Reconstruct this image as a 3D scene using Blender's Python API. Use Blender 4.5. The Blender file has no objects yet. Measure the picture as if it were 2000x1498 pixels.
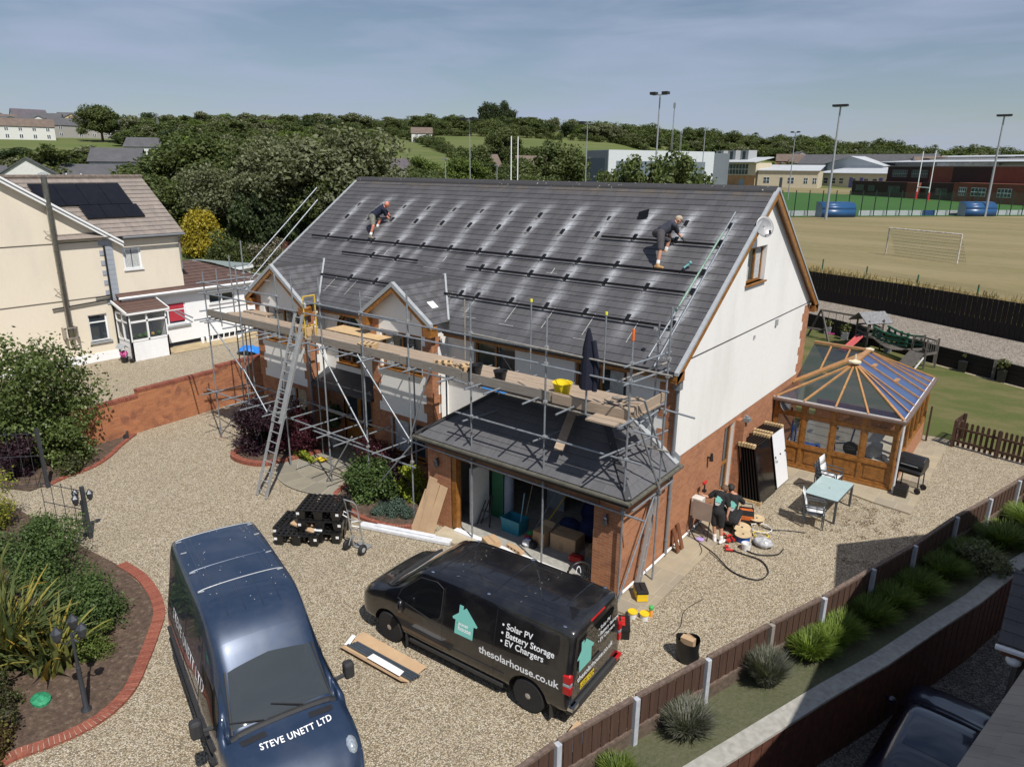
CAMMAT=((0.793156,-0.184088,0.58053,6.741957),(0.608951,0.225572,-0.760458,-15.377449),(0.00904,0.956676,0.291014,9.6),(0.0,0.0,0.0,1.0))
EXPOSURE=0.0
import bpy,bmesh,math,random
import numpy as np
from mathutils import Vector,Matrix,geometry
R=math.radians
random.seed(7)
RNG=np.random.default_rng(7)
scene=bpy.context.scene
# camera
cam=bpy.data.cameras.new('camera')
cam.sensor_width=36.0
cam.lens=24.948
cam.clip_start=0.1
cam.clip_end=6000
camo=bpy.data.objects.new('camera',cam)
scene.collection.objects.link(camo)
camo.matrix_world=Matrix(CAMMAT)
scene.camera=camo
# sky, sun, exposure
SUN_EL,SUN_AZ=55.0,math.atan2(-0.42,0.907)      # direction towards the sun in the ground plane
sd=Vector((math.cos(SUN_AZ)*math.cos(R(SUN_EL)),math.sin(SUN_AZ)*math.cos(R(SUN_EL)),math.sin(R(SUN_EL))))
world=bpy.data.worlds.new('World');scene.world=world
world.use_nodes=True
wt=world.node_tree
for n in list(wt.nodes): wt.nodes.remove(n)
wo=wt.nodes.new('ShaderNodeOutputWorld');bg=wt.nodes.new('ShaderNodeBackground')
sky=wt.nodes.new('ShaderNodeTexSky');sky.sky_type='NISHITA';sky.sun_disc=False
sky.sun_elevation=R(SUN_EL);sky.sun_rotation=math.pi/2 - SUN_AZ
sky.altitude=50;sky.air_density=1.0;sky.dust_density=0.5;sky.ozone_density=1.5
# thin streaky cirrus over the clear sky, laid out by direction
tc=wt.nodes.new('ShaderNodeTexCoord');mp=wt.nodes.new('ShaderNodeMapping')
mp.inputs['Rotation'].default_value=(0.1,0.25,0.6);mp.inputs['Scale'].default_value=(2.0,3.4,15.0)
nz=wt.nodes.new('ShaderNodeTexNoise');nz.inputs['Scale'].default_value=1.6
nz.inputs['Detail'].default_value=7;nz.inputs['Roughness'].default_value=0.52;nz.inputs['Distortion'].default_value=0.35
cr=wt.nodes.new('ShaderNodeValToRGB')
cr.color_ramp.elements[0].position=0.38;cr.color_ramp.elements[0].color=(0.18,)*3+(1,)
cr.color_ramp.elements[1].position=0.72;cr.color_ramp.elements[1].color=(0.85,)*3+(1,)
mx=wt.nodes.new('ShaderNodeMix');mx.data_type='RGBA'
mx.inputs[7].default_value=(5.6,6.5,8.8,1)
wt.links.new(tc.outputs['Generated'],mp.inputs[0]);wt.links.new(mp.outputs[0],nz.inputs[0])
wt.links.new(nz.outputs[0],cr.inputs[0]);wt.links.new(cr.outputs[0],mx.inputs[0])
wt.links.new(sky.outputs[0],mx.inputs[6]);wt.links.new(mx.outputs[2],bg.inputs[0])
bg.inputs[1].default_value=0.07
wt.links.new(bg.outputs[0],wo.inputs[0])
sun=bpy.data.lights.new('sun','SUN');sun.energy=5.0;sun.angle=R(0.5);sun.color=(1.0,0.955,0.88)
suno=bpy.data.objects.new('sun',sun);scene.collection.objects.link(suno)
suno.rotation_euler=(-sd).to_track_quat('-Z','Y').to_euler()
vs=scene.view_settings
vs.view_transform='Standard';vs.look='None';vs.exposure=EXPOSURE;vs.gamma=1.0;vs.use_curve_mapping=False
scene.cycles.max_bounces=6;scene.cycles.transparent_max_bounces=8
scene.cycles.diffuse_bounces=2;scene.cycles.glossy_bounces=3;scene.cycles.transmission_bounces=4
scene.cycles.use_denoising=True
# helpers
COL=scene.collection
class M:
    """collects faces, then links them as ONE mesh object"""
    def __init__(s): s.v=[];s.f=[];s.m=[]
    def add(s,vs_,fs,mi=0):
        b=len(s.v);s.v+=[tuple(p) for p in vs_]
        for f in fs: s.f.append(tuple(b+i for i in f));s.m.append(mi)
        return s
    def quad(s,a,b,c,d,mi=0): return s.add([a,b,c,d],[(0,1,2,3)],mi)
    def poly(s,pts,mi=0): return s.add(pts,[tuple(range(len(pts)))],mi)
    def box(s,x0,x1,y0,y1,z0,z1,mi=0):
        if x0> x1: x0,x1=x1,x0
        if y0> y1: y0,y1=y1,y0
        if z0> z1: z0,z1=z1,z0
        v=[(x0,y0,z0),(x1,y0,z0),(x1,y1,z0),(x0,y1,z0),(x0,y0,z1),(x1,y0,z1),(x1,y1,z1),(x0,y1,z1)]
        return s.add(v,[(0,3,2,1),(4,5,6,7),(0,1,5,4),(1,2,6,5),(2,3,7,6),(3,0,4,7)],mi)
    def beam(s,p,q,w,h,mi=0,up=(0,0,1)):
        p=Vector(p);q=Vector(q);d=(q-p).normalized();u=Vector(up)
        if abs(d.dot(u))> 0.98: u=Vector((0,1,0))
        r=d.cross(u).normalized()*(w/2);t=r.cross(d).normalized()*(h/2)
        v=[p-r-t,p+r-t,p+r+t,p-r+t,q-r-t,q+r-t,q+r+t,q-r+t]
        return s.add(v,[(0,1,2,3),(7,6,5,4),(0,4,5,1),(1,5,6,2),(2,6,7,3),(3,7,4,0)],mi)
    def tube(s,p,q,r,r2=None,n=8,mi=0,caps=True):
        p=Vector(p);q=Vector(q);r2=r if r2 is None else r2
        d=(q-p).normalized();u=Vector((0,0,1)) if abs(d.z)< 0.95 else Vector((1,0,0))
        a=d.cross(u).normalized();b=d.cross(a)
        vs_=[]
        for c,rr in ((p,r),(q,r2)):
            for i in range(n):
                t=2*math.pi*i/n;vs_.append(c + a*(rr*math.cos(t)) + b*(rr*math.sin(t)))
        fs=[(i,(i+1)% n,n+(i+1)% n,n+i) for i in range(n)]
        if caps: fs+=[tuple(range(n-1,-1,-1)),tuple(range(n,2*n))]
        return s.add(vs_,fs,mi)
    def path(s,pts,r,n=6,mi=0):
        pts=[Vector(p) for p in pts];k=len(pts);vs_=[]
        for i,p in enumerate(pts):
            d=(pts[min(i+1,k-1)] - pts[max(i-1,0)]).normalized()
            u=Vector((0,0,1)) if abs(d.z)< 0.95 else Vector((1,0,0))
            a=d.cross(u).normalized();b=d.cross(a)
            for j in range(n):
                t=2*math.pi*j/n;vs_.append(p + a*(r*math.cos(t)) + b*(r*math.sin(t)))
        fs=[]
        for i in range(k-1):
            for j in range(n): fs.append((i*n+j,i*n+(j+1)% n,(i+1)*n+(j+1)% n,(i+1)*n+j))
        fs+=[tuple(range(n-1,-1,-1)),tuple(range((k-1)*n,k*n))]
        return s.add(vs_,fs,mi)
    def lathe(s,prof,c=(0,0,0),n=16,mi=0,axis='Z'):
        c=Vector(c);vs_=[]
        for (r,z) in prof:
            for i in range(n):
                t=2*math.pi*i/n;x,y=r*math.cos(t),r*math.sin(t)
                p=(x,y,z) if axis=='Z' else ((x,z,y) if axis=='Y' else (z,x,y))
                vs_.append(c + Vector(p))
        fs=[]
        for k in range(len(prof)-1):
            for i in range(n): fs.append((k*n+i,k*n+(i+1)% n,(k+1)*n+(i+1)% n,(k+1)*n+i))
        fs+=[tuple(range(n-1,-1,-1)),tuple(range((len(prof)-1)*n,len(prof)*n))]
        return s.add(vs_,fs,mi)
    def ball(s,c,r,n=10,mi=0,sc=(1,1,1)):
        c=Vector(c);m=n//2;vs_=[];fs=[]
        for i in range(m+1):
            ph=math.pi*i/m
            for j in range(n):
                t=2*math.pi*j/n
                vs_.append(c + Vector((r*sc[0]*math.sin(ph)*math.cos(t),r*sc[1]*math.sin(ph)*math.sin(t),r*sc[2]*math.cos(ph))))
        for i in range(m):
            for j in range(n): fs.append((i*n+j,(i+1)*n+j,(i+1)*n+(j+1)% n,i*n+(j+1)% n))
        return s.add(vs_,fs,mi)
    def prism(s,pts,dirv,mi=0):
        n=len(pts);d=Vector(dirv);a=[Vector(p) for p in pts];vs_=a + [p+d for p in a]
        fs=[tuple(range(n-1,-1,-1)),tuple(range(n,2*n))] + [(i,(i+1)% n,n+(i+1)% n,n+i) for i in range(n)]
        return s.add(vs_,fs,mi)
    def holes(s,outer,holes_,fn,mi=0):
        """polygon with holes in 2D, mapped to 3D by fn(u, v)"""
        loops=[[Vector((u,v,0)) for u,v in outer]] + [[Vector((u,v,0)) for u,v in h] for h in holes_]
        tri=geometry.tessellate_polygon(loops);flat=[p for l in loops for p in l]
        return s.add([fn(p.x,p.y) for p in flat],[tuple(t) for t in tri],mi)
    def xf(s,mat):
        s.v=[tuple(mat @ Vector(p)) for p in s.v];return s
    def build(s,name,mats,parent=None,smooth=False,bevel=0,fix=True):
        me=bpy.data.meshes.new(name);me.from_pydata(s.v,[],s.f)
        if not isinstance(mats,(list,tuple)): mats=[mats]
        for m in mats: me.materials.append(m)
        if len(mats)> 1: me.polygons.foreach_set('material_index',s.m)
        if fix:
            bm=bmesh.new();bm.from_mesh(me);bmesh.ops.recalc_face_normals(bm,faces=bm.faces);bm.to_mesh(me);bm.free()
        if smooth:
            me.polygons.foreach_set('use_smooth',[True]*len(me.polygons))
        o=bpy.data.objects.new(name,me);COL.objects.link(o)
        if parent is not None: o.parent=parent
        if bevel:
            b=o.modifiers.new('bevel','BEVEL');b.width=bevel;b.segments=2;b.limit_method='ANGLE';b.angle_limit=R(40)
        if smooth and smooth !='all':
            try: me.set_sharp_from_angle(angle=R(48))
            except Exception: pass
        return o
def empty(name,loc=(0,0,0),rz=0.0,label=None,cat=None,group=None):
    o=bpy.data.objects.new(name,None);o.location=loc;o.rotation_euler=(0,0,rz);o.empty_display_size=0.2
    COL.objects.link(o)
    if label: tag(o,label,cat,group)
    return o
def tag(o,label,cat,group=None,kind=None):
    if label: o['label']=label
    if cat: o['category']=cat
    if group: o['group']=group
    if kind: o['kind']=kind
    return o
def kind(o,k): o['kind']=k;return o
def dup(root,loc=None,rz=None,label=None,group=None,scale=None):
    r=root.copy();COL.objects.link(r)
    if loc is not None: r.location=loc
    if rz is not None: r.rotation_euler=(0,0,rz)
    if scale is not None: r.scale=scale if isinstance(scale,(tuple,list)) else (scale,)*3
    if label: r['label']=label
    if group: r['group']=group
    for ch in CH(root):
        c=ch.copy();COL.objects.link(c);c.parent=r
        for g in CH(ch):
            d=g.copy();COL.objects.link(d);d.parent=c
    return r
def CH(o): return [c for c in COL.objects if c.parent==o]
# materials
MATS={}
class NT:
    def __init__(s,name):
        s.m=bpy.data.materials.new(name);s.m.use_nodes=True;s.t=s.m.node_tree
        s.b=s.t.nodes['Principled BSDF'];s.tc=s.t.nodes.new('ShaderNodeTexCoord')
        s.obj=s.tc.outputs['Object']
    def n(s,typ,**kw):
        n=s.t.nodes.new('ShaderNode'+typ)
        for k,v in kw.items():
            if k.startswith('_'): setattr(n,k[1:],v)
            else: n.inputs[k.replace('__',' ')].default_value=v
        return n
    def l(s,a,b): s.t.links.new(a,b)
    def mapping(s,sc=(1,1,1),rot=(0,0,0),src=None):
        m=s.n('Mapping');m.inputs['Scale'].default_value=sc;m.inputs['Rotation'].default_value=rot
        s.l(src or s.obj,m.inputs[0]);return m.outputs[0]
    def noise(s,scale=5,detail=4,rough=.55,src=None,dist=0):
        n=s.n('TexNoise',Scale=scale,Detail=detail,Roughness=rough,Distortion=dist);s.l(src or s.obj,n.inputs['Vector']);return n.outputs[0]
    def ramp(s,fac,stops):
        r=s.n('ValToRGB');e=r.color_ramp.elements
        while len(e)< len(stops): e.new(0.5)
        for i,(p,c) in enumerate(stops):
            e[i].position=p;e[i].color=(c[0],c[1],c[2],1) if isinstance(c,(tuple,list)) else (c,c,c,1)
        s.l(fac,r.inputs[0]);return r.outputs[0]
    def mix(s,fac,a,b,typ='MIX'):
        m=s.n('Mix',_data_type='RGBA',_blend_type=typ)
        for sock,v in ((m.inputs[0],fac),(m.inputs[6],a),(m.inputs[7],b)):
            if hasattr(v,'is_linked'): s.l(v,sock)
            elif isinstance(v,(tuple,list)): sock.default_value=(*v[:3],1)
            else: sock.default_value=v if sock==m.inputs[0] else (v,v,v,1)
        return m.outputs[2]
    def math(s,op,a,b=0.0):
        m=s.n('Math',_operation=op)
        for sock,v in ((m.inputs[0],a),(m.inputs[1],b)):
            if hasattr(v,'is_linked'): s.l(v,sock)
            else: sock.default_value=v
        return m.outputs[0]
    def col(s,c):
        if hasattr(c,'is_linked'): s.l(c,s.b.inputs['Base Color'])
        else: s.b.inputs['Base Color'].default_value=(*c,1)
    def set(s,**kw):
        for k,v in kw.items():
            i=s.b.inputs[k.replace('__',' ')]
            if hasattr(v,'is_linked'): s.l(v,i)
            else: i.default_value=v
    def bump(s,h,strength=.3,dist=.02):
        b=s.n('Bump',Strength=strength,Distance=dist);s.l(h,b.inputs['Height']);s.l(b.outputs[0],s.b.inputs['Normal']);return b
def mat(name,col,rough=.6,metal=0.0,var=.12,scale=6,spec=.5,coat=0,bump=0,bscale=40):
    if name in MATS: return MATS[name]
    t=NT(name)
    if var:
        f=t.noise(scale,5,.6)
        a=tuple(c*(1-var) for c in col);b=tuple(min(1,c*(1+var)) for c in col)
        t.col(t.ramp(f,[(.3,a),(.7,b)]))
        t.set(Roughness=t.ramp(t.noise(scale*2.3,3),[(.3,max(0.02,rough-.06)),(.7,min(1,rough+.06))]))
    else:
        t.col(col);t.set(Roughness=rough)
    t.set(Metallic=metal);t.b.inputs['Specular IOR Level'].default_value=spec
    if coat: t.set(Coat__Weight=coat);t.b.inputs['Coat Roughness'].default_value=0.03
    if bump: t.bump(t.noise(bscale,4),bump,.01)
    MATS[name]=t.m;return t.m
def glass(name,tint=(.05,.07,.08),rough=.03,alpha=None):
    if name in MATS: return MATS[name]
    t=NT(name);t.col(tint);t.set(Roughness=rough);t.b.inputs['Specular IOR Level'].default_value=.9
    if alpha is not None: t.set(Alpha=alpha)
    MATS[name]=t.m;return t.m
def brick_mat(name,c1,c2,c3,mortar,bw=.225,bh=.075,blotch=.5):
    t=NT(name)
    sx=t.n('SeparateXYZ');t.l(t.obj,sx.inputs[0])
    cb=t.n('CombineXYZ');t.l(t.math('ADD',sx.outputs[0],sx.outputs[1]),cb.inputs[0]);t.l(sx.outputs[2],cb.inputs[1])
    br=t.n('TexBrick',Scale=1.0,Mortar__Size=.006,Mortar__Smooth=.2,Bias=0.0,Brick__Width=bw,Row__Height=bh)
    t.l(cb.outputs[0],br.inputs[0])
    br.inputs['Color1'].default_value=(*c1,1);br.inputs['Color2'].default_value=(*c2,1);br.inputs['Mortar'].default_value=(*mortar,1)
    bl=t.ramp(t.noise(.9,3,.5,src=t.mapping((1,1,2.2))),[(.42,0.0),(.62,blotch)])
    # per-brick random dark burns
    wn=t.n('TexVoronoi',Scale=5.5);t.l(cb.outputs[0],wn.inputs['Vector'])
    dk=t.ramp(wn.outputs['Color'],[(.25,0.0),(.8,1.0)])
    f=t.math('MULTIPLY',bl,dk)
    c=t.mix(f,br.outputs['Color'],c3)
    c=t.mix(t.ramp(t.noise(30,3),[(.3,.0),(.75,.25)]),c,tuple(x*1.25 for x in c1))
    t.col(c);t.set(Roughness=.9)
    t.bump(br.outputs['Fac'],-.35,.01);MATS[name]=t.m;return t.m
BRICK=brick_mat('orange_brick',(.42,.175,.08),(.31,.115,.052),(.16,.065,.045),(.36,.27,.19))
BRICK2=brick_mat('boundary_brick',(.43,.165,.07),(.33,.115,.048),(.15,.06,.045),(.33,.23,.15),blotch=.75)
def render_mat(name,c,dirt=(.4,.38,.33)):
    t=NT(name)
    s1=t.noise(.5,6,.65,src=t.mapping((1,1,.35)));s2=t.noise(7,4,.6)
    base=t.mix(t.ramp(s1,[(.5,0.0),(.85,.35)]),c,dirt)
    base=t.mix(t.ramp(s2,[(.45,0.0),(.8,.10)]),base,dirt)
    t.col(base);t.set(Roughness=.92);t.bump(t.noise(140,3),.15,.005);MATS[name]=t.m;return t.m
WHITE=render_mat('white_render',(.80,.79,.765))
WHITE2=render_mat('bright_white_paint',(.84,.85,.87))
CREAM=render_mat('cream_render',(.74,.665,.545))
GOLD=mat('golden_oak_plastic',(.27,.115,.028),.35,var=.35,scale=9)
GREY=mat('grey_plastic',(.19,.20,.215),.45,var=.08)
LEAD=mat('grey_flashing',(.34,.36,.38),.45,var=.12)
DKGREY=mat('black_plastic',(.018,.018,.02),.4,var=.1)
UPVC=mat('white_plastic',(.82,.83,.84),.3,var=.03)
GLASSD=glass('dark_window_glass',(.03,.04,.05))
CURT=mat('pale_curtain',(.45,.46,.46),.9,var=.25,scale=14)
STEEL=mat('galvanised_steel',(.30,.325,.355),.5,.55,var=.22,scale=11)
STEELD=mat('weathered_steel',(.40,.37,.33),.55,.6,var=.25,scale=9)
ALU=mat('bright_aluminium',(.45,.46,.47),.5,.6,var=.08)
def board_mat(name,c,dark,sc=(1.2,14,14)):
    t=NT(name);f=t.noise(2.2,6,.65,src=t.mapping(sc));g=t.noise(1.1,4,.6)
    b=t.mix(t.ramp(f,[(.3,0.0),(.75,1.0)]),c,dark);b=t.mix(t.ramp(g,[(.45,0),(.8,.5)]),b,tuple(x*.7 for x in c))
    t.col(b);t.set(Roughness=.85);t.bump(f,.2,.004);MATS[name]=t.m;return t.m
BOARD=board_mat('scaffold_board',(.43,.34,.255),(.26,.19,.135))
BOARDG=board_mat('grey_board',(.31,.28,.245),(.17,.14,.115))
PLY=board_mat('fresh_plywood',(.62,.44,.24),(.46,.31,.16),(6,2,6))
FENCEB=board_mat('brown_fence_wood',(.085,.042,.026),(.04,.02,.013),(9,9,.8))
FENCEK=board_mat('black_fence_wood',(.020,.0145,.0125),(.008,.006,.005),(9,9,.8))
SLEEPER=board_mat('grey_sleeper',(.17,.155,.14),(.08,.07,.06),(1.5,6,6))
CONC=mat('concrete',(.33,.32,.29),.9,var=.2,scale=8,bump=.2)
CARD=mat('brown_cardboard',(.47,.32,.19),.85,var=.09,scale=3)
BLACKP=mat('black_crate_plastic',(.012,.012,.013),.32,var=.1)
RUBBER=mat('tyre_rubber',(.016,.016,.017),.75,var=.2,scale=20)
def foliage_mat(name,dark,mid,light,trans=.28,rough=.55):
    t=NT(name);gi=t.n('NewGeometry');
    c=t.ramp(gi.outputs['Random Per Island'],[(0.0,dark),(.5,mid),(1.0,light)])
    big=t.ramp(t.noise(.55,3,.5),[(.35,.72),(.7,1.22)])
    c=t.mix(1.0,c,big,'MULTIPLY');t.col(c);t.set(Roughness=rough);t.b.inputs['Specular IOR Level'].default_value=.25
    tr=t.n('BsdfTranslucent');t.l(t.mix(1.0,c,(1.3,1.35,.6),'MULTIPLY'),tr.inputs[0])
    ms=t.n('MixShader');ms.inputs[0].default_value=trans
    out=t.t.nodes['Material Output'];t.l(t.b.outputs[0],ms.inputs[1]);t.l(tr.outputs[0],ms.inputs[2]);t.l(ms.outputs[0],out.inputs[0])
    MATS[name]=t.m;return t.m
BARK=mat('bark',(.10,.075,.055),.95,var=.3,scale=12)
def leaves(cents,rads,per,size,squash=1.0,up=.35,seed=0,aspect=1.5,shell=.55):
    """numpy leaf quads spread through ellipsoidal clumps: returns verts, faces"""
    r=np.random.default_rng(seed);cents=np.asarray(cents,float);rads=np.asarray(rads,float)
    if rads.ndim==1: rads=np.repeat(rads[:,None],3,1)
    n=len(cents)*per;c=np.repeat(cents,per,0);rd=np.repeat(rads,per,0)
    d=r.normal(size=(n,3));d /=np.linalg.norm(d,axis=1)[:,None]
    rad=shell + (1-shell)*r.random(n)**.8;rad *=1+.18*r.normal(size=n)
    p=c + d*rd*rad[:,None]*np.array([1,1,squash])
    nrm=d*.6 + r.normal(size=(n,3))*.7;nrm[:,2]+=up;nrm /=np.linalg.norm(nrm,axis=1)[:,None]
    t=r.normal(size=(n,3));a=np.cross(nrm,t);a /=np.linalg.norm(a,axis=1)[:,None];b=np.cross(nrm,a)
    s=size*(.6+.8*r.random(n))[:,None];a=a*s*.5*aspect;b=b*s*.5
    V=np.empty((n,4,3));V[:,0]=p-a;V[:,1]=p-b*.9;V[:,2]=p+a;V[:,3]=p+b*.9
    return V.reshape(-1,3)
def quads_mesh(name,V):
    n=len(V)//4;me=bpy.data.meshes.new(name)
    me.vertices.add(4*n);me.vertices.foreach_set('co',np.ascontiguousarray(V,dtype=np.float32).ravel())
    me.loops.add(4*n);me.loops.foreach_set('vertex_index',np.arange(4*n,dtype=np.int32))
    me.polygons.add(n);me.polygons.foreach_set('loop_start',np.arange(0,4*n,4,dtype=np.int32))
    try: me.polygons.foreach_set('loop_total',np.full(n,4,dtype=np.int32))
    except Exception: pass
    me.update(calc_edges=True);return me
def leafobj(name,V,m,parent=None):
    me=quads_mesh(name,V);me.materials.append(m)
    o=bpy.data.objects.new(name,me);COL.objects.link(o)
    if parent is not None: o.parent=parent
    return o
def clumps(rx,ry,rz,n,cr,z0,seed,lumpy=.2):
    r=np.random.default_rng(seed);d=r.normal(size=(n,3));d /=np.linalg.norm(d,axis=1)[:,None]
    q=(.35+.62*r.random(n)**.5)*(1+lumpy*r.normal(size=n))
    c=d*np.array([rx,ry,rz])*q[:,None];c[:,2]+=z0
    return c,cr*(.65+.7*r.random(n))
def text(body,size,name,m,parent,fn,bold=.0,shear=0,align='LEFT',spacing=1.0):
    """lettering turned into mesh; fn maps (u, v) on the label to a point on the surface"""
    cu=bpy.data.curves.new('t','FONT');cu.body=body;cu.size=size;cu.align_x=align;cu.resolution_u=3
    cu.offset=bold;cu.shear=shear;cu.space_character=spacing;cu.extrude=0
    o=bpy.data.objects.new('t',cu);COL.objects.link(o)
    me=bpy.data.meshes.new_from_object(o.evaluated_get(bpy.context.evaluated_depsgraph_get()))
    bpy.data.objects.remove(o);bpy.data.curves.remove(cu)
    for v in me.vertices: v.co=fn(v.co.x,v.co.y)
    me.name=name;me.materials.clear();me.materials.append(m)
    o=bpy.data.objects.new(name,me);COL.objects.link(o)
    if parent is not None: o.parent=parent
    return o
# SETTING
CX,CY,CZ=6.742,-15.377,9.6
SKYL=[(-95,24),(-80,26),(-72,28),(-66,29),(-60,31),(-53,32),(-45,33),(-38,34),(-30,31),(-22,27),(-15,23),(-9,19),(-3,17),(5,15),(20,12),(40,10)]
def hill(x,y):
    dx,dy=x-CX,y-CY;r=math.hypot(dx,dy);az=math.degrees(math.atan2(dx,dy))
    if az< -150: az+=360
    H=np.interp(az,[a for a,_ in SKYL],[b for _,b in SKYL])
    r0=np.interp(az,[-100,-72,-62,-55,-50,-30,-26,0,20],[95,95,105,150,165,195,345,360,380])
    r1=np.interp(az,[-100,-60,-50,0],[430,480,470,520])
    base=np.interp(r,[0,55,95,2000],[0,0,2.2,2.2])
    if az> -32: base=max(base,np.interp(r,[0,44,50,9000],[1.2,1.2,2.2,2.2]))
    s=min(1,max(0,(r-r0)/(r1-r0)))
    z=base + (H-base)*(s**1.15)
    if r> r1: z -=(r-r1)*.02
    return float(z)
NEARP=[(-60,-40),(-60,28),(-36,36),(-14,37.5),(-6,34.8),(6.1,28.8),(12,25.5),(40,12),(60,-40)]
DEPR=[(-58,-38),(-58,27),(-36,38),(-22,50),(-9,43.2),(5.4,33),(14,27),(26,19),(40,10),(58,-38)]
def inpoly(x,y,P):
    c=False;j=len(P)-1
    for i in range(len(P)):
        if (P[i][1]> y) !=(P[j][1]> y) and x< (P[j][0]-P[i][0])*(y-P[i][1])/(P[j][1]-P[i][1])+P[i][0]: c=not c
        j=i
    return c
def terrain_z(x,y):
    return -1.7 if inpoly(x,y,DEPR) else hill(x,y)
def grass_mat(name,a,b,c,big=.02,fine=3.0,bump=.5,dry=None,dsc=(.05,.4,1)):
    t=NT(name)
    f1=t.noise(big,5,.6);f2=t.noise(fine,6,.7)
    k=t.mix(t.ramp(f1,[(.35,0.0),(.65,1.0)]),a,b);k=t.mix(t.ramp(f2,[(.35,0.0),(.75,.85)]),k,c)
    if dry:
        d=t.noise(1.0,5,.65,src=t.mapping(dsc));k=t.mix(t.ramp(d,[(.42,0.0),(.66,.8)]),k,dry)
    t.col(k);t.set(Roughness=.95);t.b.inputs['Specular IOR Level'].default_value=.15
    t.bump(f2,bump,.05);MATS[name]=t.m;return t.m
HILLG=grass_mat('hill_pasture',(.085,.115,.035),(.115,.145,.045),(.095,.12,.04),.006,.12,.2,(.15,.155,.065),(.012,.03,1))
FIELD=grass_mat('dry_playing_field',(.20,.165,.085),(.155,.145,.065),(.24,.195,.105),.05,1.6,.5,(.265,.22,.125),(.03,.16,1))
PITCH=grass_mat('green_pitch',(.045,.115,.028),(.055,.135,.034),(.05,.12,.03),.03,1.0,.2)
LAWN=grass_mat('lawn',(.085,.105,.03),(.06,.09,.022),(.12,.115,.045),.35,9,.5,(.17,.14,.07),(.35,.5,1))
# terrain sheet to the horizon
def axis(lo,hi,flo,fhi,st):
    a=list(np.arange(flo,fhi+.01,st));s=st
    while a[-1]< hi: s *=1.22;a.append(a[-1]+s)
    s=st
    while a[0]> lo: s *=1.22;a.insert(0,a[0]-s)
    return a
def terrain_mesh():
    xs=axis(-3800,3800,-120,60,3.0);ys=axis(-2500,3800,-60,150,3.0)
    m=M();nx=len(xs)
    m.v=[(x,y,terrain_z(x,y)) for y in ys for x in xs]
    for j in range(len(ys)-1):
        for i in range(nx-1):
            m.f.append((j*nx+i,j*nx+i+1,(j+1)*nx+i+1,(j+1)*nx+i));m.m.append(0)
    return kind(m.build('terrain',HILLG,smooth='all'),'structure')
terrain_mesh()
def sheet(name,pts,z,m,thick=.0,knd='structure',sub=0):
    mm=M()
    P=[(x,y,z) if np.isscalar(z) else (x,y,z(x,y)) for x,y in pts]
    mm.poly(P)
    if thick:
        n=len(P)
        for i in range(n):
            a,b=P[i],P[(i+1)% n];mm.quad(a,b,(b[0],b[1],b[2]-thick),(a[0],a[1],a[2]-thick))
    o=mm.build(name,m);o['kind']=knd;return o
def gravel_mat(name,cols,sc,dirt,amt=.35,bump=.9):
    t=NT(name)
    v=t.n('TexVoronoi',Scale=sc,Randomness=1.0);t.l(t.obj,v.inputs['Vector'])
    sp=t.n('SeparateColor');t.l(v.outputs['Color'],sp.inputs[0])
    c=t.ramp(sp.outputs[0],[(0.0,cols[0]),(.3,cols[1]),(.62,cols[2]),(.9,cols[3])])
    v2=t.n('TexVoronoi',Scale=sc*.37);t.l(t.obj,v2.inputs['Vector'])
    sp2=t.n('SeparateColor');t.l(v2.outputs['Color'],sp2.inputs[0])
    c=t.mix(t.ramp(sp2.outputs[1],[(.5,0.0),(1.0,.35)]),c,cols[3])
    gap=t.ramp(v.outputs['Distance'],[(.35,0.0),(.75,.75)]);c=t.mix(gap,c,tuple(x*.35 for x in dirt))
    d=t.noise(.42,6,.68);c=t.mix(t.ramp(d,[(.47,0.0),(.75,amt)]),c,dirt)
    d2=t.noise(2.6,5,.7);c=t.mix(t.ramp(d2,[(.5,0.0),(.8,amt*.8)]),c,tuple(x*.8 for x in dirt))
    t.col(c);t.set(Roughness=.9);t.b.inputs['Specular IOR Level'].default_value=.2
    inv=t.math('SUBTRACT',1.0,v.outputs['Distance']);b=t.bump(inv,bump,.025);MATS[name]=t.m;return t.m
GRAVEL=gravel_mat('golden_gravel',[(.25,.195,.13),(.40,.32,.215),(.52,.435,.31),(.66,.59,.47)],38,(.25,.21,.15))
GRAVEL2=gravel_mat('pinkish_gravel',[(.17,.14,.11),(.27,.225,.185),(.35,.30,.25),(.50,.45,.40)],24,(.19,.165,.135))
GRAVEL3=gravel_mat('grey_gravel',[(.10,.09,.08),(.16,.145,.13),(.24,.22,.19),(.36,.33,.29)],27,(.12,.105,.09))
# boundary lines on the ground
FENCE=[(1.5,-9.6),(1.87,-7.78),(2.37,-6.13),(2.93,-4.42),(3.51,-2.65),(4.08,-1.05),(4.65,.82),(5.21,2.59),(5.81,4.92),(6.4,6.75),(6.95,8.7),(7.5,10.7),(8.0,12.6)]
WALLL=[(x+1.15+.05*i,y-.25) for i,(x,y) in enumerate(FENCE)]      # edge of the retaining wall
sheet('gravel_drive',[(-60,-40),(-60,28),(-36,36),(-14,37.5),(-6,34.8),(6.1,28.8),(12,25.5)]+[(x,y) for x,y in reversed(WALLL)]+[(0.2,-16),(-4,-40)],0.0,GRAVEL,1.8)
sheet('lower_driveway',[(-4,-40)]+[(0.2,-16)]+[(x-.1,y) for x,y in WALLL]+[(12,25),(45,12),(60,-40)],-1.35,GRAVEL3)
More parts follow.
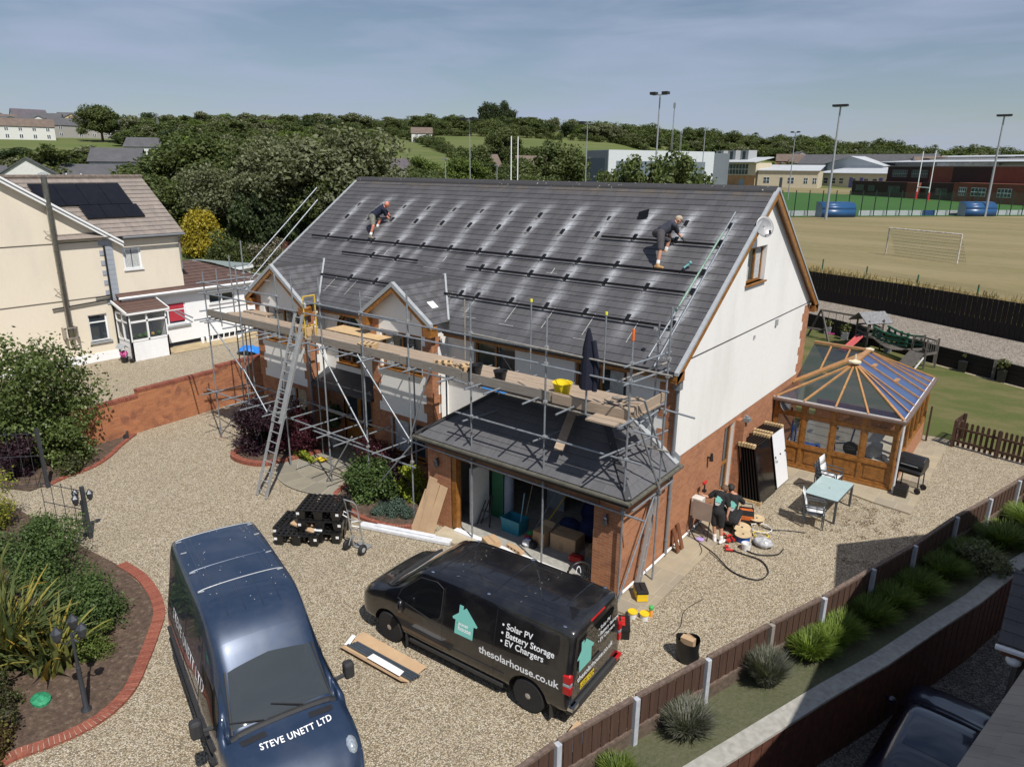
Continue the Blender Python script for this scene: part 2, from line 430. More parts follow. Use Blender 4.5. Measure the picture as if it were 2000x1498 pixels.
# lawn, patio, gravel bank, playing field
sheet('lawn',[(-1.5,12.5),(4.3,14.4),(8.5,13.2),(8.4,14),(9.5,22.6),(6.4,24.0),(2.5,26.2),(-3.6,31.0),(-12,35),(-13,15)],.012,LAWN)
BANK=[(12,21.4),(6.46,24.36),(2.51,26.64),(-3.6,30.4),(-12,34.6)]
FN2=[(14,24.3),(6.05,29.0),(-.5,32.6),(-5.9,35.0),(-16,39.7)]
mm=M()
for i in range(4):
    a,b=BANK[i],BANK[i+1];c,d=FN2[i+1],FN2[i]
    mm.quad((*a,.93),(*b,.93),(*c,1.22),(*d,1.22))
kind(mm.build('gravel_bank',GRAVEL2),'structure')
def far(p,k): # push outwards
    return p
mm=M();n0=(len(FN2))
FF=[(24,33),(5.6,34.5),(-9.2,44.9),(-22,54)]
mm=M();LG=grass_mat('long_dry_grass',(.25,.19,.09),(.30,.235,.12),(.19,.16,.07),.3,5,.6)
for i in range(4):
    a_=[(14,24.5),(6.05,29.2),(-.5,32.8),(-5.9,35.2),(-16,39.9)];b_=[(24,22.5),(6.2,35.8),(-1.0,41.0),(-9.4,46.2),(-26,56)]
    mm.quad((*a_[i],1.95),(*a_[i+1],1.95),(*b_[i+1],2.27),(*b_[i],2.27))
mm.quad((-16,39.9,1.95),(-26,56,2.27),(-40,62,2.2),(-36,38,.4));kind(mm.build('rough_grass_strip',LG),'structure')
PFY=[(-29.7,104),(0.3,138.5),(30,176)]
sheet('playing_field',[(45,15),(5.8,35.5),(-9.2,46),(-26,58),(-60,80),(-60,104),(-29.7,106),(0.3,140.2),(30,178),(120,140)],2.26,FIELD)
sheet('sports_pitch',[(-52,84),(-29.7,106.4),(0.3,140.5),(30,178),(20,185),(-2.5,196),(-38,229),(-77,245),(-120,238)],2.30,PITCH)
sheet('field_verge',[(30,178),(20,185),(-2.5,196),(-38,229),(-77,245),(-120,238),(-150,300),(-115,326),(-60,322),(40,260)],2.28,FIELD)
def flag_mat():
    t=NT('sandstone_paving')
    br=t.n('TexBrick',Scale=1.0,Mortar__Size=.008,Mortar__Smooth=.3,Brick__Width=.6,Row__Height=.6);br.offset=.35;br.squash=.7;br.squash_frequency=2
    t.l(t.obj,br.inputs[0]);br.inputs['Color1'].default_value=(.38,.32,.22,1);br.inputs['Color2'].default_value=(.29,.25,.19,1);br.inputs['Mortar'].default_value=(.42,.38,.30,1)
    c=t.mix(t.ramp(t.noise(2.2,5,.65),[(.4,0.0),(.75,.5)]),br.outputs['Color'],(.23,.20,.16))
    t.col(c);t.set(Roughness=.85);t.bump(t.noise(30,4),.12,.01);MATS['flags']=t.m;return t.m
FLAG=flag_mat()
def slab(name,pts,z,m): return sheet(name,pts,z,m,.06)
slab('side_path',[(.0,-2.9),(.85,-2.85),(.86,1.2),(.86,5.2),(1.0,6.3),(0.0,6.3),(0.0,-2.0)],.045,FLAG)
slab('patio',[(0,6.3),(1.0,6.3),(1.55,6.9),(2.75,7.0),(3.6,6.75),(4.65,6.6),(4.72,13.2),(3.7,13.2),(3.7,8.0),(0.0,8.0)],.045,FLAG)
def apron_mat():
    t=NT('garage_apron');t.col(t.ramp(t.noise(3,5,.6),[(.35,(.40,.34,.24)),(.7,(.52,.45,.33))]));t.set(Roughness=.9);return t.m
slab('garage_apron',[(-5.45,-2.42),(-5.35,-2.98),(-1.1,-3.0),(-.72,-2.42)],.075,apron_mat())
# curved brick edgings of the driveway beds
def soldier_mat():
    t=NT('soldier_brick_edging');gi=t.n('NewGeometry')
    c=t.ramp(gi.outputs['Random Per Island'],[(0,(.19,.05,.03)),(.5,(.24,.065,.04)),(1,(.28,.085,.05))])
    t.col(t.mix(t.ramp(t.noise(22,4),[(.45,0),(.8,.4)]),c,(.36,.22,.16)));t.set(Roughness=.85);t.bump(t.noise(60,3),.2,.005);return t.m
SOLD=soldier_mat();MORT=mat('pale_mortar',(.42,.34,.27),.95,var=.15)
def edging(name,pts,w,h,label,n=None,step=.078,z0=0.0,closed=False):
    """bricks laid side by side along a smooth curve"""
    P=[Vector((x,y,0)) for x,y in pts]
    # catmull-rom
    C=[]
    for i in range(len(P)-1):
        p0=P[max(i-1,0)];p1=P[i];p2=P[i+1];p3=P[min(i+2,len(P)-1)]
        for k in range(40):
            t=k/40;C.append(.5*((2*p1)+(p2-p0)*t+(2*p0-5*p1+4*p2-p3)*t*t+(-p0+3*p1-3*p2+p3)*t**3))
    C.append(P[-1]);m=M();mo=M();acc=0;last=C[0]
    for i in range(1,len(C)):
        d=(C[i]-C[i-1]);L=d.length
        acc+=L
        while acc >=step:
            acc -=step;c=C[i]-d.normalized()*acc;t=d.normalized();nn=Vector((-t.y,t.x,0))
            a=t*(step*.44);b=nn*(w/2);zz=z0+h+random.uniform(-.004,.004)
            q=[c-a-b,c+a-b,c+a+b,c-a+b]
            v=[(p.x,p.y,z0-.05) for p in q]+[(p.x,p.y,zz) for p in q]
            m.add(v,[(4,5,6,7),(0,1,5,4),(1,2,6,5),(2,3,7,6),(3,0,4,7)])
    for i in range(0,len(C)-1,2):
        j=min(i+2,len(C)-1);a=C[i];b=C[j];t=(b-a).normalized();nn=Vector((-t.y,t.x,0))*(w/2-.004)
        if t.length==0: continue
        mo.quad((a.x-nn.x,a.y-nn.y,z0+h-.008),(a.x+nn.x,a.y+nn.y,z0+h-.008),(b.x+nn.x,b.y+nn.y,z0+h-.008),(b.x-nn.x,b.y-nn.y,z0+h-.008))
    e=empty(name,(0,0,0),0,label,'edging');m.build('brick',SOLD,e);mo.build('mortar',MORT,e);return e
def soil_mat():
    t=NT('bark_soil');t.col(t.ramp(t.noise(9,6,.7),[(.3,(.045,.03,.022)),(.55,(.10,.065,.045)),(.75,(.22,.17,.13))]));t.set(Roughness=1);t.bump(t.noise(25,5),.8,.03);MATS['soil']=t.m;return t.m
SOIL=soil_mat()
# THE HOUSE
TH=math.atan(.696);CT,ST=math.cos(TH),math.sin(TH)
LX,RIDY,RIDZ,EAVY,EAVZ=-17.35,5.40,9.10,-.42,5.05
def roofz(y): return EAVZ + (y-EAVY)*.696 if y< RIDY else RIDZ - (y-RIDY)*.696
def P_front(x,s,h=0.0): return Vector((x,EAVY+s*CT-h*ST,EAVZ+s*ST+h*CT))
HOOKX=[-15.8,-14.5,-13.25,-12,-10.72,-9.45,-8.19,-6.94,-5.66,-4.41,-3.14,-1.86,-.59]
HOOKS={'A': (5.38,HOOKX),'B': (4.62,HOOKX),'R1': (3.42,HOOKX[:11]+[HOOKX[12]]),
         'R2': (2.68,[-12.62,-11.37,-7.58,-6.93,-5.69,-4.42,-3.13,-1.86,-.58]),'R3': (1.48,[-12.69,-11.41,-7.58,-6.93,-5.65,-4.41,-3.13,-1.85,-.59])}
SP=[(x,s,random.uniform(.7,1.25),random.uniform(-.12,.12)) for k,(s,xs) in HOOKS.items() for x in xs]
def dust(x,s):
    v=0.0
    for hx,hs,a,sk in SP:
        dx=x-hx;ds=s-hs
        if abs(dx)> .8 or ds< -1.3 or ds> 1.0: continue
        if ds> -.02:   # a fan blown up-slope from the grinder cut
            w=.07+.30*max(0,ds);v+=a*.95*math.exp(-((dx-.18*ds)/w)**2)*max(0,1-ds/.75)**1.2
        else:           # a pale run washed down-slope
            w=.13+.05*abs(ds);v+=a*.42*math.exp(-((dx+sk*ds)/w)**2)*max(0,1+ds/1.25)
    return v
def tile_mat(name,c1,c2,uvb=(.30,.2532),dustcol=(.42,.42,.44),moss=(.13,.10,.06)):
    t=NT(name);uv=t.n('UVMap');uv.uv_map='UVMap'
    br=t.n('TexBrick',Scale=1.0,Mortar__Size=.0035,Mortar__Smooth=.1,Brick__Width=uvb[0],Row__Height=uvb[1]);t.l(uv.outputs[0],br.inputs[0])
    br.inputs['Color1'].default_value=(*c1,1);br.inputs['Color2'].default_value=(*c2,1);br.inputs['Mortar'].default_value=(.02,.02,.022,1)
    st=t.noise(1.0,6,.65,src=t.mapping((3.0,.6,1),src=uv.outputs[0]))
    c=t.mix(t.ramp(st,[(.4,0.0),(.8,.5)]),br.outputs['Color'],tuple(x*1.7 for x in c1))
    fl=t.noise(9,6,.75,src=t.mapping((2.2,.7,1),src=uv.outputs[0]));c=t.mix(t.ramp(fl,[(.64,0.0),(.78,.35)]),c,dustcol)
    at=t.n('Attribute');at.attribute_name='stain';sp=t.n('SeparateColor');t.l(at.outputs['Color'],sp.inputs[0])
    dn=t.math('MULTIPLY',sp.outputs[0],t.ramp(t.noise(6,5,.7,src=t.mapping((2.5,.8,1),src=uv.outputs[0])),[(.25,.35),(.7,1.1)]))
    c=t.mix(dn,c,(.60,.62,.66));c=t.mix(t.math('MULTIPLY',sp.outputs[1],t.ramp(t.noise(2.2,4),[(.4,0),(.65,1.0)])),c,moss)
    t.col(c);t.set(Roughness=t.ramp(st,[(.3,.5),(.7,.72)]));t.b.inputs['Specular IOR Level'].default_value=.45
    t.bump(fl,.12,.006);MATS[name]=t.m;return t.m
TILE=tile_mat('charcoal_tile',(.066,.064,.069),(.085,.082,.086))
def tiled(name,P,S,umin,umax,m,parent,gauge=.2532,du=.14,lift=.013,stain=None,moss=None):
    """overlapping courses of tiles on the plane P(u, s, height)"""
    V=[];F=[];UV=[];ST_=[]
    n=int(math.ceil(S/gauge-.01))
    for i in range(n):
        s0=i*gauge;s1=min(S,s0+gauge)
        a0,b0,a1,b1=umin(s0+.001),umax(s0+.001),umin(s1-.001),umax(s1-.001)
        if b0-a0< .02 and b1-a1< .02: continue
        k=max(1,int(round(max(b0-a0,b1-a1)/du)))
        base=len(V)
        for j in range(k+1):
            f=j/k;u0=a0+(b0-a0)*f;u1=a1+(b1-a1)*f
            for (u,s,h) in ((u0,s0,-.012),(u0,s0,lift),(u1,s1,0.0)):
                V.append(tuple(P(u,s,h)));UV.append((u,i*gauge+(s-s0)*.985+.003));ST_.append((stain(u,s) if stain else 0,moss(u,s) if moss else 0))
        for j in range(k):
            q=base+j*3;F.append((q,q+3,q+4,q+1));F.append((q+1,q+4,q+5,q+2))
    me=bpy.data.meshes.new(name);me.from_pydata(V,[],F)
    ul=me.uv_layers.new(name='UVMap');ca=me.color_attributes.new('stain','FLOAT_COLOR','POINT')
    li=np.empty(len(me.loops),dtype=np.int32);me.loops.foreach_get('vertex_index',li)
    ul.data.foreach_set('uv',np.array(UV,dtype=np.float32)[li].ravel())
    ca.data.foreach_set('color',np.array([(min(1,a),min(1,b),0,1) for a,b in ST_],dtype=np.float32).ravel())
    me.materials.append(m);o=bpy.data.objects.new(name,me);COL.objects.link(o);o.parent=parent
    bm=bmesh.new();bm.from_mesh(me);bmesh.ops.recalc_face_normals(bm,faces=bm.faces)
    up=sum((f.normal.z*f.calc_area() for f in bm.faces))
    if up< 0: bmesh.ops.reverse_faces(bm,faces=bm.faces)
    bm.to_mesh(me);bm.free();return o
H=empty('house',(0,0,0),0,'large white rendered house with brick base and dark tiled roof behind the scaffold','house')
SL=5.82/CT
BAYS=[(-14.78,1.70,1.50),(-8.75,1.52,1.30)]     # centre x, roof half width, wall half width
BY=-.70;BV=-.97;BZ=6.29
def main_min(s): return LX
# main front slope, split where the bay roofs run into it
def mossf(u,s): return max(0,(s-6.5)/.6) + max(0,(.6-abs(u+16.9))*.6)*.3
def inbay(u,s):
    z=EAVZ+s*ST
    for xc,hw,ww in BAYS:
        if z< BZ and abs(u-xc)< (BZ-z)/.696: return True
    return False
segs=[(LX,BAYS[0],None),(None,BAYS[0],BAYS[1]),(None,BAYS[1],None)]
SB=(BZ-EAVZ)/ST
def edgeL(b): return lambda s: b[0]-max(0,(BZ-EAVZ-s*ST)/.696)
def edgeR(b): return lambda s: b[0]+max(0,(BZ-EAVZ-s*ST)/.696)
tiled('roof_slope',P_front,SB,lambda s: LX,edgeL(BAYS[0]),TILE,H,stain=dust)
tiled('roof_slope',P_front,SB,edgeR(BAYS[0]),edgeL(BAYS[1]),TILE,H,stain=dust)
tiled('roof_slope',P_front,SB,edgeR(BAYS[1]),lambda s: .12,TILE,H,stain=dust)
n7=SB% .2532
def P_up(x,s,h=0): return P_front(x,s+SB,h)
tiled('roof_slope',P_up,SL-SB-.02,lambda s: LX,lambda s: .12,TILE,H,stain=lambda u,s: dust(u,s+SB),moss=lambda u,s: max(0,(s+SB-6.55)/.5))
tiled('roof_slope',lambda x,s,h=0: Vector((x,11.22-s*CT+h*ST,EAVZ+s*ST+h*CT)),SL,lambda s: LX,lambda s: .12,TILE,H,du=2)
# ridge tiles with pale lichen dots
rm=M()
nt=39;w=(0.14-LX)/nt
for i in range(nt):
    a=LX+i*w;b=a+w-.006;e=.004*(i% 2)
    pr=[(-.17,-.10),(-.15,-.045),(-.06,.045+e),(0,.07+e),(.06,.045+e),(.15,-.045),(.17,-.10)]
    va=[(a,RIDY+y,RIDZ+z) for y,z in pr];vb=[(b,RIDY+y,RIDZ+z) for y,z in pr]
    rm.add(va+vb,[(k,k+1,8+k,7+k) for k in range(6)]+[tuple(range(7)),tuple(range(13,6,-1))])
t=NT('ridge_tile');v=t.n('TexVoronoi',Scale=9.0);t.l(t.obj,v.inputs['Vector'])
dots=t.math('MULTIPLY',t.ramp(v.outputs['Distance'],[(.12,1.0),(.2,0.0)]),t.ramp(t.noise(1.1,3),[(.5,0),(.6,1)]))
t.col(t.mix(dots,(.045,.044,.048),(.5,.5,.47)));t.set(Roughness=.8);RIDGE=t.m
rm.build('ridge_tiles',RIDGE,H)
# bay roofs
for xc,hw,ww in BAYS:
    Sb=hw*math.hypot(1,.696);c1,s1=1/math.hypot(1,.696),.696/math.hypot(1,.696)
    ez=BZ-hw*.696
    yv=lambda s,ez=ez,s1=s1: max(BV+.05,EAVY+((ez+s*s1)-EAVZ)/.696)+.02
    for sg in (1,-1):
        tiled('bay_roof',(lambda y,s,h=0,sg=sg,xc=xc,hw=hw,ez=ez: Vector((xc+sg*(hw-s*c1+h*s1),y,ez+s*s1+h*c1))),Sb-.01,lambda s: BV,yv,TILE,H,
              stain=lambda u,s: .10 if (math.sin(u*7+s*11)> .6) else 0)
    r=M();yb=EAVY+(BZ-EAVZ)/.696+.1
    r.prism([(xc-.12,BV,BZ-.075),(xc-.05,BV,BZ+.02),(xc+.05,BV,BZ+.02),(xc+.12,BV,BZ-.075)],(0,yb-BV,0));r.build('bay_ridge',RIDGE,H)
    # verge trim, barge boards and soffits, both rakes
    v=M();g=M();sf=M()
    for sg in (1,-1):
        a=Vector((xc,BV,BZ+.02));b=Vector((xc+sg*(hw+.02),BV,ez+.01))
        for m_,y0,y1,z0,z1 in ((v,-.03,.10,-.10,.035),(g,-.005,.035,-.26,-.10),(sf,.035,.30,-.15,-.10)):
            m_.add([(a.x,BV+y0,a.z+z0),(a.x,BV+y1,a.z+z0),(a.x,BV+y1,a.z+z1),(a.x,BV+y0,a.z+z1),(b.x,BV+y0,b.z+z0),(b.x,BV+y1,b.z+z0),(b.x,BV+y1,b.z+z1),(b.x,BV+y0,b.z+z1)],
                   [(0,1,2,3),(7,6,5,4),(0,4,5,1),(1,5,6,2),(2,6,7,3),(3,7,4,0)])
        g.box(xc+sg*(hw-.30),xc+sg*(hw+.0),BV-.004,BV+.32,ez-.36,ez-.10)
    v.build('verge_trim',LEAD,H);g.build('barge_board',GOLD,H);sf.build('soffit',GOLD,H)
    # valley flashing on the side seen from the drive
    f=M()
    for sg in (1,-1):
        p0=Vector((xc+sg*hw,EAVY+(ez-EAVZ)/.696,ez));p1=Vector((xc,EAVY+(BZ-EAVZ)/.696,BZ))
        p0=p0+(0*p0);d=Vector((.045,0,.03));f.beam(p0+Vector((0,-.02,.05)),p1+Vector((0,-.02,.05)),.06,.02)
    f.build('valley_flashing',LEAD,H)
# verges of the main gables
def verge(x,sg,parts=True):
    v=M();g=M();sf=M()
    for (ya,za,yb,zb) in ((RIDY,RIDZ,EAVY-.03,EAVZ-.02),(RIDY,RIDZ,11.25,EAVZ-.02)):
        for m_,x0,x1,z0,z1 in ((v,-.07,.035,-.045,.035),(g,-.03,.012,-.27,-.047),(sf,-.17,-.032,-.17,-.10)):
            X0,X1=x+sg*x0,x+sg*x1
            m_.add([(X0,ya,za+z0),(X1,ya,za+z0),(X1,ya,za+z1),(X0,ya,za+z1),(X0,yb,zb+z0),(X1,yb,zb+z0),(X1,yb,zb+z1),(X0,yb,zb+z1)],
                   [(0,1,2,3),(7,6,5,4),(0,4,5,1),(1,5,6,2),(2,6,7,3),(3,7,4,0)])
    g.box(x-sg*.17,x+sg*.012,-.44,-.03,4.80,5.03);g.box(x-sg*.17,x+sg*.012,10.82,11.22,4.80,5.03)
    v.build('verge_trim',LEAD,H);g.build('barge_board',GOLD,H);sf.build('soffit',GOLD,H)
verge(.17,1);verge(LX-.02,-1)
# walls
def wallX(x): return lambda u,v: (x,u,v)          # wall facing +/-x: u = y, v = z
def wallY(y): return lambda u,v: (u,y,v)
def rect(a,b,c,d): return [(a,c),(b,c),(b,d),(a,d)]
GW=rect(3.97,5.47,6.55,7.55)      # gable window
def gtop(y): return min(roofz(y),RIDZ)-.11
gb=M();gb.holes([(0,0),(10.8,0),(10.8,2.65),(0,2.65)],[rect(3.55,4.32,.32,2.48)],wallX(0.0));gb.holes([(10.14,2.65),(10.8,2.65),(10.8,5.1),(10.14,5.1)],[],wallX(0.0))
gb.quad((0,10.8,0),(LX+.15,10.8,0),(LX+.15,10.8,5.1),(0,10.8,5.1))
gb.build('gable_brickwork',BRICK,H)
gw=M();gw.holes([(.10,2.65),(10.14,2.65),(10.14,5.1),(10.8,5.1),(10.8,gtop(10.8)),(RIDY,gtop(RIDY)),(0,gtop(0)),(0,5.1),(.10,5.0)],[GW],wallX(.012))
for y in (2.65,): gw.quad((.012,.10,2.65),(.012,10.14,2.65),(0,10.14,2.65),(0,.10,2.65))
gw.build('gable_render',WHITE,H)
lg=M();lg.poly([(LX+.15,0,0),(LX+.15,10.8,0),(LX+.15,10.8,gtop(10.8)),(LX+.15,RIDY,gtop(RIDY)),(LX+.15,0,gtop(0))]);lg.build('far_gable',WHITE,H)
mv=M();mv.box(.0,.022,0.1,10.75,5.155,5.18);mv.build('movement_joint',DKGREY,H)
# teeth of brick at the rear corner of the gable and the front corner
qn=M()
for i in range(8):
    if i% 2==0: qn.box(.002,.018,9.98,10.16,2.75+i*.30,2.75+i*.30+.29)
for i in range(9):
    z=2.55+i*.30;w_=.44 if i% 2==0 else .28;qn.box(-w_,-.001,-.018,-.002,z,z+.298)
qn.build('corner_quoin',BRICK,H)
# front wall between bays and to the right corner
FW_H=[rect(-12.62,-11.40,3.05,4.45),rect(-6.42,-4.90,3.75,4.78),rect(-2.92,-1.36,3.65,4.72)]
fw=M();fw.holes([(LX+.15,2.1),(-6.9,2.1),(-.0,2.1),(-.0,5.24),(LX+.15,5.24)],[],wallY(.25))
fw2=M()
fw2.holes([(-13.3,2.1),(-10.05,2.1),(-10.05,5.22),(-13.3,5.22)],[[(-12.62,3.05),(-11.40,3.05),(-11.40,4.25)]+[(-12.01+.61*math.cos(a),4.25+.58*math.sin(a)) for a in [k*math.pi/12 for k in range(1,12)]]+[(-12.62,4.25)]],wallY(0))
fw2.holes([(-7.45,2.1),(0,2.1),(0,5.22),(-7.45,5.22)],FW_H[1:],wallY(0))
fw2.quad((LX+.15,0,0),(-16.28,0,0),(-16.28,0,5.2),(LX+.15,0,5.2))
fw2.build('front_render',WHITE,H)
fb=M();fb.holes([(-13.3,0),(-10.05,0),(-10.05,2.1),(-13.3,2.1)],[rect(-12.5,-11.0,.05,2.07)],wallY(0));fb.holes([(-7.45,0),(-6.0,0),(-6.0,2.1),(-7.45,2.1)],[],wallY(0))
fb.build('front_brickwork',BRICK,H)
def window(fr,rc,fn,dn,frame=GOLD,sill=True,mull=(),trans=(),depth=.09,glassm=GLASSD,fw_=.07,curtain=None,parent=None,nm='window'):
    """frame > pane, sill; rc = (u0,u1,v0,v1); fn(u,v) point on wall face; dn = inward unit vector"""
    parent=parent or H;u0,u1,v0,v1=rc;dn=Vector(dn);m=M()
    def bar(a,b,c,d,e0=0.0,e1=.06):
        p=[Vector(fn(a,c)),Vector(fn(b,c)),Vector(fn(b,d)),Vector(fn(a,d))]
        m.prism([q+dn*(depth-e0) for q in p],dn*(e1))
    bar(u0,u1,v0,v0+fw_);bar(u0,u1,v1-fw_,v1);bar(u0,u0+fw_,v0+fw_,v1-fw_);bar(u1-fw_,u1,v0+fw_,v1-fw_)
    for x in mull: bar(x-fw_*.55,x+fw_*.55,v0+fw_,v1-fw_,.004)
    for z in trans: bar(u0+fw_,u1-fw_,z-fw_*.45,z+fw_*.45,.006)
    w=m.build(nm,frame,parent)
    r=M()  # reveals
    for (a,b) in (((u0,v0),(u1,v0)),((u1,v0),(u1,v1)),((u1,v1),(u0,v1)),((u0,v1),(u0,v0))):
        p=Vector(fn(*a));q=Vector(fn(*b));r.quad(p,q,q+dn*(depth+.03),p+dn*(depth+.03))
    r.build('reveal',WHITE if frame is not UPVC else UPVC,w)
    g=M();g.poly([Vector(fn(a,b))+dn*(depth+.035) for a,b in ((u0+.01,v0+.01),(u1-.01,v0+.01),(u1-.01,v1-.01),(u0+.01,v1-.01))]);g.build('pane',glassm,w)
    if curtain:
        for (ca,cb) in curtain:
            cm=M();k=10
            pts=[Vector(fn(ca+(cb-ca)*i/k,v0+.05))+dn*(depth+.03+.0*(i% 2)) for i in range(k+1)]
            top=[Vector(fn(ca+(cb-ca)*i/k,v1-.05))+dn*(depth+.03) for i in range(k+1)]
            for i in range(k): cm.quad(pts[i]-dn*(.006 if i% 2 else .002),pts[i+1]-dn*(.002 if i% 2 else .006),top[i+1]-dn*(.002 if i% 2 else .006),top[i]-dn*(.006 if i% 2 else .002))
            cm.build('curtain',CURT,w)
    if sill:
        s=M();p=[Vector(fn(u0-.05,v0)),Vector(fn(u1+.05,v0))];o=-dn*.07
        s.add([p[0]+o,p[1]+o,p[1]+dn*depth,p[0]+dn*depth,p[0]+o-Vector((0,0,.05)),p[1]+o-Vector((0,0,.05)),p[1]+dn*depth-Vector((0,0,.05)),p[0]+dn*depth-Vector((0,0,.05))],
              [(0,1,2,3),(7,6,5,4),(0,4,5,1),(1,5,6,2),(2,6,7,3),(3,7,4,0)])
        s.build('sill',frame,w)
    return w
window(0,(3.97,5.47,6.55,7.55),wallX(.012),(-1,0,0),mull=(4.85,),depth=.12,curtain=((4.06,4.5),(4.95,5.38)))
window(0,(3.55,4.32,.32,2.48),wallX(0),(-1,0,0),mull=(),trans=(1.25,),sill=False,fw_=.1)
window(0,(-6.42,-4.90,3.75,4.78),wallY(0),(0,1,0),mull=(-5.66,))
window(0,(-2.92,-1.36,3.65,4.72),wallY(0),(0,1,0),mull=(-2.14,),curtain=((-1.9,-1.5),))
# arched window over the door
aw=M()
for i in range(12):
    a0,a1=i*math.pi/12,(i+1)*math.pi/12
    aw.add([(-12.01+r_*math.cos(a),y_,4.25+r_*.95*math.sin(a)) for a in (a0,a1) for r_ in (.61,.53) for y_ in (.06,.12)],[(0,1,3,2),(4,6,7,5),(0,2,6,4),(1,5,7,3),(0,4,5,1),(2,3,7,6)])
for x in (-12.62,-12.05,-11.48): aw.box(x,x+.08,.06,.12,3.05,4.3)
aw.box(-12.54,-11.48,.06,.12,3.05,3.13);aw.box(-12.54,-11.48,.06,.12,4.2,4.28)
wo_=aw.build('arched_window',GOLD,H);gg=M();gg.poly([(-12.6,.13,3.06),(-11.42,.13,3.06),(-11.42,.13,4.25)]+[(-12.01+.6*math.cos(a),.13,4.25+.57*math.sin(a)) for a in [k*math.pi/10 for k in range(1,10)]]+[(-12.6,.13,4.25)]);gg.build('pane',GLASSD,wo_)
sl=M();sl.box(-12.7,-11.32,-.06,.06,3.0,3.05);sl.build('sill',GOLD,wo_)
# bays: brick base, white render, brick quoins
for k,(xc,hw,ww) in enumerate(BAYS):
    x0,x1=xc-ww,xc+ww
    zt=BZ-ww*.696-.1
    up=(x0+.42+(.0 if k else .1),x1-.42,3.58 if k else 3.55,4.78)
    dnw=(x1-1.9,x1-.38,.75,1.95)
    b=M();b.holes(rect(x0,x1,0,2.1),[rect(*dnw)],wallY(BY));b.quad((x1,BY,0),(x1,0,0),(x1,0,2.1),(x1,BY,2.1));b.quad((x0,BY,0),(x0,0,0),(x0,0,2.1),(x0,BY,2.1));b.build('bay_brickwork',BRICK,H)
    w_=M();w_.holes([(x0,2.1),(x1,2.1),(x1,zt),(xc,BZ-.1),(x0,zt)],[rect(*up)],wallY(BY-.01));w_.quad((x1+.01,BY,2.1),(x1+.01,0,2.1),(x1+.01,0,5.2),(x1+.01,BY,5.2));w_.quad((x0-.01,BY,2.1),(x0-.01,0,2.1),(x0-.01,0,5.2),(x0-.01,BY,5.2));w_.build('bay_render',WHITE,H)
    q=M()
    for i in range(10):
        z=2.1+i*.30;ww_=.36 if i% 2 else .24;zz=min(z+.298,zt)
        if z> zt: break
        q.box(x0-.02,x0+ww_,BY-.026,BY-.008,z,zz);q.box(x1-ww_,x1+.02,BY-.026,BY-.008,z,zz)
        q.box(x1+.008,x1+.0202,BY-.01,BY+(.24 if i% 2 else .36),z,zz)
    q.build('quoin',BRICK,H)
    window(0,up,wallY(BY-.01),(0,1,0),mull=((up[0]+up[1])/2,),curtain=((up[0]+.1,up[0]+.45),))
    window(0,dnw,wallY(BY),(0,1,0),mull=((dnw[0]+dnw[1])/2,),curtain=((dnw[0]+.08,dnw[0]+.7),))
# half-round plaque on the middle bay
pl=M();pl.prism([(-8.42+.17*math.cos(a),BY-.06,5.42+.25*math.sin(a)) for a in [i*math.pi/10 for i in range(11)]]+[(-8.59,BY-.06,5.2),(-8.25,BY-.06,5.2)],(0,.045,0));pl.build('plaque',WHITE,H,bevel=.01)
# porch: lean-to roof, door
pr=empty('x',(0,0,0));bpy.data.objects.remove(pr)
pm=M();pm.add([(-13.25,-.82,2.36),(-10.1,-.82,2.36),(-10.1,0,2.78),(-13.25,0,2.78),(-13.25,-.82,2.28),(-10.1,-.82,2.28),(-10.1,0,2.28),(-13.25,0,2.28)],[(0,1,2,3),(0,4,5,1),(4,7,6,5),(0,3,7,4),(1,5,6,2)])
pm.build('porch_roof',mat('dark_slate_felt',(.04,.043,.05),.6,var=.15),H)
dm=M();dm.box(-12.5,-11.0,.06,.1,.05,2.07);dr=dm.build('front_door',GOLD,H);dg=M()
for a in (-12.35,-11.65): dg.box(a,a+.5,.05,.062,.9,1.85)
dg.build('pane',GLASSD,dr);hh=M();hh.box(-11.78,-11.74,.0,.06,1.0,1.2);hh.build('handle',STEEL,dr)
# gutters, fascias and downpipes
gt=M()
for a,b in ((-13.05,-10.28),(-7.2,.1)):
    gt.lathe([(.058,0),(.058,b-a)],(a,-.47,4.99),10,axis='X')
gt.build('gutter',DKGREY,H)
fa=M();fa.box(-13.1,-10.3,-.40,-.375,4.84,5.02);fa.box(-7.25,.05,-.40,-.375,4.84,5.02);fa.box(-13.1,-10.3,-.38,0,4.83,4.85);fa.box(-7.25,-.0,-.38,0,4.83,4.85);fa.build('fascia',GOLD,H)
dp=M()
dp.tube((.06,-.06,.1),(.06,-.06,4.55),.045,n=10);dp.box(-.02,.14,-.17,.02,4.55,4.78);dp.tube((.06,-.1,4.75),(.06,-.42,4.93),.04)
for z in (.5,1.7,2.9,4.0): dp.tube((.06,-.06,z),(.06,-.06,z+.05),.055,n=10)
dp.build('downpipe',GREY,H,smooth=True)
dp=M();dp.tube((-13.24,-.78,0),(-13.24,-.78,4.9),.05,n=10);dp.build('downpipe',GREY,H,smooth=True)
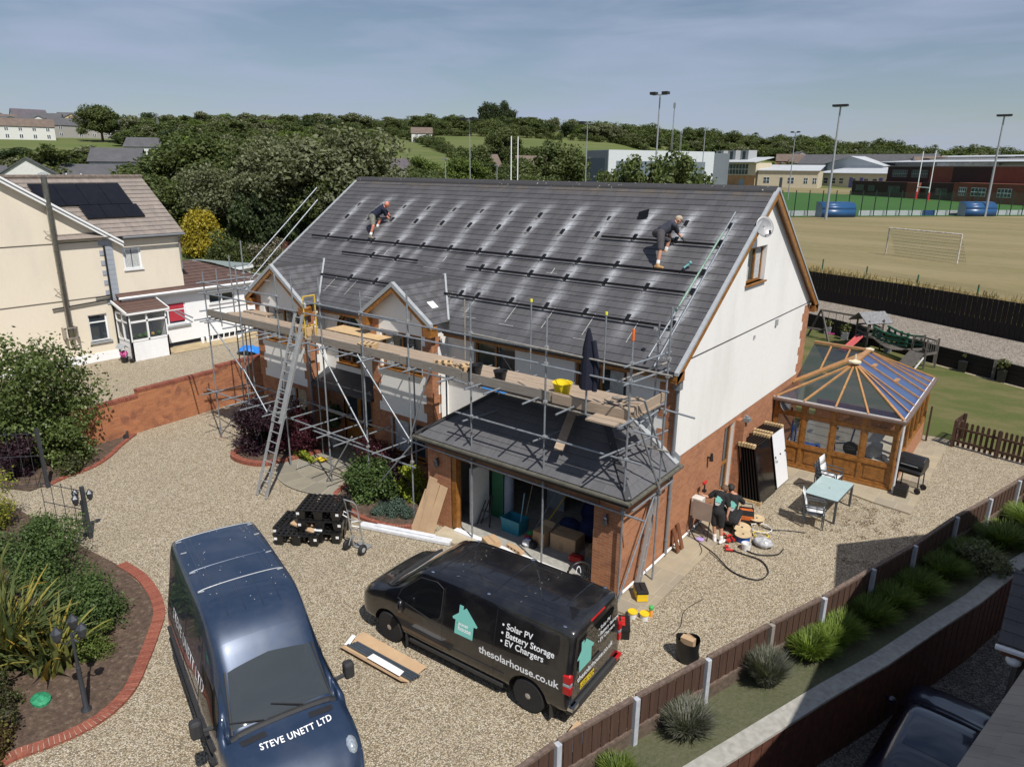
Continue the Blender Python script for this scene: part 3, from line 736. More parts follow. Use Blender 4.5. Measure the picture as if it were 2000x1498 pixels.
# small fittings on the gable
def fit(name,f,m): mm_=M();f(mm_);return mm_.build(name,m,H)
fit('outside_light',lambda q: (q.tube((0,2.4,1.98),(.12,2.4,1.98),.03),q.tube((.12,2.4,1.90),(.12,2.4,2.12),.06,.035)),DKGREY)
fit('outside_light',lambda q: (q.box(.2,.38,4.42,4.6,2.5,2.62),q.tube((.28,4.5,2.6),(.28,4.5,2.68),.05)),GREY)
fit('vent',lambda q: (q.box(.01,.07,7.0,7.16,4.92,5.12),),LEAD)
fit('vent',lambda q: (q.box(.01,.05,5.1,5.18,4.85,4.95),),LEAD)
fit('brick_pier',lambda q: q.box(0,.26,4.42,4.72,0,2.5),BRICK)
fit('waste_pipe',lambda q: (q.path([(.05,-2.3,.12),(.05,0,.12),(.05,2.35,.12)],.03)),UPVC)
# garage wing
G0,G1,GY=-6.05,0.0,-2.40
g=M();g.holes(rect(G0,G1,0,2.62),[rect(-5.2,-.74,.0,2.2)],wallY(GY));g.quad((G1,GY,0),(G1,0,0),(G1,0,2.6),(G1,GY,2.6));g.quad((G0,GY,0),(G0,0,0),(G0,0,2.6),(G0,GY,2.6))
g.quad((-.74,GY,0),(-.74,GY+.3,0),(-.74,GY+.3,2.2),(-.74,GY,2.2));g.quad((-5.2,GY,2.2),(-.74,GY,2.2),(-.74,GY+.3,2.2),(-5.2,GY+.3,2.2))
g.quad((-.74,GY+.3,0),(0,GY+.3,0),(0,GY+.3,2.2),(-.74,GY+.3,2.2));g.quad((-5.2,GY+.3,0),(G0,GY+.3,0),(G0,GY+.3,2.2),(-5.2,GY+.3,2.2))
g.build('garage_brickwork',BRICK,H)
ln=M();ln.box(-5.35,-.6,GY-.03,GY+.02,2.2,2.36);ln.build('garage_lintel',mat('brown_steel_lintel',(.17,.085,.045),.5,var=.25),H)
jm=M();jm.box(-5.2,-5.04,GY+.02,GY+.22,.05,2.2);jm.box(-5.04,-.74,GY+.22,GY+.3,2.1,2.2);jm.build('door_jamb',GOLD,H)
inn=M();inn.quad((-5.9,3.2,0),(-.1,3.2,0),(-.1,3.2,2.6),(-5.9,3.2,2.6));inn.quad((-5.9,GY+.3,0),(-5.9,3.2,0),(-5.9,3.2,2.6),(-5.9,GY+.3,2.6));inn.quad((-.1,GY+.3,0),(-.1,3.2,0),(-.1,3.2,2.6),(-.1,GY+.3,2.6));inn.quad((-5.9,GY+.3,2.5),(-.1,GY+.3,2.5),(-.1,3.2,2.5),(-5.9,3.2,2.5))
inn.build('garage_lining',mat('grey_block_lining',(.30,.30,.30),.9),H)
gf=M();gf.box(-5.9,-.1,GY+.02,3.2,0,.085);gf.build('garage_floor',CONC,H)
th=M();th.box(-5.04,-1.35,GY-.12,GY+.04,.07,.13);th.build('threshold',UPVC,H)
GP,T7=.70,1.70
EL,ER,EF=-6.28,.24,-2.62;ZE=2.65;ZT=ZE+T7*GP
SG=T7*math.hypot(1,GP);gc,gs=1/math.hypot(1,GP),GP/math.hypot(1,GP)
tiled('garage_roof_slope',lambda u,s,h=0: Vector((u,EF+s*gc-h*gs,ZE+s*gs+h*gc)),SG,lambda s: EL+s*gc,lambda s: ER-s*gc,TILE,H,stain=lambda u,s: .07)
tiled('garage_roof_slope',lambda u,s,h=0: Vector((ER-s*gc+h*gs,u,ZE+s*gs+h*gc)),SG,lambda s: EF+s*gc,lambda s: 0,TILE,H,stain=lambda u,s: .1)
tiled('garage_roof_slope',lambda u,s,h=0: Vector((EL+s*gc-h*gs,u,ZE+s*gs+h*gc)),SG,lambda s: EF+s*gc,lambda s: 0,TILE,H)
ft=M();ft.box(EL+T7-.03,ER-T7+.03,EF+T7-.03,0,ZT-.1,ZT+.01);ft.build('garage_flat_roof',mat('shadow_toned_lead',(.035,.04,.05),.45,var=.2),H)  # lead coloured very dark to carry the shadow of the scaffold boards
hp=M()
for (a,b) in (((EL,EF,ZE+.03),(EL+T7,EF+T7,ZT+.05)),((ER,EF,ZE+.03),(ER-T7,EF+T7,ZT+.05))): hp.beam(a,b,.16,.03)
hp.build('hip_capping',RIDGE,H)
fl=M()
fl.add([(ER,-.012,ZE+.02),(ER-T7,-.012,ZT+.03),(ER-T7,-.012,ZT+.2),(ER,-.012,ZE+.2)],[(0,1,2,3)]);fl.beam((ER-.02,-.10,ZE+.05),(ER-T7,-.10,ZT+.05),.2,.012);fl.box(EL+T7,ER-T7,-.03,-.012,ZT,ZT+.16)
fl.build('wall_flashing',LEAD,H)
gg=M()
gg.lathe([(.055,0),(.055,ER-EL+.1)],(EL-.05,EF-.03,ZE-.06),10,axis='X');gg.tube((ER+.03,EF,ZE-.06),(ER+.03,.05,ZE-.06),.055,n=10)
gg.build('gutter',mat('weathered_gutter',(.10,.095,.075),.6,var=.3),H)
fs=M();fs.box(EL+.03,ER-.03,EF+.03,EF+.05,ZE-.2,ZE-.02);fs.box(ER-.05,ER-.03,EF+.05,0,ZE-.2,ZE-.02);fs.box(EL+.03,ER-.05,EF+.05,GY,ZE-.2,ZE-.18);fs.box(0,ER-.05,GY,0,ZE-.2,ZE-.18);fs.build('fascia',DKGREY,H)
for x in (-.38,-5.65): fit('wall_lantern',lambda q: (q.box(x-.05,x+.05,GY-.14,GY-.04,1.83,2.0),q.tube((x,GY-.09,2.0),(x,GY-.09,2.08),.07,.01),q.tube((x,GY-.09,1.78),(x,GY-.09,1.83),.02,.05),q.tube((x,GY,2.05),(x,GY-.09,2.05),.015)),mat('lantern_metal',(.09,.09,.10),.4,.5))
# satellite dish on the gable, another low by the conservatory
def dish(loc,rz,r,label,tilt=.35):
    e=empty('satellite_dish',loc,rz,label,'satellite dish');m=M();k=20;rings=5
    vs_=[];fs_=[]
    for i in range(rings+1):
        q=r*i/rings
        for j in range(k):
            a=2*math.pi*j/k;vs_.append(Vector((.25*q*q/r,q*math.cos(a),q*1.1*math.sin(a))))
    for i in range(rings):
        for j in range(k): fs_.append((i*k+j,i*k+(j+1)% k,(i+1)*k+(j+1)% k,(i+1)*k+j))
    rot=Matrix.Rotation(-tilt,4,'Y');m.add([rot @ p + Vector((.32,0,0)) for p in vs_],fs_)
    o=m.build('reflector',mat('dish_grey',(.30,.30,.31),.5,.2),e,smooth=True);o.modifiers.new('s','SOLIDIFY').thickness=.008
    b=M();b.tube((0,0,-.1),(.3,0,0),.02);b.box(0,.03,-.1,.1,-.2,.05);b.tube((.32,0,-r*.9),(.32+r*1.3,0,-r*.55),.012);b.tube((.32+r*1.3,0,-r*.55),(.32+r*1.2,0,-r*.2),.03);b.build('bracket',DKGREY,e);return e
dish((0.01,4.42,8.12),R(-40),.26,'grey satellite dish bolted high on the white gable under the roof peak')
dish((0.01,8.15,2.15),R(-20),.26,'grey satellite dish low on the brick wall beside the conservatory')
# SCAFFOLD (one thing, clamped together)
SC=empty('scaffold',(0,0,0),0,'galvanised tube scaffold with timber boards along the front of the white house','scaffold')
TR=.0245
def pole(nm,a,b,m=STEEL,r=TR): q=M();q.tube(a,b,r,n=8);return q.build(nm,m,SC,smooth=True)
def clampat(p):
    m=M();p=Vector(p);m.tube(p-Vector((0,0,.035)),p+Vector((0,0,.035)),.042,n=8);m.box(p.x-.02,p.x+.055,p.y-.055,p.y+.03,p.z-.025,p.z+.025);m.tube(p+Vector((.05,-.05,-.03)),p+Vector((.05,-.05,.05)),.012,n=5)
    m.build('coupler',ALU,SC)
OY,IY=-2.5,-1.22
OUT=[(-16.48,6.1,.0),(-14.42,6.5,.0),(-12.32,6.5,.0),(-10.2,6.5,.0),(-8.4,6.3,.0),(-6.57,6.52,.0),(-4.38,6.45,.0),(-2.12,6.44,.0),(.05,6.42,-.0)]
for x,zt,zb in OUT: pole('standard',(x,OY,zb+.03),(x,OY,zt))
for x in (-16.3,-12.25,-10.0): pole('standard',(x,IY,.03),(x,IY,4.55))
pole('standard',(-7.7,IY,.03),(-7.7,IY,4.6));pole('standard',(-6.5,IY+.1,.03),(-6.5,IY+.1,4.55))
for x in (-4.5,-1.9): pole('standard',(x,IY,ZT-.05 if x> -4.6 else 3.3),(x,IY,4.55))
pole('standard',(.30,-1.25,.03),(.30,-1.25,6.75));pole('standard',(-.05,-1.1,3.0),(-.05,-1.1,6.35),r=.022)
# short guard posts
for x,z0,z1,cap in ((-11.5,4.3,6.45,None),(-15.6,4.3,6.25,None),(-5.75,4.5,6.2,'t'),(-3.75,4.55,6.35,'y'),(-1.55,4.6,6.3,'y')):
    y=OY if cap is None else (-1.15)
    if cap=='y': y=-.85
    pole('guard_post',(x,y,z0),(x,y,z1),STEELD if cap=='t' else STEEL,.021)
    if cap=='y': c=M();c.tube((x,y,z1-.02),(x,y,z1+.05),.034,n=8);c.build('yellow_cap',mat('yellow_cap',(.75,.72,.05),.4),SC)
c=M();c.tube((.05,OY,6.2),(.05,OY,6.44),.031,n=8);c.build('orange_cap',mat('orange_tape',(.75,.16,.03),.5),SC)
# ledgers and rails
pole('guard_rail',(-16.6,OY-.05,5.74),(-12.1,OY-.05,5.73));pole('guard_rail',(-10.9,OY-.05,5.73),(-6.9,OY-.05,5.70));pole('guard_rail',(-8.3,OY-.05,5.66),(-2.3,OY-.05,5.67));pole('guard_rail',(-4.3,OY-.05,5.72),(1.0,OY-.05,5.62),STEELD)
pole('guard_rail',(-16.6,OY-.05,5.36),(-11.3,OY-.05,5.38));pole('guard_rail',(-10.95,OY-.05,5.38),(-6.9,OY-.05,5.34));pole('guard_rail',(-8.0,OY-.05,5.30),(-2.3,OY-.05,5.32));pole('guard_rail',(-2.2,OY-.05,5.30),(.95,OY-.05,5.27))
pole('ledger',(-16.7,OY+.05,4.44),(-10.5,OY+.05,4.42));pole('ledger',(-10.9,OY+.05,4.40),(-4.6,OY+.05,4.38));pole('ledger',(-5.0,OY+.05,4.36),(.2,OY+.05,4.33),STEELD)
pole('ledger',(-16.4,IY+.05,4.44),(-8,IY+.05,4.42));pole('ledger',(-8.2,IY+.05,4.40),(.1,IY+.05,4.36))
q=M();q.tube((-4.05,OY+.05,4.365),(-3.3,OY+.05,4.36),.027,n=8);q.build('blue_tape',mat('blue_tape',(.05,.22,.55),.5),SC)
pole('ledger',(-17.0,OY-.05,1.80),(-14.2,OY-.05,1.78));pole('ledger',(-14.6,OY+.05,1.74),(-8.6,OY+.05,1.68));pole('ledger',(-10.9,OY-.05,1.64),(-6.4,OY-.05,1.60));pole('ledger',(-16.5,IY,1.82),(-10.6,IY,1.80));pole('ledger',(-12.2,IY,1.75),(-6.2,IY,1.70),STEELD)
pole('ledger',(-6.85,OY-.05,2.36),(.62,OY-.05,2.26));pole('ledger',(-4.9,OY-.05,3.58),(.45,OY-.05,3.55));pole('ledger',(-1.5,-1.3,3.45),(.5,-1.3,3.45),STEELD)
# transoms under the boards and at the first lift
for x in (-16.55,-16.2,-15.9,-14.6,-13.6,-12.9,-12.4,-11.6,-10.9,-10.0,-8.9,-8.0,-7.0,-6.35,-5.0,-4.1,-3.5,-2.35,-1.35,.12): pole('transom',(x,-2.95-.12*(int(x*10)% 3),4.46),(x+.03,-.95,4.46))
for x in (-16.3,-15.2,-14.5,-13.8,-12.7,-11.9,-10.75,-9.8,-8.9,-7.6,-6.8): pole('transom',(x,-3.05-.1*(int(x*10)% 4),1.86),(x+.04,-1.1,1.84))
pole('transom',(-16.8,OY-.4,4.36),(-19.2,OY+.2,4.36));pole('transom',(-17.3,-2.6,4.4),(-18.9,-2.3,4.4))
pole('transom',(-.35,-2.95,3.62),(.02,-.4,3.60));pole('transom',(-2.3,-2.7,3.45),(-2.1,-1.2,3.45));pole('transom',(-4.5,-2.7,3.45),(-4.3,-1.2,3.45))
for z in (5.68,5.28): pole('end_rail',(.02,-2.75,z),(.20,-.95,z))
pole('end_rail',(-.1,-2.6,5.35),(-.05,-.4,5.3),STEELD)
pole('end_rail',(.25,-2.45,2.35),(.25,-.35,2.35));pole('end_rail',(.2,-1.25,4.42),(1.0,-1.2,4.35));pole('end_rail',(.2,-2.5,4.25),(.75,-2.45,4.2))
for z in (5.72,5.36,4.75): pole('end_rail',(-16.5,-2.75,z),(-16.45,-.6,z))
pole('end_rail',(-17.6,-.9,5.7),(-14.9,-.95,5.75),STEELD)
# braces
for a,b in (((-16.45,OY-.06,4.5),(-14.4,OY-.06,2.9)),((-14.45,OY-.06,3.0),(-13.3,OY-.06,1.7)),((-16.45,OY-.08,.1),(-14.6,OY-.08,1.8)),((-14.35,OY-.06,.2),(-13.1,OY-.06,2.0)),
             ((-10.3,OY-.06,4.45),(-8.3,OY-.06,1.9)),((-8.55,OY-.08,4.5),(-6.45,OY-.08,2.3)),((-5.7,OY-.08,4.6),(-6.6,OY-.08,2.3)),((-6.5,OY-.1,2.25),(-8.25,OY-.1,.3)),
             ((-10.35,OY-.08,.1),(-9.0,OY-.08,1.9)),((-6.2,-1.3,.1),(-5.6,-1.6,1.9)),((.12,-2.6,.1),(.22,-1.25,2.35)),((.25,-2.35,4.3),(.35,-1.25,2.35)),((.2,-.5,2.4),(.3,-2.3,4.9))):
    pole('brace',a,b)
for a,b in (((.1,-2.4,4.25),(.25,-1.5,4.45)),((-1.0,-2.45,4.3),(-.3,-2.6,4.3))): pole('brace',a,b)
# boards: five wide, with butt joints; toe boards
for i in range(5):
    y=OY+.10+i*.232;x=-16.45 - (.15 if i% 2 else 0)
    while x< .15:
        L=min(3.9,.2-x) if .2-x< 5 else 3.9
        b=M();b.box(x+.01,x+L-.01,y,y+.222,4.495+.001*i,4.533+.002*(i% 2));b.build('board',BOARD,SC);x+=L
b=M();b.box(-11.7,-9.2,IY+.02,IY+.75,4.54,4.56);b.build('plywood_sheet',PLY,SC)
b=M();b.box(-16.5,-15.2,-.7-.4,-.72,4.49,4.53);b.build('board',BOARD,SC)
for a,b_,z,m_ in ((-16.5,-15.15,4.56,BOARDG),(-15.15,-11.6,4.55,BOARDG),(-10.75,-6.95,4.50,BOARDG),(-6.95,-4.72,4.48,BOARDG),(-4.72,-2.0,4.44,BOARDG),(-1.95,.05,4.42,BOARD)):
    b=M();b.box(a,b_-.02,OY+.035,OY+.073,z,z+.225);b.build('toe_board',m_,SC)
b=M();b.box(-4.15,.05,OY+.03,OY+.034,4.3,4.31);
b=M();b.box(-2.6,-.02,OY+.075,OY+.113,4.46,4.66);b.build('toe_board',BOARD,SC)
b=M();b.box(.12,.158,-2.4,-.95,4.52,4.745);b.build('toe_board',BOARD,SC)
b=M();b.box(-.75,-.04,-2.95,-2.72,4.40,4.438);b.build('board',BOARD,SC)
b=M();b.box(-.75,.06,-2.70,-2.48,4.40,4.438);b.build('board',BOARD,SC)
# planks lying on the garage roof, carrying the inner posts
b=M();b.beam((-5.2,-1.15,ZT+.05),(-1.9,-1.2,ZT+.05),.22,.04);b.build('sole_board',BOARD,SC)
b=M();b.beam((-2.15,-1.15,ZT+.09),(-1.75,-2.45,ZT-.55),.22,.04);b.build('sole_board',BOARD,SC)
b=M();b.beam((-1.9,-1.5,ZT+.06),(-1.6,-1.0,ZT+.12),.22,.04);b.build('sole_board',BOARD,SC)
b=M();b.box(-16.75,-16.25,-2.65,-2.4,0,.04);b.build('sole_board',BOARD,SC)
for x in (-12.32,-10.2):
    b=M();b.box(x-.16,x+.16,OY-.12,OY+.12,.0,.035);b.build('base_pad',mat('yellow_pad',(.75,.55,.04),.6),SC)
b=M();b.box(-11.85-.16,-11.85+.16,-1.75,-1.5,.09,.12);b.build('base_pad',MATS['yellow_pad'],SC)
# couplers where tubes cross
n=0
for x,zt,zb in OUT:
    for z in (5.72,5.34,4.42)+((1.72,) if x< -6 else (2.3,3.56)): clampat((x,OY,z))
for p in ((.30,-1.25,5.6),(.30,-1.25,5.2),(.30,-1.25,4.35),(.3,-1.25,2.4),(-.05,-1.1,5.9),(-4.5,IY,3.5),(-1.9,IY,4.0),(-10,IY,1.8),(-12.25,IY,1.8),(-6.5,IY+.1,1.75),(-4.5,IY,4.4),(-1.9,IY,4.4)): clampat(p)
# raking tubes laid up the roof at each end
gren=mat('green_tube',(.24,.36,.29),.5,.3,var=.35,scale=5)
def ontop(x,s,h): return P_front(x,s,h)
pole('raking_rail',ontop(-.60,.15,.22),ontop(-.60,5.85,.10),STEEL);pole('raking_rail',ontop(-.34,-.1,.22),ontop(-.47,5.42,.10),STEEL)
q=M();q.tube(ontop(-.60,1.7,.194),ontop(-.60,4.9,.13),.0255,n=8);q.build('green_paint',gren,SC,smooth=True)
pole('raking_rail',(-17.6,-.05,5.92),(-17.6,3.4,8.75));pole('raking_rail',(-17.6,.0,5.40),(-17.6,3.4,8.28))
pole('standard',(-17.6,-.25,.03),(-17.6,-.25,6.9));pole('standard',(-16.9,-1.2,.03),(-16.9,-1.2,6.5))
for p in ((-.6,-.15,5.95),(-.35,-.1,5.25),(-.5,.9,6.35),(-17.6,-.25,5.7),(-17.6,-.25,5.2)): clampat(p)
# yellow ladder-access gate on the platform
yg=mat('yellow_gate',(.70,.47,.06),.5,.2,var=.2)
q=M()
for y in (0,.42): q.tube((-10.98,OY+y,4.6),(-10.98,OY+y,5.85),.022,n=6)
q.tube((-10.98,OY,5.85),(-10.98,OY+.42,5.85),.022,n=6);q.tube((-10.98,OY,4.95),(-10.98,OY+.42,4.95),.02,n=6)
q.build('ladder_gate',yg,SC)
# ladders
def ladder(p0,p1,w,rungs,wide=(1,0,0),label='',nm='ladder'):
    e=empty(nm,p0,0,label,'ladder');p=Vector((0,0,0));q_=Vector(p1)-Vector(p0);wd=Vector(wide)*w/2
    a=ALU;m1=M();m1.beam(p-wd,q_-wd,.07,.05,up=wide);m1.build('stile',a,e);m2=M();m2.beam(p+wd,q_+wd,.07,.05,up=wide);m2.build('stile',a,e)
    for i in range(rungs):
        t=(i+.6)/rungs;c=q_*t;r=M();r.tube(c-wd,c+wd,.016,n=6);r.build('rung',a,e)
    return e
alu2=ALU
ladder((-11.08,-4.45,.02),(-11.05,-2.72,4.85),.46,17,label='long aluminium ladder leaning from the gravel up to the scaffold boards')
ladder((-11.08,-3.72,2.2),(-11.05,-2.62,5.35),.36,12,label='upper section of the extending ladder beside the yellow gate',nm='ladder')
ladder((.16,-1.72,.05),(.14,-1.05,2.25),.16,6,wide=(0,1,0),label='folded ladder standing against the brick beside the drainpipe')
# things on the platform
def bucket(p,label,m,r0=.12,r1=.17,h=.25,handles=False,rz=0):
    e=empty('bucket',p,rz,label,'bucket',None);q=M();pr=[(r0,0),(r1,h),(r1+.012,h),(r1+.012,h+.015),(r1-.012,h+.012),(r0-.01,.015)]
    q.lathe(pr,n=18);q.build('tub',m,e,smooth=True)
    hd=M();hd.path([(-r1,0,h)]+[(-r1*math.cos(a),.02,h-.02+(.10 if handles else -.12)*math.sin(a)) for a in [k*math.pi/8 for k in range(1,8)]]+[(r1,0,h)],.008 if not handles else .012);hd.build('handle',STEEL if not handles else m,e)
    return e
blk=mat('black_bucket',(.02,.02,.022),.45,var=.3)
bucket((-4.55,-2.1,4.54),'black bucket on the scaffold boards, lying left of the other black bucket',blk,rz=.4)
bucket((-3.72,-2.15,4.54),'black bucket with rags on the scaffold boards above the garage left side',blk)
yb=mat('yellow_tub',(.80,.60,.02),.4,var=.08)
bucket((-1.95,-2.05,4.54),'bright yellow flexible tub on the scaffold boards',yb,.17,.23,.26,True)
cl=MATS['brown_cardboard']
def carton(nm,loc,dx,dy,dz,rz,label,open_=False,m=CARD,tilt=0,cat='box',group=None):
    e=empty(nm,loc,rz,label,cat,group);q=M();q.box(-dx/2,dx/2,-dy/2,dy/2,0,dz)
    if tilt: e.rotation_euler=(tilt,0,rz)
    q.build('body',m,e,bevel=.004)
    t_=M();t_.box(-dx/2-.001,dx/2+.001,-.025,.025,dz,dz+.0015);t_.box(-.1,.02,-dy/2-.0015,-dy/2,.05,dz*.6);t_.build('tape',mat('parcel_tape',(.38,.25,.14),.35),e)
    if open_:
        f=M();f.quad((-dx/2,-dy/2,dz),(dx/2,-dy/2,dz),(dx/2,-dy/2-.15,dz+.1),(-dx/2,-dy/2-.15,dz+.1));f.quad((-dx/2,dy/2,dz),(dx/2,dy/2,dz),(dx/2,dy/2+.15,dz+.1),(-dx/2,dy/2+.15,dz+.1));f.build('flap',m,e)
    return e
stripe=mat('striped_carton',(.50,.36,.20),.8)
for i,(x,y,l) in enumerate(((-11.6,-2.05,'striped cardboard hook carton on the boards beside the yellow gate'),(-8.75,-2.0,'striped cardboard hook carton on the boards near the middle gable'),(-5.65,-2.15,'striped hook carton on the toe board, left of its twin'),(-5.05,-2.1,'striped hook carton tipped open beside the left black bucket'))):
    e=empty('carton',(x,y,4.54),.1+.3*i,l,'box','cartons of roof hooks on the scaffold');q=M();q.box(-.26,.26,-.16,.16,0,.16+.1*(i==0));q.build('body',PLY,e,bevel=.004);s_=M()
    for k in range(3): s_.box(-.2+k*.16,-.13+k*.16,-.1605,-.163,.03,.13+.1*(i==0));s_.box(-.2+k*.16,-.13+k*.16,-.12,.12,.16+.1*(i==0),.162+.1*(i==0))
    s_.build('stripe',mat('carton_brown_print',(.10,.06,.035),.8),e)
e=empty('jacket',(-1.02,OY,4.95),0,'dark navy jacket hung over a scaffold post by the right-hand window','jacket');q=M()
for (z0,r0,z1,r1) in ((0,.20,.5,.17),(.5,.17,.95,.13),(.95,.13,1.22,.07),(1.22,.07,1.36,.03)):
    k=14;
    for j in range(k):
        f=lambda r,a: (r*(1+.18*math.sin(3*a))*math.cos(a),.6*r*(1+.2*math.cos(4*a))*math.sin(a))
        a0,a1=2*math.pi*j/k,2*math.pi*(j+1)/k;q.quad((*f(r0,a0),z0),(*f(r0,a1),z0),(*f(r1,a1),z1),(*f(r1,a0),z1))
q.build('cloth',mat('navy_cloth',(.008,.010,.024),.95),e,smooth=True)
q=M();q.path([(.12,.02,1.1),(.2,.03,.7),(.22,.02,.3),(.2,0,-.02)],.06,n=8);q.build('sleeve',MATS['navy_cloth'],e,smooth=True)
pj_=empty('post',(-1.02,OY,4.3));bpy.data.objects.remove(pj_);pole('guard_post',(-1.02,OY,4.35),(-1.02,OY,6.2))
# small timber and clips heaped at the right end of the boards
e=empty('timber_offcuts',(-.3,-1.9,4.54),0,'sawn timber offcuts and clamps heaped at the right end of the boards','timber');
for i in range(7): q=M();a=random.uniform(-.5,.5);c=Vector((random.uniform(-.35,.25),random.uniform(-.35,.6),.03+.035*(i% 3)));d=Vector((math.cos(a)*.25,math.sin(a)*.25,0));q.beam(c-d,c+d,.09,.035);q.build('offcut',BOARD if i% 3 else STEELD,e)
# THINGS ON THE ROOF
RAILM=mat('black_rail',(.012,.012,.014),.38,.4,var=.1)
def roofthing(nm,label,cat,group=None): return empty(nm,(0,0,0),0,label,cat,group)
def rail(x0,x1,s,label):
    e=empty('mounting_rail',P_front(x0,s,.105),0,label,'rail','solar mounting rails on the roof');q=M()
    o=P_front(x0,s,.105);L=x1-x0;up=Vector((0,-ST,CT));al=Vector((0,CT,ST))
    for dz in (0,):
        pr=[(-.022,-.022),(.022,-.022),(.022,.022),(.007,.022),(.007,.012),(-.007,.012),(-.007,.022),(-.022,.022)]
        v=[al*a+up*b for a,b in pr];q.prism(v,(L,0,0))
    q.build('extrusion',RAILM,e)
    for k in range(int(L/3.3)+1):
        j=M();c=Vector((min(L-.02,.02+k*3.3),0,0));j.beam(c-Vector((.012,0,0)),c+Vector((.012,0,0)),.05,.05,up=up);j.build('end_cap',DKGREY,e)
    return e
rail(-4.14,-.42,4.45,'short black mounting rail the right-hand roofer is leaning over');rail(-16.57,-.43,3.28,'longest black mounting rail running the whole length of the roof')
rail(-14.1,-10.25,2.57,'short black rail just under the long rail at the left');rail(-8.08,-.70,2.55,'black mounting rail below the long one, right of centre')
rail(-14.12,-10.6,1.35,'lowest left black rail ending at the middle gable roof');rail(-8.11,-.53,1.31,'lowest right black mounting rail above the scaffold')
# hooks: a black flashing plate and a steel arm; upper row are only cut slots
up=Vector((0,-ST,CT));al=Vector((0,CT,ST));ex=Vector((1,0,0))
def hookobj(withrail):
    e=empty('roof_hook',(0,0,0));q=M()
    b=Vector((0,0,0));w,l=.055,.12
    v=[b-ex*w-al*l,b+ex*w-al*l,b+ex*w+al*l,b-ex*w+al*l];q.prism([p+up*.02 for p in v],up*.022);q.build('flashing_plate',RAILM,e)
    a=M()
    a.path([al*-.10+up*.03+ex*-.02,al*-.17+up*.05+ex*-.02,al*-.20+up*.07+ex*-.02,al*-.20+up*.03+ex*-.05],.011,n=5);a.path([al*-.10+up*.03+ex*.02,al*-.18+up*.03,al*-.20+up*.03+ex*-.05],.009,n=5)
    a.build('arm',STEELD,e);return e
proto=hookobj(True);first=True
rows=(('B','black roof hook in the upper row, with no rail on it yet'),('R1','black roof hook carrying the longest rail'),('R2','black roof hook on the rails just below the longest one'),('R3','black roof hook on the lowest rails'))
for k,lab in rows:
    s,xs=HOOKS[k]
    for x in xs:
        o=proto if first else dup(proto);first=False
        o.location=P_front(x,s,0);tag(o,lab,'roof hook',lab.replace('black roof hook','roof hooks'))
for x in (-3.14,-1.86,-.59): o=dup(proto,P_front(x,4.60,0));tag(o,'black roof hook on the short rail by the right-hand roofer','roof hook','roof hooks on the short rail')
for x in (-6.94,-1.86,-.59): o=dup(proto,P_front(x,5.35,0));tag(o,'black roof hook in the topmost row of cut tiles','roof hook','roof hooks in the topmost row')
slot=mat('cut_slot',(.012,.011,.01),.9,var=0)
first=None
for x in (-15.8,-14.5,-13.25,-12,-10.72,-9.45,-8.19,-5.66,-4.41):
    if first is None:
        q=M();q.prism([ex*-.03+al*-.1+up*.012,ex*.035+al*-.1+up*.012,ex*.06+al*.1+up*.012,ex*-.05+al*.1+up*.012],up*.005);first=q.build('cut_slot',slot);o=first
    else: o=first.copy();COL.objects.link(o)
    o.location=P_front(x,5.40,0);tag(o,'narrow dark slot cut in a tile in the topmost row','slot','slots cut in the top row of tiles')
for (x,s,rt,lab) in ((-3.28,5.46,.35,'loose black tile standing up behind the right-hand roofer'),(-14.35,4.72,.5,'loose black tile lifted behind the left-hand roofer')):
    q=M();d1=(ex*math.cos(rt)+al*math.sin(rt)*.7+up*.2).normalized();d2=(al*.75+up*.62).normalized();w,h=.17,.12
    q.prism([d1*-w-d2*h*.2,d1*w-d2*h*.2,d1*w+d2*h*1.9,d1*-w+d2*h*1.9],up*.01);o=q.build('loose_tile',RAILM);o.location=P_front(x,s,.03);tag(o,lab,'tile')
q=M();q.prism([ex*-.2+al*-.02,ex*.2+al*-.02,ex*.2+al*.03,ex*-.2+al*.03],up*.02);
e=empty('angle_grinder',P_front(-1.1,3.42,.12),0,'turquoise power tool resting on the long rail at the right','power tool');q=M();q.path([(0,0,0),(.04,.06,.05),(.10,.12,.10)],.03,n=8);q.ball((.11,.14,.13),.055,8);q.build('body',mat('turquoise_plastic',(.12,.33,.33),.4),e,smooth=True);q=M();q.path([(0,0,0),(-.05,-.03,-.06)],.02,n=6);q.build('handle',DKGREY,e)
# chalk marks of the setting-out and a paper label
CHALK=mat('white_chalk',(.62,.62,.62),.9)
ch=roofthing('chalk_marks','thin white chalk setting-out lines drawn on the lower tiles','chalk lines');q=M()
def line(x0,s0,x1,s1,w=.010):
    a,b=P_front(x0,s0,.018),P_front(x1,s1,.018);q.beam(a,b,w,.003,up=up)
for x in (-13.35,-12.25,-6.9,-7.9,-5.35,-4.1,-2.8,-1.5): line(x,.65,x,1.45)
for x in (-12.1,-5.0,-9.3): line(x,2.75,x,3.0,.014)
for x0,x1,s in ((-13.5,-12.9,.92),(-11.3,-10.7,.7),(-6.9,-6.4,.6),(-5.5,-5.0,.55),(-3.0,-2.5,.5),(-12.3,-11.8,2.72),(-9.9,-9.2,2.4),(-5.2,-4.8,2.78)): line(x0,s,x1,s,.008)
q.build('chalk',CHALK,ch)
q=M();z0=BZ-.9*.696;q.add([(-7.95,-.35,BZ-.8*.696+.02),(-7.72,-.35,BZ-1.03*.696+.02),(-7.72,-.08,BZ-1.03*.696+.02),(-7.95,-.08,BZ-.8*.696+.02)],[(0,1,2,3)]);o=q.build('paper_label',mat('white_paper',(.75,.75,.74),.8));tag(o,'white paper label lying on the middle gable roof tiles','paper')
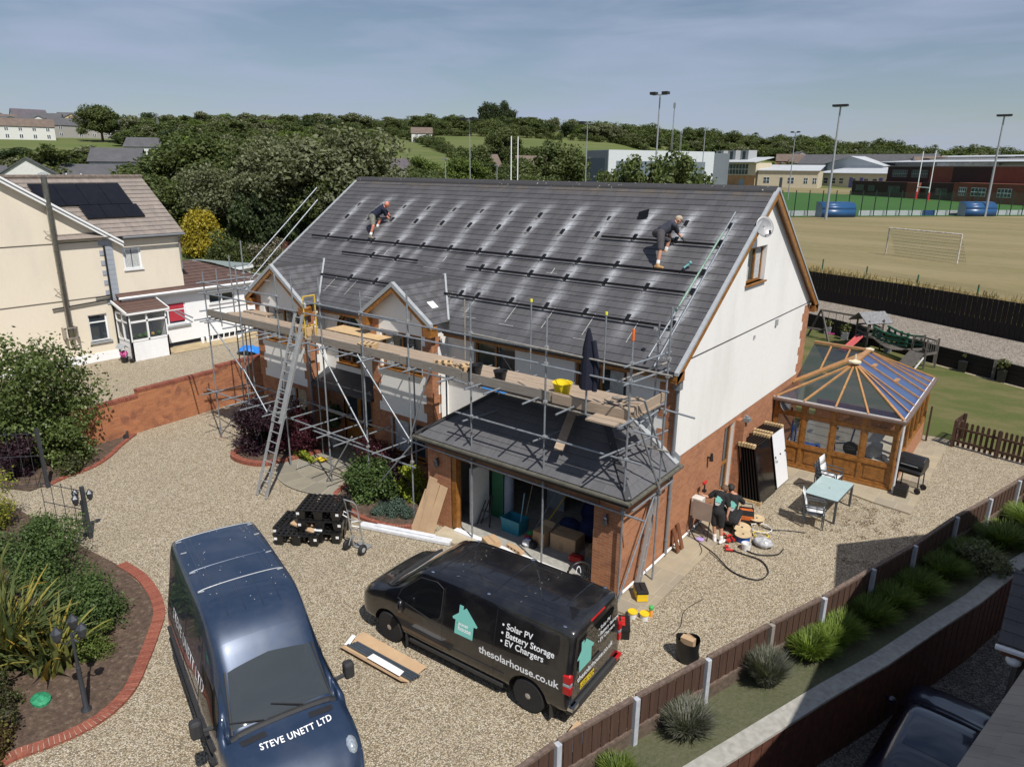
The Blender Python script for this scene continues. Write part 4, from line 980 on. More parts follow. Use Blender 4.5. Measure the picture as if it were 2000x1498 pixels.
# VEHICLES
def paint(name,c,metal=.0,rough=.25,dust=.04):
    t=NT(name);d=t.ramp(t.noise(1.4,6,.7),[(.45,0.0),(.9,dust)]);t.col(t.mix(d,c,(.35,.32,.27)));t.set(Metallic=metal,Roughness=rough)
    t.set(Coat__Weight=1.0);t.b.inputs['Coat Roughness'].default_value=.04;MATS[name]=t.m;return t.m
BLACKPAINT=paint('black_paint',(.004,.004,.006),0,.3,.10)
BLUEPAINT=paint('dark_blue_metallic',(.016,.034,.075),.3,.36,.10)
WSCREEN=glass('windscreen_glass',(.035,.042,.045),.04)
SIDEGL=glass('side_glass',(.006,.007,.008),.03)
TRIM=mat('grey_black_trim',(.03,.03,.032),.55,var=.1)
CHROME=mat('bright_chrome',(.7,.72,.75),.15,1.0,var=0)
REDLENS=mat('red_lens',(.45,.012,.015),.12,var=.05)
HEADL=mat('headlamp_lens',(.45,.50,.55),.08,.5,var=.4,scale=25)
LETTER=mat('white_lettering',(.80,.81,.82),.5,var=0)
TEAL=mat('turquoise_decal',(.19,.52,.46),.5,var=.02)
class Body:
    """loft through rows (x, [(halfwidth, z) ...]) with smooth interpolation; can be asked where its surface is"""
    def __init__(s,rows,nx=72,sub=4):
        X=np.array([r[0] for r in rows],float);P=np.array([r[1] for r in rows],float)   # n,k,2
        xs=np.linspace(X[0],X[-1],nx);xs=np.unique(np.concatenate([xs,X]))
        def hermite(X,Y,x):   # monotone-ish cubic
            d=np.gradient(Y,X);i=np.clip(np.searchsorted(X,x,'right')-1,0,len(X)-2);h=X[i+1]-X[i];t=(x-X[i])/h
            dl=np.diff(Y)/np.diff(X);lim=2.5
            for j in range(len(X)):
                a=dl[max(j-1,0)];b=dl[min(j,len(dl)-1)]
                d[j]=0 if a*b <=0 else math.copysign(min(abs(d[j]),lim*min(abs(a),abs(b))),a)
            return (2*t**3-3*t**2+1)*Y[i]+(t**3-2*t**2+t)*h*d[i]+(-2*t**3+3*t**2)*Y[i+1]+(t**3-t**2)*h*d[i+1]
        K=P.shape[1];Q=np.zeros((len(xs),K,2))
        for k in range(K):
            for c in range(2): Q[:,k,c]=hermite(X,P[:,k,c],xs)
        R_=[]
        for k in range(K-1):       # catmull-rom along the section
            p0,p1,p2,p3=Q[:,max(k-1,0)],Q[:,k],Q[:,k+1],Q[:,min(k+2,K-1)]
            for j in range(sub):
                t=j/sub;R_.append(.5*((2*p1)+(p2-p0)*t+(2*p0-5*p1+4*p2-p3)*t*t+(-p0+3*p1-3*p2+p3)*t**3))
        R_.append(Q[:,-1]);s.S=np.stack(R_,1);s.S[:,:,0]=np.maximum(s.S[:,:,0],0);s.S[:,-1,0]=0;s.xs=xs
    def sec(s,x):
        x=min(max(x,s.xs[0]),s.xs[-1]);i=min(np.searchsorted(s.xs,x,'right')-1,len(s.xs)-2);t=(x-s.xs[i])/(s.xs[i+1]-s.xs[i]);return s.S[i]*(1-t)+s.S[i+1]*t
    def side(s,x,z,sg=1,off=.004):
        c=s.sec(x);k=int(np.argmax(c[:,0]< c[:,0].max()*.55)) or len(c);z_=c[:k,1];y_=c[:k,0]
        y=float(np.interp(z,z_,y_));e=.02;y2=float(np.interp(z+e,z_,y_));n=Vector((0,e,-(y2-y))).normalized()
        return Vector((x,sg*(y+n.y*off),z+n.z*off))
    def top(s,x,y,off=.004):
        def tz(x,y):
            c=s.sec(x)[::-1];return float(np.interp(abs(y),c[:,0][:len(c)//2],c[:,1][:len(c)//2]))
        z=tz(x,y);n=Vector((-(tz(x+.03,y)-tz(x-.03,y))/.06,-(tz(x,y+.03)-tz(x,y-.03))/.06,1)).normalized()
        return Vector((x,y,z))+n*off
    def mesh(s,name,m,parent,arches=()):
        n,K=s.S.shape[:2];V=[];F=[]
        for i in range(n):
            V+=[(s.xs[i],s.S[i,k,0],s.S[i,k,1]) for k in range(K)]+[(s.xs[i],-s.S[i,k,0],s.S[i,k,1]) for k in range(K-2,-1,-1)]
        L=2*K-1
        for i in range(n-1):
            for k in range(L): a=i*L+k;b=i*L+(k+1)% L;F.append((a,b,b+L,a+L))
        F.append(tuple(range(L)));F.append(tuple(range(n*L-1,(n-1)*L-1,-1)))
        q=M();q.v=V;q.f=F;q.m=[0]*len(F);o=q.build(name,m,None,smooth=True)
        for (x,z,r) in arches:
            for sg in (1,-1):
                cm=M();cm.tube((x,sg*.72,z),(x,sg*1.4,z),r,n=36);co=cm.build('cut',m)
                b=o.modifiers.new('b','BOOLEAN');b.operation='DIFFERENCE';b.object=co;b.solver='EXACT'
                dg=bpy.context.evaluated_depsgraph_get();dg.update();me=bpy.data.meshes.new_from_object(o.evaluated_get(dg));o.modifiers.clear();o.data=me;bpy.data.objects.remove(co)
        try: o.data.set_sharp_from_angle(angle=R(40))
        except Exception: pass
        o.parent=parent
        return o
def scan(poly,fn,nr=8,nc=10):
    vs_=[p[1] for p in poly];v0,v1=min(vs_)+1e-4,max(vs_)-1e-4;q=M();rows=[]
    for i in range(nr+1):
        v=v0+(v1-v0)*i/nr;c=[]
        for j in range(len(poly)):
            (a,b),(c_,d)=poly[j],poly[(j+1)% len(poly)]
            if (b-v)*(d-v) <=0 and b !=d: c.append(a+(c_-a)*(v-b)/(d-b))
        rows.append([fn(min(c)+(max(c)-min(c))*k/nc,v) for k in range(nc+1)])
    for r_ in rows: q.v+=[tuple(p) for p in r_]
    for i in range(nr):
        for k in range(nc): a=i*(nc+1)+k;q.f.append((a,a+1,a+nc+2,a+nc+1));q.m.append(0)
    return q
def wheel(parent,x,y,r,sg,w=.235,steel=False):
    e=M();z=r
    prof=[(r*.60,-w/2),(r*.90,-w/2),(r*.985,-w*.36),(r,-w*.22),(r,w*.22),(r*.985,w*.36),(r*.90,w/2),(r*.62,w/2)]
    e.lathe(prof,(x,y,z),36,axis='Y');t=e.build('wheel',RUBBER,parent,smooth=True)
    q=M();yo=y+sg*(w*.33)
    q.lathe([(r*.66,-.02),(r*.66,.02),(r*.60,.025),(r*.56,-.03),(.01,-.045)] if sg> 0 else [(r*.66,.02),(r*.66,-.02),(r*.60,-.025),(r*.56,.03),(.01,.045)],(x,yo,z),30,axis='Y')
    q.build('rim',mat('grey_alloy',(.16,.15,.15),.35,.8,var=.1),t,smooth=True)
    s_=M()
    for k in range(5):
        for dd in (-.2,.2):
            a=2*math.pi*k/5+.3;c=Vector((math.cos(a),0,math.sin(a)));d=Vector((math.cos(a+dd),0,math.sin(a+dd)))
            s_.beam(Vector((x,yo+sg*.015,z))+c*r*.1,Vector((x,yo+sg*.025,z))+d*r*.62,r*.11,.03,up=(0,1,0))
    s_.lathe([(r*.17,-.03),(r*.17,.03),(r*.08,.04)] ,(x,yo+sg*.01,z),12,axis='Y')
    s_.build('spokes',mat('bronze_grey_alloy',(.50,.47,.46),.35,.6,var=.1),t)
HOUSE2=[(0,0),(1,0),(1,.62),(1.16,.62),(1.2,.70),(.52,1.30),(.36,1.16),(.36,1.34),(.14,1.34),(.14,.97),(-.18,.70),(-.14,.62),(0,.62)]
BOLT=[(.17,.62),(.05,.36),(.14,.38),(.08,.14),(.27,.46),(.17,.44),(.26,.62)]
def logo(fn,s,parent):
    q=M();q.holes([(a*s,b*s) for a,b in HOUSE2],[],fn);q.build('logo',TEAL,parent)
    f2=lambda u,v: fn(u,v,.004)
    q=M();q.holes([(a*s+.0*s,b*s+.3*s) for a,b in BOLT],[],f2);q.build('bolt_mark',DKGREY,parent)
    for i,wd in enumerate(('the','solar','house')):
        text(wd,.27*s*1.1,'lettering',LETTER,parent,lambda u,v,i=i: fn(u+(.33 if i==0 else .17)*s,v+(.68-.23*i)*s,.004),bold=.003)
def van(name,label,loc,rz,rows,pm,arches,wr,ww=.235,body=True):
    e=empty(name,loc,rz,label,'van');B=Body(rows);b=B.mesh('body',pm,e,arches);return e,B,b
# black panel van
def rowsB():
    def r(x,W,T,Wt,zb=.30,belt=1.12):
        if T< 1.30: return (x,[(W-.14,zb),(W-.03,zb+.10),(W,.52),(W,zb+(T-zb)*.60),(W-.015,zb+(T-zb)*.80),(W-.05,T-.10),(W-.14,T-.035),(W-.30,T-.01),(W*.4,T+.012),(0,T+.02)])
        return (x,[(W-.14,zb),(W-.03,zb+.10),(W,.55),(W,.92),(W-.02,belt),(W-.02-(W-Wt)*.55,belt+(T-belt)*.55),(Wt+.005,T-.13),(Wt-.08,T-.025),(Wt*.5,T+.012),(0,T+.02)])
    return [r(-2.57,.93,1.87,.74,.36),r(-2.54,.965,1.92,.79,.33),r(-2.45,.99,1.95,.82),r(-2.2,1.0,1.965,.83),r(-1,1.01,1.975,.84),r(.0,1.01,1.97,.835),r(.55,1.01,1.955,.83),r(.95,1.005,1.90,.81),r(1.25,1.0,1.72,.80),r(1.60,.995,1.47,.82),r(1.85,.99,1.295,.84),r(2.1,.98,1.22,.8),r(2.4,.96,1.12,.8),r(2.58,.90,.98,.7),r(2.68,.80,.84,.6),r(2.735,.62,.66,.5,.33)]
BA=R(182.5)
c_,s_=math.cos(BA),math.sin(BA)
bx=.48-(c_*-1.72-s_*1.0);by=-6.63-(s_*-1.72+c_*1.0)
bv,B,bb=van('black_van','shiny black panel van with turquoise house logos, parked by the garage',(bx,by,0),BA,rowsB(),BLACKPAINT,((-1.72,.36,.42),(1.78,.36,.42)),.35)
for x in (-1.72,1.78):
    for sg in (1,-1): wheel(bv,x,sg*.865,.348,sg)
    for sg in (1,-1):
        q=M();q.tube((x,sg*.60,.40),(x,sg*.745,.40),.415,n=24);q.build('wheel_arch',DKGREY,bv)
        q=M();q.box(x-.50,x-.47,sg*.78,sg*.99,.10,.40);q.build('mudflap',TRIM,bv)
# windows
for sg in (1,-1):
    f=lambda u,v,sg=sg: B.side(u,v,sg,.006)
    w=[(.36,1.20),(.36,1.74),(.52,1.80),(.95,1.74),(1.42,1.34),(1.48,1.18),(.62,1.06),(.44,1.08)]
    scan(w,f).build('side_window',SIDEGL,bv,smooth=True)
    fr=M();pts=[Vector(B.side(u,v,sg,.008)) for u,v in [(.34,1.18),(.34,1.75),(.52,1.82),(.96,1.755),(1.45,1.34),(1.51,1.16),(.62,1.04),(.43,1.06),(.34,1.18)]];fr.path(pts,.008,5);fr.build('window_seal',TRIM,bv)
    # panel gaps
    g=M()
    for x in (.30,-.95): g.path([B.side(x,z,sg,.001) for z in np.linspace(.45,1.80,14)],.005,4)
    g.path([B.side(x,1.0-.02*x,sg,.0) for x in np.linspace(-2.45,.3,18)],.006,4);g.path([B.side(x,.62,sg,.001) for x in np.linspace(-1.2,1.3,16)],.012,5)
    g.build('panel_gap',DKGREY,bv)
    mi=M();mi.ball((1.26,sg*1.13,1.14),.13,12,sc=(.55,.8,1.15));mi.tube((1.3,sg*.98,1.05),(1.27,sg*1.1,1.06),.04);mi.build('wing_mirror',BLACKPAINT,bv,smooth=True)
    si=M();si.box(-1.15,1.22,sg*.93,sg*.985,.24,.33);si.build('sill',TRIM,bv,bevel=.02)
scan([(.98,-.66),(1.78,-.84),(1.84,0),(1.78,.84),(.98,.66),(.93,0)],lambda u,v: B.top(u,v,.008),12,12).build('windscreen',WSCREEN,bv,smooth=True)
dm=M();dm.path([B.top(1.86,y,.02) for y in np.linspace(-.84,.84,16)],.035,6);dm.build('wiper_cowl',TRIM,bv)
for sg in (1,-1): dm=M();dm.path([B.top(x,sg*(.665+.18*(x-.98)/.8),.012) for x in np.linspace(.96,1.8,10)],.014,5);dm.build('screen_pillar',TRIM,bv)
# bonnet, lamps, grille
g=M();g.box(2.66,2.745,-.42,.42,.42,.66);g.build('grille',TRIM,bv,bevel=.02)
for sg in (1,-1): h=M();h.ball((2.53,sg*.72,.88),.16,12,sc=(.6,1.0,.42));h.build('headlight',HEADL,bv,smooth=True)
bu=M();bu.add([B.side(x,z,sg,.004) for sg in (1,) for x in (2.3,2.5) for z in (.35,.5)],[(0,1,3,2)]);
# roof: cross beams, dents, fixing points
for x in (.62,-.72,-2.05):
    q=M();q.path([B.top(x,y,.004) for y in np.linspace(-.78,.78,16)],.011,4);q.build('roof_rib',BLACKPAINT,bv,smooth=True)
for x in (.72,-.66,-2.32):
    for sg in (1,-1): q=M();q.ball(B.top(x,sg*.74,.01),.03,8,sc=(1.3,1,.6));q.build('roof_fixing',CHROME,bv)
sc_=M()
for x0,k in ((.25,.1),(-1.35,-.07)):
    pts=[B.top(x0+k*math.sin(y*9)+.03*math.sin(y*31),y,.0015) for y in np.linspace(-.7,.7,40)]
    for i in range(39):
        if i% 5==1: sc_.beam(pts[i],pts[i+1],.005,.001)
sc_.build('roof_scratch',mat('dusty_scratch',(.30,.29,.28),.7),bv)
vn=M();vn.box(.95,1.12,-.1,.08,0,0.001)
# lettering on the near side
def sideB(u,v,off=.005,x0=0,z0=0): return B.side(x0-u,z0+v,1,off)
logo(lambda u,v,o=.005: B.side(-.02-u,1.00+v,1,o),.44,bv)
for i,t_ in enumerate(('\u2022 Solar PV','\u2022 Battery Storage','\u2022 EV Chargers')):
    text(t_,.165,'lettering',LETTER,bv,lambda u,v,i=i: B.side(-1.08-u,1.52-.155*i+v,1,.005),bold=.0025)
text('thesolarhouse.co.uk',.215,'lettering',LETTER,bv,lambda u,v: B.side(-.62-u,.84+v,1,.005),bold=.004)
# back doors: built on a slightly sloping plane
def rearp(y,z,off=0.0): return Vector((-2.572-off,y,z))
q=scan([(-.88,.52),(-.88,1.1),(-.76,1.82),(.76,1.82),(.88,1.1),(.88,.52)],lambda u,v: rearp(u,v,.002),8,10);q.build('tailgate',BLACKPAINT,bv,smooth=True)
q=scan([(-.72,1.12),(-.66,1.72),(.66,1.72),(.72,1.12)],lambda u,v: rearp(u,v,.007),4,8);q.build('rear_window',SIDEGL,bv,smooth=True)
f=lambda u,v,o=.012: rearp(.66-u,1.06+v,o)
logo(f,.44,bv)
for i,t_ in enumerate(('\u2022 Solar PV','\u2022 Battery Storage','\u2022 EV Chargers')):
    text(t_,.115,'lettering',LETTER,bv,lambda u,v,i=i: rearp(-.03-u,1.50-.13*i+v,.012),bold=.002)
text('thesolarhouse.co.uk',.165,'lettering',LETTER,bv,lambda u,v: rearp(.70-u,.86+v,.010),bold=.003)
pl_=M();pl_.quad(*[rearp(y,z,.012) for y,z in ((.60,.66),(.08,.66),(.08,.79),(.60,.79))]);npl=pl_.build('number_plate',mat('yellow_plate',(.80,.58,.02),.4,var=0),bv)
text('LG25 CLN',.118,'lettering',mat('plate_black',(.01,.01,.01),.5,var=0),npl,lambda u,v: rearp(.585-u,.685+v,.015),bold=.002)
for sg in (1,-1):
    q=M();
    for z0,z1,m_ in ((.78,.93,0),(.94,1.0,1),(1.01,1.16,0)): q.box(-2.60,-2.45,sg*.895,sg*.995,z0,z1,m_)
    q.build('tail_light',[REDLENS,HEADL],bv,bevel=.01)
    q=M();q.box(-2.645,-2.5,sg*.74,sg*.95,.43,.50);q.build('reflector',REDLENS if sg< 0 else CHROME,bv)
q=M();q.box(-2.64,-2.45,-.93,.93,.32,.50);q.build('rear_bumper',TRIM,bv,bevel=.04)
q=M();q.box(-2.58,-2.50,-.26,.26,1.86,1.90);q.build('brake_light',REDLENS,bv,bevel=.01)
q=M();q.path([rearp(y,1.0,.03) for y in (-.15,0,.15)],.02,6);q.build('door_handle',TRIM,bv)
# blue high-roof van
def rowsT():
    def r(x,W,T,Wt,zb=.36,belt=1.32):
        if T< 1.42: return (x,[(W-.12,zb),(W-.02,zb+.12),(W,.60),(W,zb+(T-zb)*.62),(W-.02,zb+(T-zb)*.82),(W-.07,T-.08),(W-.18,T-.02),(W-.34,T+.00),(W*.4,T+.02),(0,T+.03)])
        return (x,[(W-.12,zb),(W-.02,zb+.12),(W,.62),(W,1.05),(W-.02,belt),(W-.02-(W-Wt)*.5,belt+(T-belt)*.5),(Wt+.01,T-.16),(Wt-.09,T-.03),(Wt*.5,T+.01),(0,T+.02)])
    return [r(-2.765,.95,2.60,.72),r(-2.72,.99,2.67,.77),r(-2.6,1.02,2.71,.79),r(-1.5,1.03,2.73,.80),r(-.3,1.03,2.73,.80),r(.05,1.03,2.70,.79),r(.35,1.03,2.60,.78),r(.65,1.02,2.40,.77),r(.92,1.02,2.12,.77),r(1.2,1.01,1.79,.79),r(1.5,1.0,1.43,.82),r(1.62,.995,1.36,.8),r(1.95,.985,1.27,.8),r(2.25,.96,1.15,.8),r(2.5,.90,.98,.75),r(2.68,.80,.80,.65),r(2.765,.68,.64,.55)]
TA=R(-18.3);c_,s_=math.cos(TA),math.sin(TA)
tv,T,tb=van('blue_van','dark blue metallic high-roof van facing the camera on the gravel',(-3.02,-9.80,0),TA,rowsT(),BLUEPAINT,((-1.56,.40,.44),(1.74,.40,.44)),.37)
for x in (-1.56,1.74):
    for sg in (1,-1): wheel(tv,x,sg*.90,.36,sg)
    for sg in (1,-1): q=M();q.tube((x,sg*.60,.42),(x,sg*.75,.42),.43,n=24);q.build('wheel_arch',DKGREY,tv)
q=scan([(.95,-.67),(1.47,-.75),(1.53,0),(1.47,.75),(.95,.67),(.90,0)],lambda u,v: T.top(u,v,.008),14,14);q.build('windscreen',WSCREEN,tv,smooth=True)
q=M();q.path([T.top(1.56,y,.0) for y in np.linspace(-.80,.80,16)],.05,6);q.build('wiper_cowl',TRIM,tv)
for sg in (1,-1):
    q=M();q.path([T.top(x,sg*(.685+.08*(x-.95)/.5),.004) for x in np.linspace(.93,1.50,10)],.02,5);q.build('screen_seal',TRIM,tv)
    q=M();q.path([T.top(1.53,sg*.3,.05),T.top(1.38,sg*.3-.45,.03)],.012,5);q.build('wiper',DKGREY,tv)
    f=lambda u,v,sg=sg: T.side(u,v,sg,.006)
    scan([(.30,1.34),(.30,1.92),(.80,1.90),(1.15,1.62),(1.40,1.30),(.8,1.24)],f).build('side_window',SIDEGL,tv,smooth=True)
    q=M();q.box(1.06,1.24,sg*1.12,sg*1.30,1.30,1.60);q.build('wing_mirror',TRIM,tv,bevel=.05)
    q=M();q.tube((1.16,sg*.96,1.36),(1.15,sg*1.16,1.38),.035);q.build('mirror_arm',TRIM,tv)
    g=M()
    for x in (.24,-.95): g.path([T.side(x,z,sg,.001) for z in np.linspace(.5,2.3,16)],.006,4)
    g.path([T.side(x,1.28,sg,.001) for x in np.linspace(-2.6,.2,18)],.006,4);g.build('panel_gap',DKGREY,tv)
    for z in (.72,.98): q=M();q.path([T.side(x,z,sg,.012) for x in np.linspace(-2.5,1.2,18)],.035,6);q.build('side_moulding',TRIM,tv)
    q=M();q.ball((2.22,sg*.76,1.0),.20,14,sc=(1.2,.6,.75));q.build('headlight',HEADL,tv,smooth=True)
    q=M();q.add([T.top(x,sg*y,.006) for x,y in ((1.66,.34),(1.66,.72),(1.76,.70),(1.76,.32))],[(0,1,2,3)]);q.build('bonnet_vent',DKGREY,tv)
    g=M();g.path([T.top(x,sg*.74,.002) for x in np.linspace(-2.65,.6,24)],.010,4)
    g.build('roof_gutter',BLUEPAINT,tv,smooth=True)
    for x in (-2.5,-2.0,-1.2,-.5): q=M();p=T.top(x,sg*.66,.006);q.box(p.x-.015,p.x+.015,p.y-.05,p.y+.05,p.z,p.z+.008);q.build('roof_fixing',LEAD,tv)
text('STEVE UNETT LTD',.25,'lettering',LETTER,tv,lambda u,v: T.side(-2.0+u*1.12,1.50+v*1.15,-1,.006),bold=.004,spacing=1.1)
text('STEVE UNETT LTD',.122,'lettering',LETTER,tv,lambda u,v: T.top(1.97-v*1.25-.14*abs(u-.5)**2,-.48+u,.006),bold=.0022,spacing=1.12)
for x in (-2.6,-.55,-1.25): q=M();q.path([T.top(x,y,.002) for y in np.linspace(-.70,.70,20)],.009,4);q.build('roof_seam',LEAD if x> -1 or x< -2.5 else BLUEPAINT,tv,smooth=True)
for y in (-.56,-.46,.46,.56): q=M();q.path([T.top(x,y,.001) for x in np.linspace(-2.5,-.6,20)],.008,4);q.build('roof_rib',BLUEPAINT,tv,smooth=True)
for y in (-.42,-.14,.14,.42): q=M();q.path([T.top(x,y,.0) for x in np.linspace(-.45,.3,12)],.010,4);q.build('roof_rib',BLUEPAINT,tv,smooth=True)
q=M()
for i in range(34): p=T.top(random.uniform(-2.6,.3),random.uniform(-.7,.7),.002);a=random.uniform(0,3.1);r_=random.uniform(.004,.012);q.beam(p-Vector((math.cos(a)*r_,math.sin(a)*r_,0)),p+Vector((math.cos(a)*r_,math.sin(a)*r_,0)),.008,.002)
q.build('bird_dropping',mat('white_dropping',(.65,.66,.66),.8),tv)
g=M()
for i in range(4): g.box(2.70-.0*i,2.775,-.58+.03*i,.58-.03*i,.62+.075*i,.655+.075*i)
g.build('grille_bar',TRIM,tv,bevel=.01);q=M();q.box(2.60,2.74,-.62,.62,.58,.90);q.build('grille',DKGREY,tv,bevel=.02)
q=M();q.box(2.5,2.79,-.86,.86,.34,.56);q.build('front_bumper',TRIM,tv,bevel=.05)
# black car down on the neighbour's drive
def rowsC():
    def r(x,W,T,Wt,zb=.25,belt=.88):
        if T< 1.0: return (x,[(W-.1,zb),(W-.02,zb+.1),(W,.5),(W,zb+(T-zb)*.65),(W-.03,zb+(T-zb)*.85),(W-.09,T-.04),(W-.2,T-.01),(W-.35,T),(W*.4,T+.015),(0,T+.02)])
        return (x,[(W-.1,zb),(W-.02,zb+.1),(W,.5),(W,.7),(W-.03,belt),(W-.04-(W-Wt)*.6,belt+(T-belt)*.6),(Wt,T-.08),(Wt-.1,T-.015),(Wt*.5,T+.01),(0,T+.02)])
    return [r(-2.15,.70,.80,.6),r(-2.1,.80,.98,.65),r(-1.9,.86,1.06,.66),r(-1.45,.89,1.34,.60),r(-.8,.90,1.44,.62),r(-.1,.90,1.45,.62),r(.3,.90,1.40,.63),r(.6,.90,1.25,.66),r(1.05,.89,.985,.72),r(1.5,.88,.93,.7),r(1.9,.82,.80,.6),r(2.1,.68,.66,.5)]
CARP=paint('sky_tinted_black_paint',(.003,.007,.025),0,.3,.02)  # blue of the reflected sky is mixed into the paint colour
ce=empty('black_car',(6.62,-2.35,-1.35),R(84),'very dark car in deep shade on the sunken driveway at the bottom right','car')
Cb=Body(rowsC(),50);Cb.mesh('body',CARP,ce,((-1.3,.32,.37),(1.35,.32,.37)))
for x in (-1.3,1.35):
    for sg in (1,-1): wheel(ce,x,sg*.76,.32,sg,.2)
SKYG=glass('blue_reflecting_glass',(.01,.02,.04),.04)
scan([(.32,-.55),(1.0,-.70),(1.06,0),(1.0,.70),(.32,.55),(.27,0)],lambda u,v: Cb.top(u,v,.008),10,10).build('windscreen',SKYG,ce,smooth=True)
scan([(-1.85,-.58),(-1.42,-.5),(-1.42,.5),(-1.85,.58)],lambda u,v: Cb.top(u,v,.008),6,8).build('rear_screen',SKYG,ce,smooth=True)
scan([(-.95,-.42),(-.2,-.42),(-.2,.42),(-.95,.42)],lambda u,v: Cb.top(u,v,.005),6,8).build('sunroof',SKYG,ce,smooth=True)
for sg in (1,-1):
    scan([(-1.35,.92),(-1.0,1.30),(.15,1.32),(.65,1.0),(.75,.90)],lambda u,v,sg=sg: Cb.side(u,v,sg,.006)).build('side_window',SIDEGL,ce,smooth=True)
    q=M();q.ball((.72,sg*1.02,.95),.11,10,sc=(.6,1,.75));q.build('wing_mirror',CARP,ce,smooth=True)
    q=M();q.ball((1.88,sg*.62,.62),.13,10,sc=(.8,1,.5));q.build('headlight',HEADL,ce,smooth=True)
# PEOPLE
SKIN=mat('skin',(.52,.27,.18),.5,var=.12,scale=12);SKINR=mat('reddened_skin',(.55,.20,.13),.45,var=.12,scale=12)
def chainmesh(name,segs,m,parent,vox=.012,balls=()):
    """overlapping tapered capsules fused by a voxel remesh into one continuous surface"""
    q=M()
    for p,a,r0,r1 in segs:
        p,a=Vector(p),Vector(a);q.tube(p,a,r0,r1,n=12);q.ball(p,r0,12);q.ball(a,r1,12)
    for c,r,sc in balls: q.ball(c,r,14,sc=sc)
    o=q.build(name,m,parent,smooth='all');md=o.modifiers.new('r','REMESH');md.mode='VOXEL';md.voxel_size=vox;md.use_smooth_shade=True
    s=o.modifiers.new('s','CORRECTIVE_SMOOTH') if False else o.modifiers.new('s','SMOOTH');s.factor=.5;s.iterations=3;return o
def hand(segs,w,fdir,out,r=.009,L=.09):
    """palm and five fingers from wrist w pointing along fdir; out = thumb side"""
    w=Vector(w);f=Vector(fdir).normalized();o=Vector(out);o=(o-f*o.dot(f)).normalized();n=f.cross(o)
    pc=w+f*.05
    for k in (-1,0,1): segs.append((w+o*.012*k,w+f*.085+o*.026*k,.017,.014))
    for k,l in enumerate((.062,.074,.068,.052)):
        b=w+f*.088+o*(.032-.021*k);m_=b+f*l*.55+n*.012;segs.append((b,m_,r,r));segs.append((m_,m_+f*l*.35+n*.032,r,r*.85))
    b=w+f*.03+o*.03;segs.append((b,b+f*.035+o*.032,.012,.010));segs.append((b+f*.035+o*.032,b+f*.065+o*.03+n*.02,.010,.009))
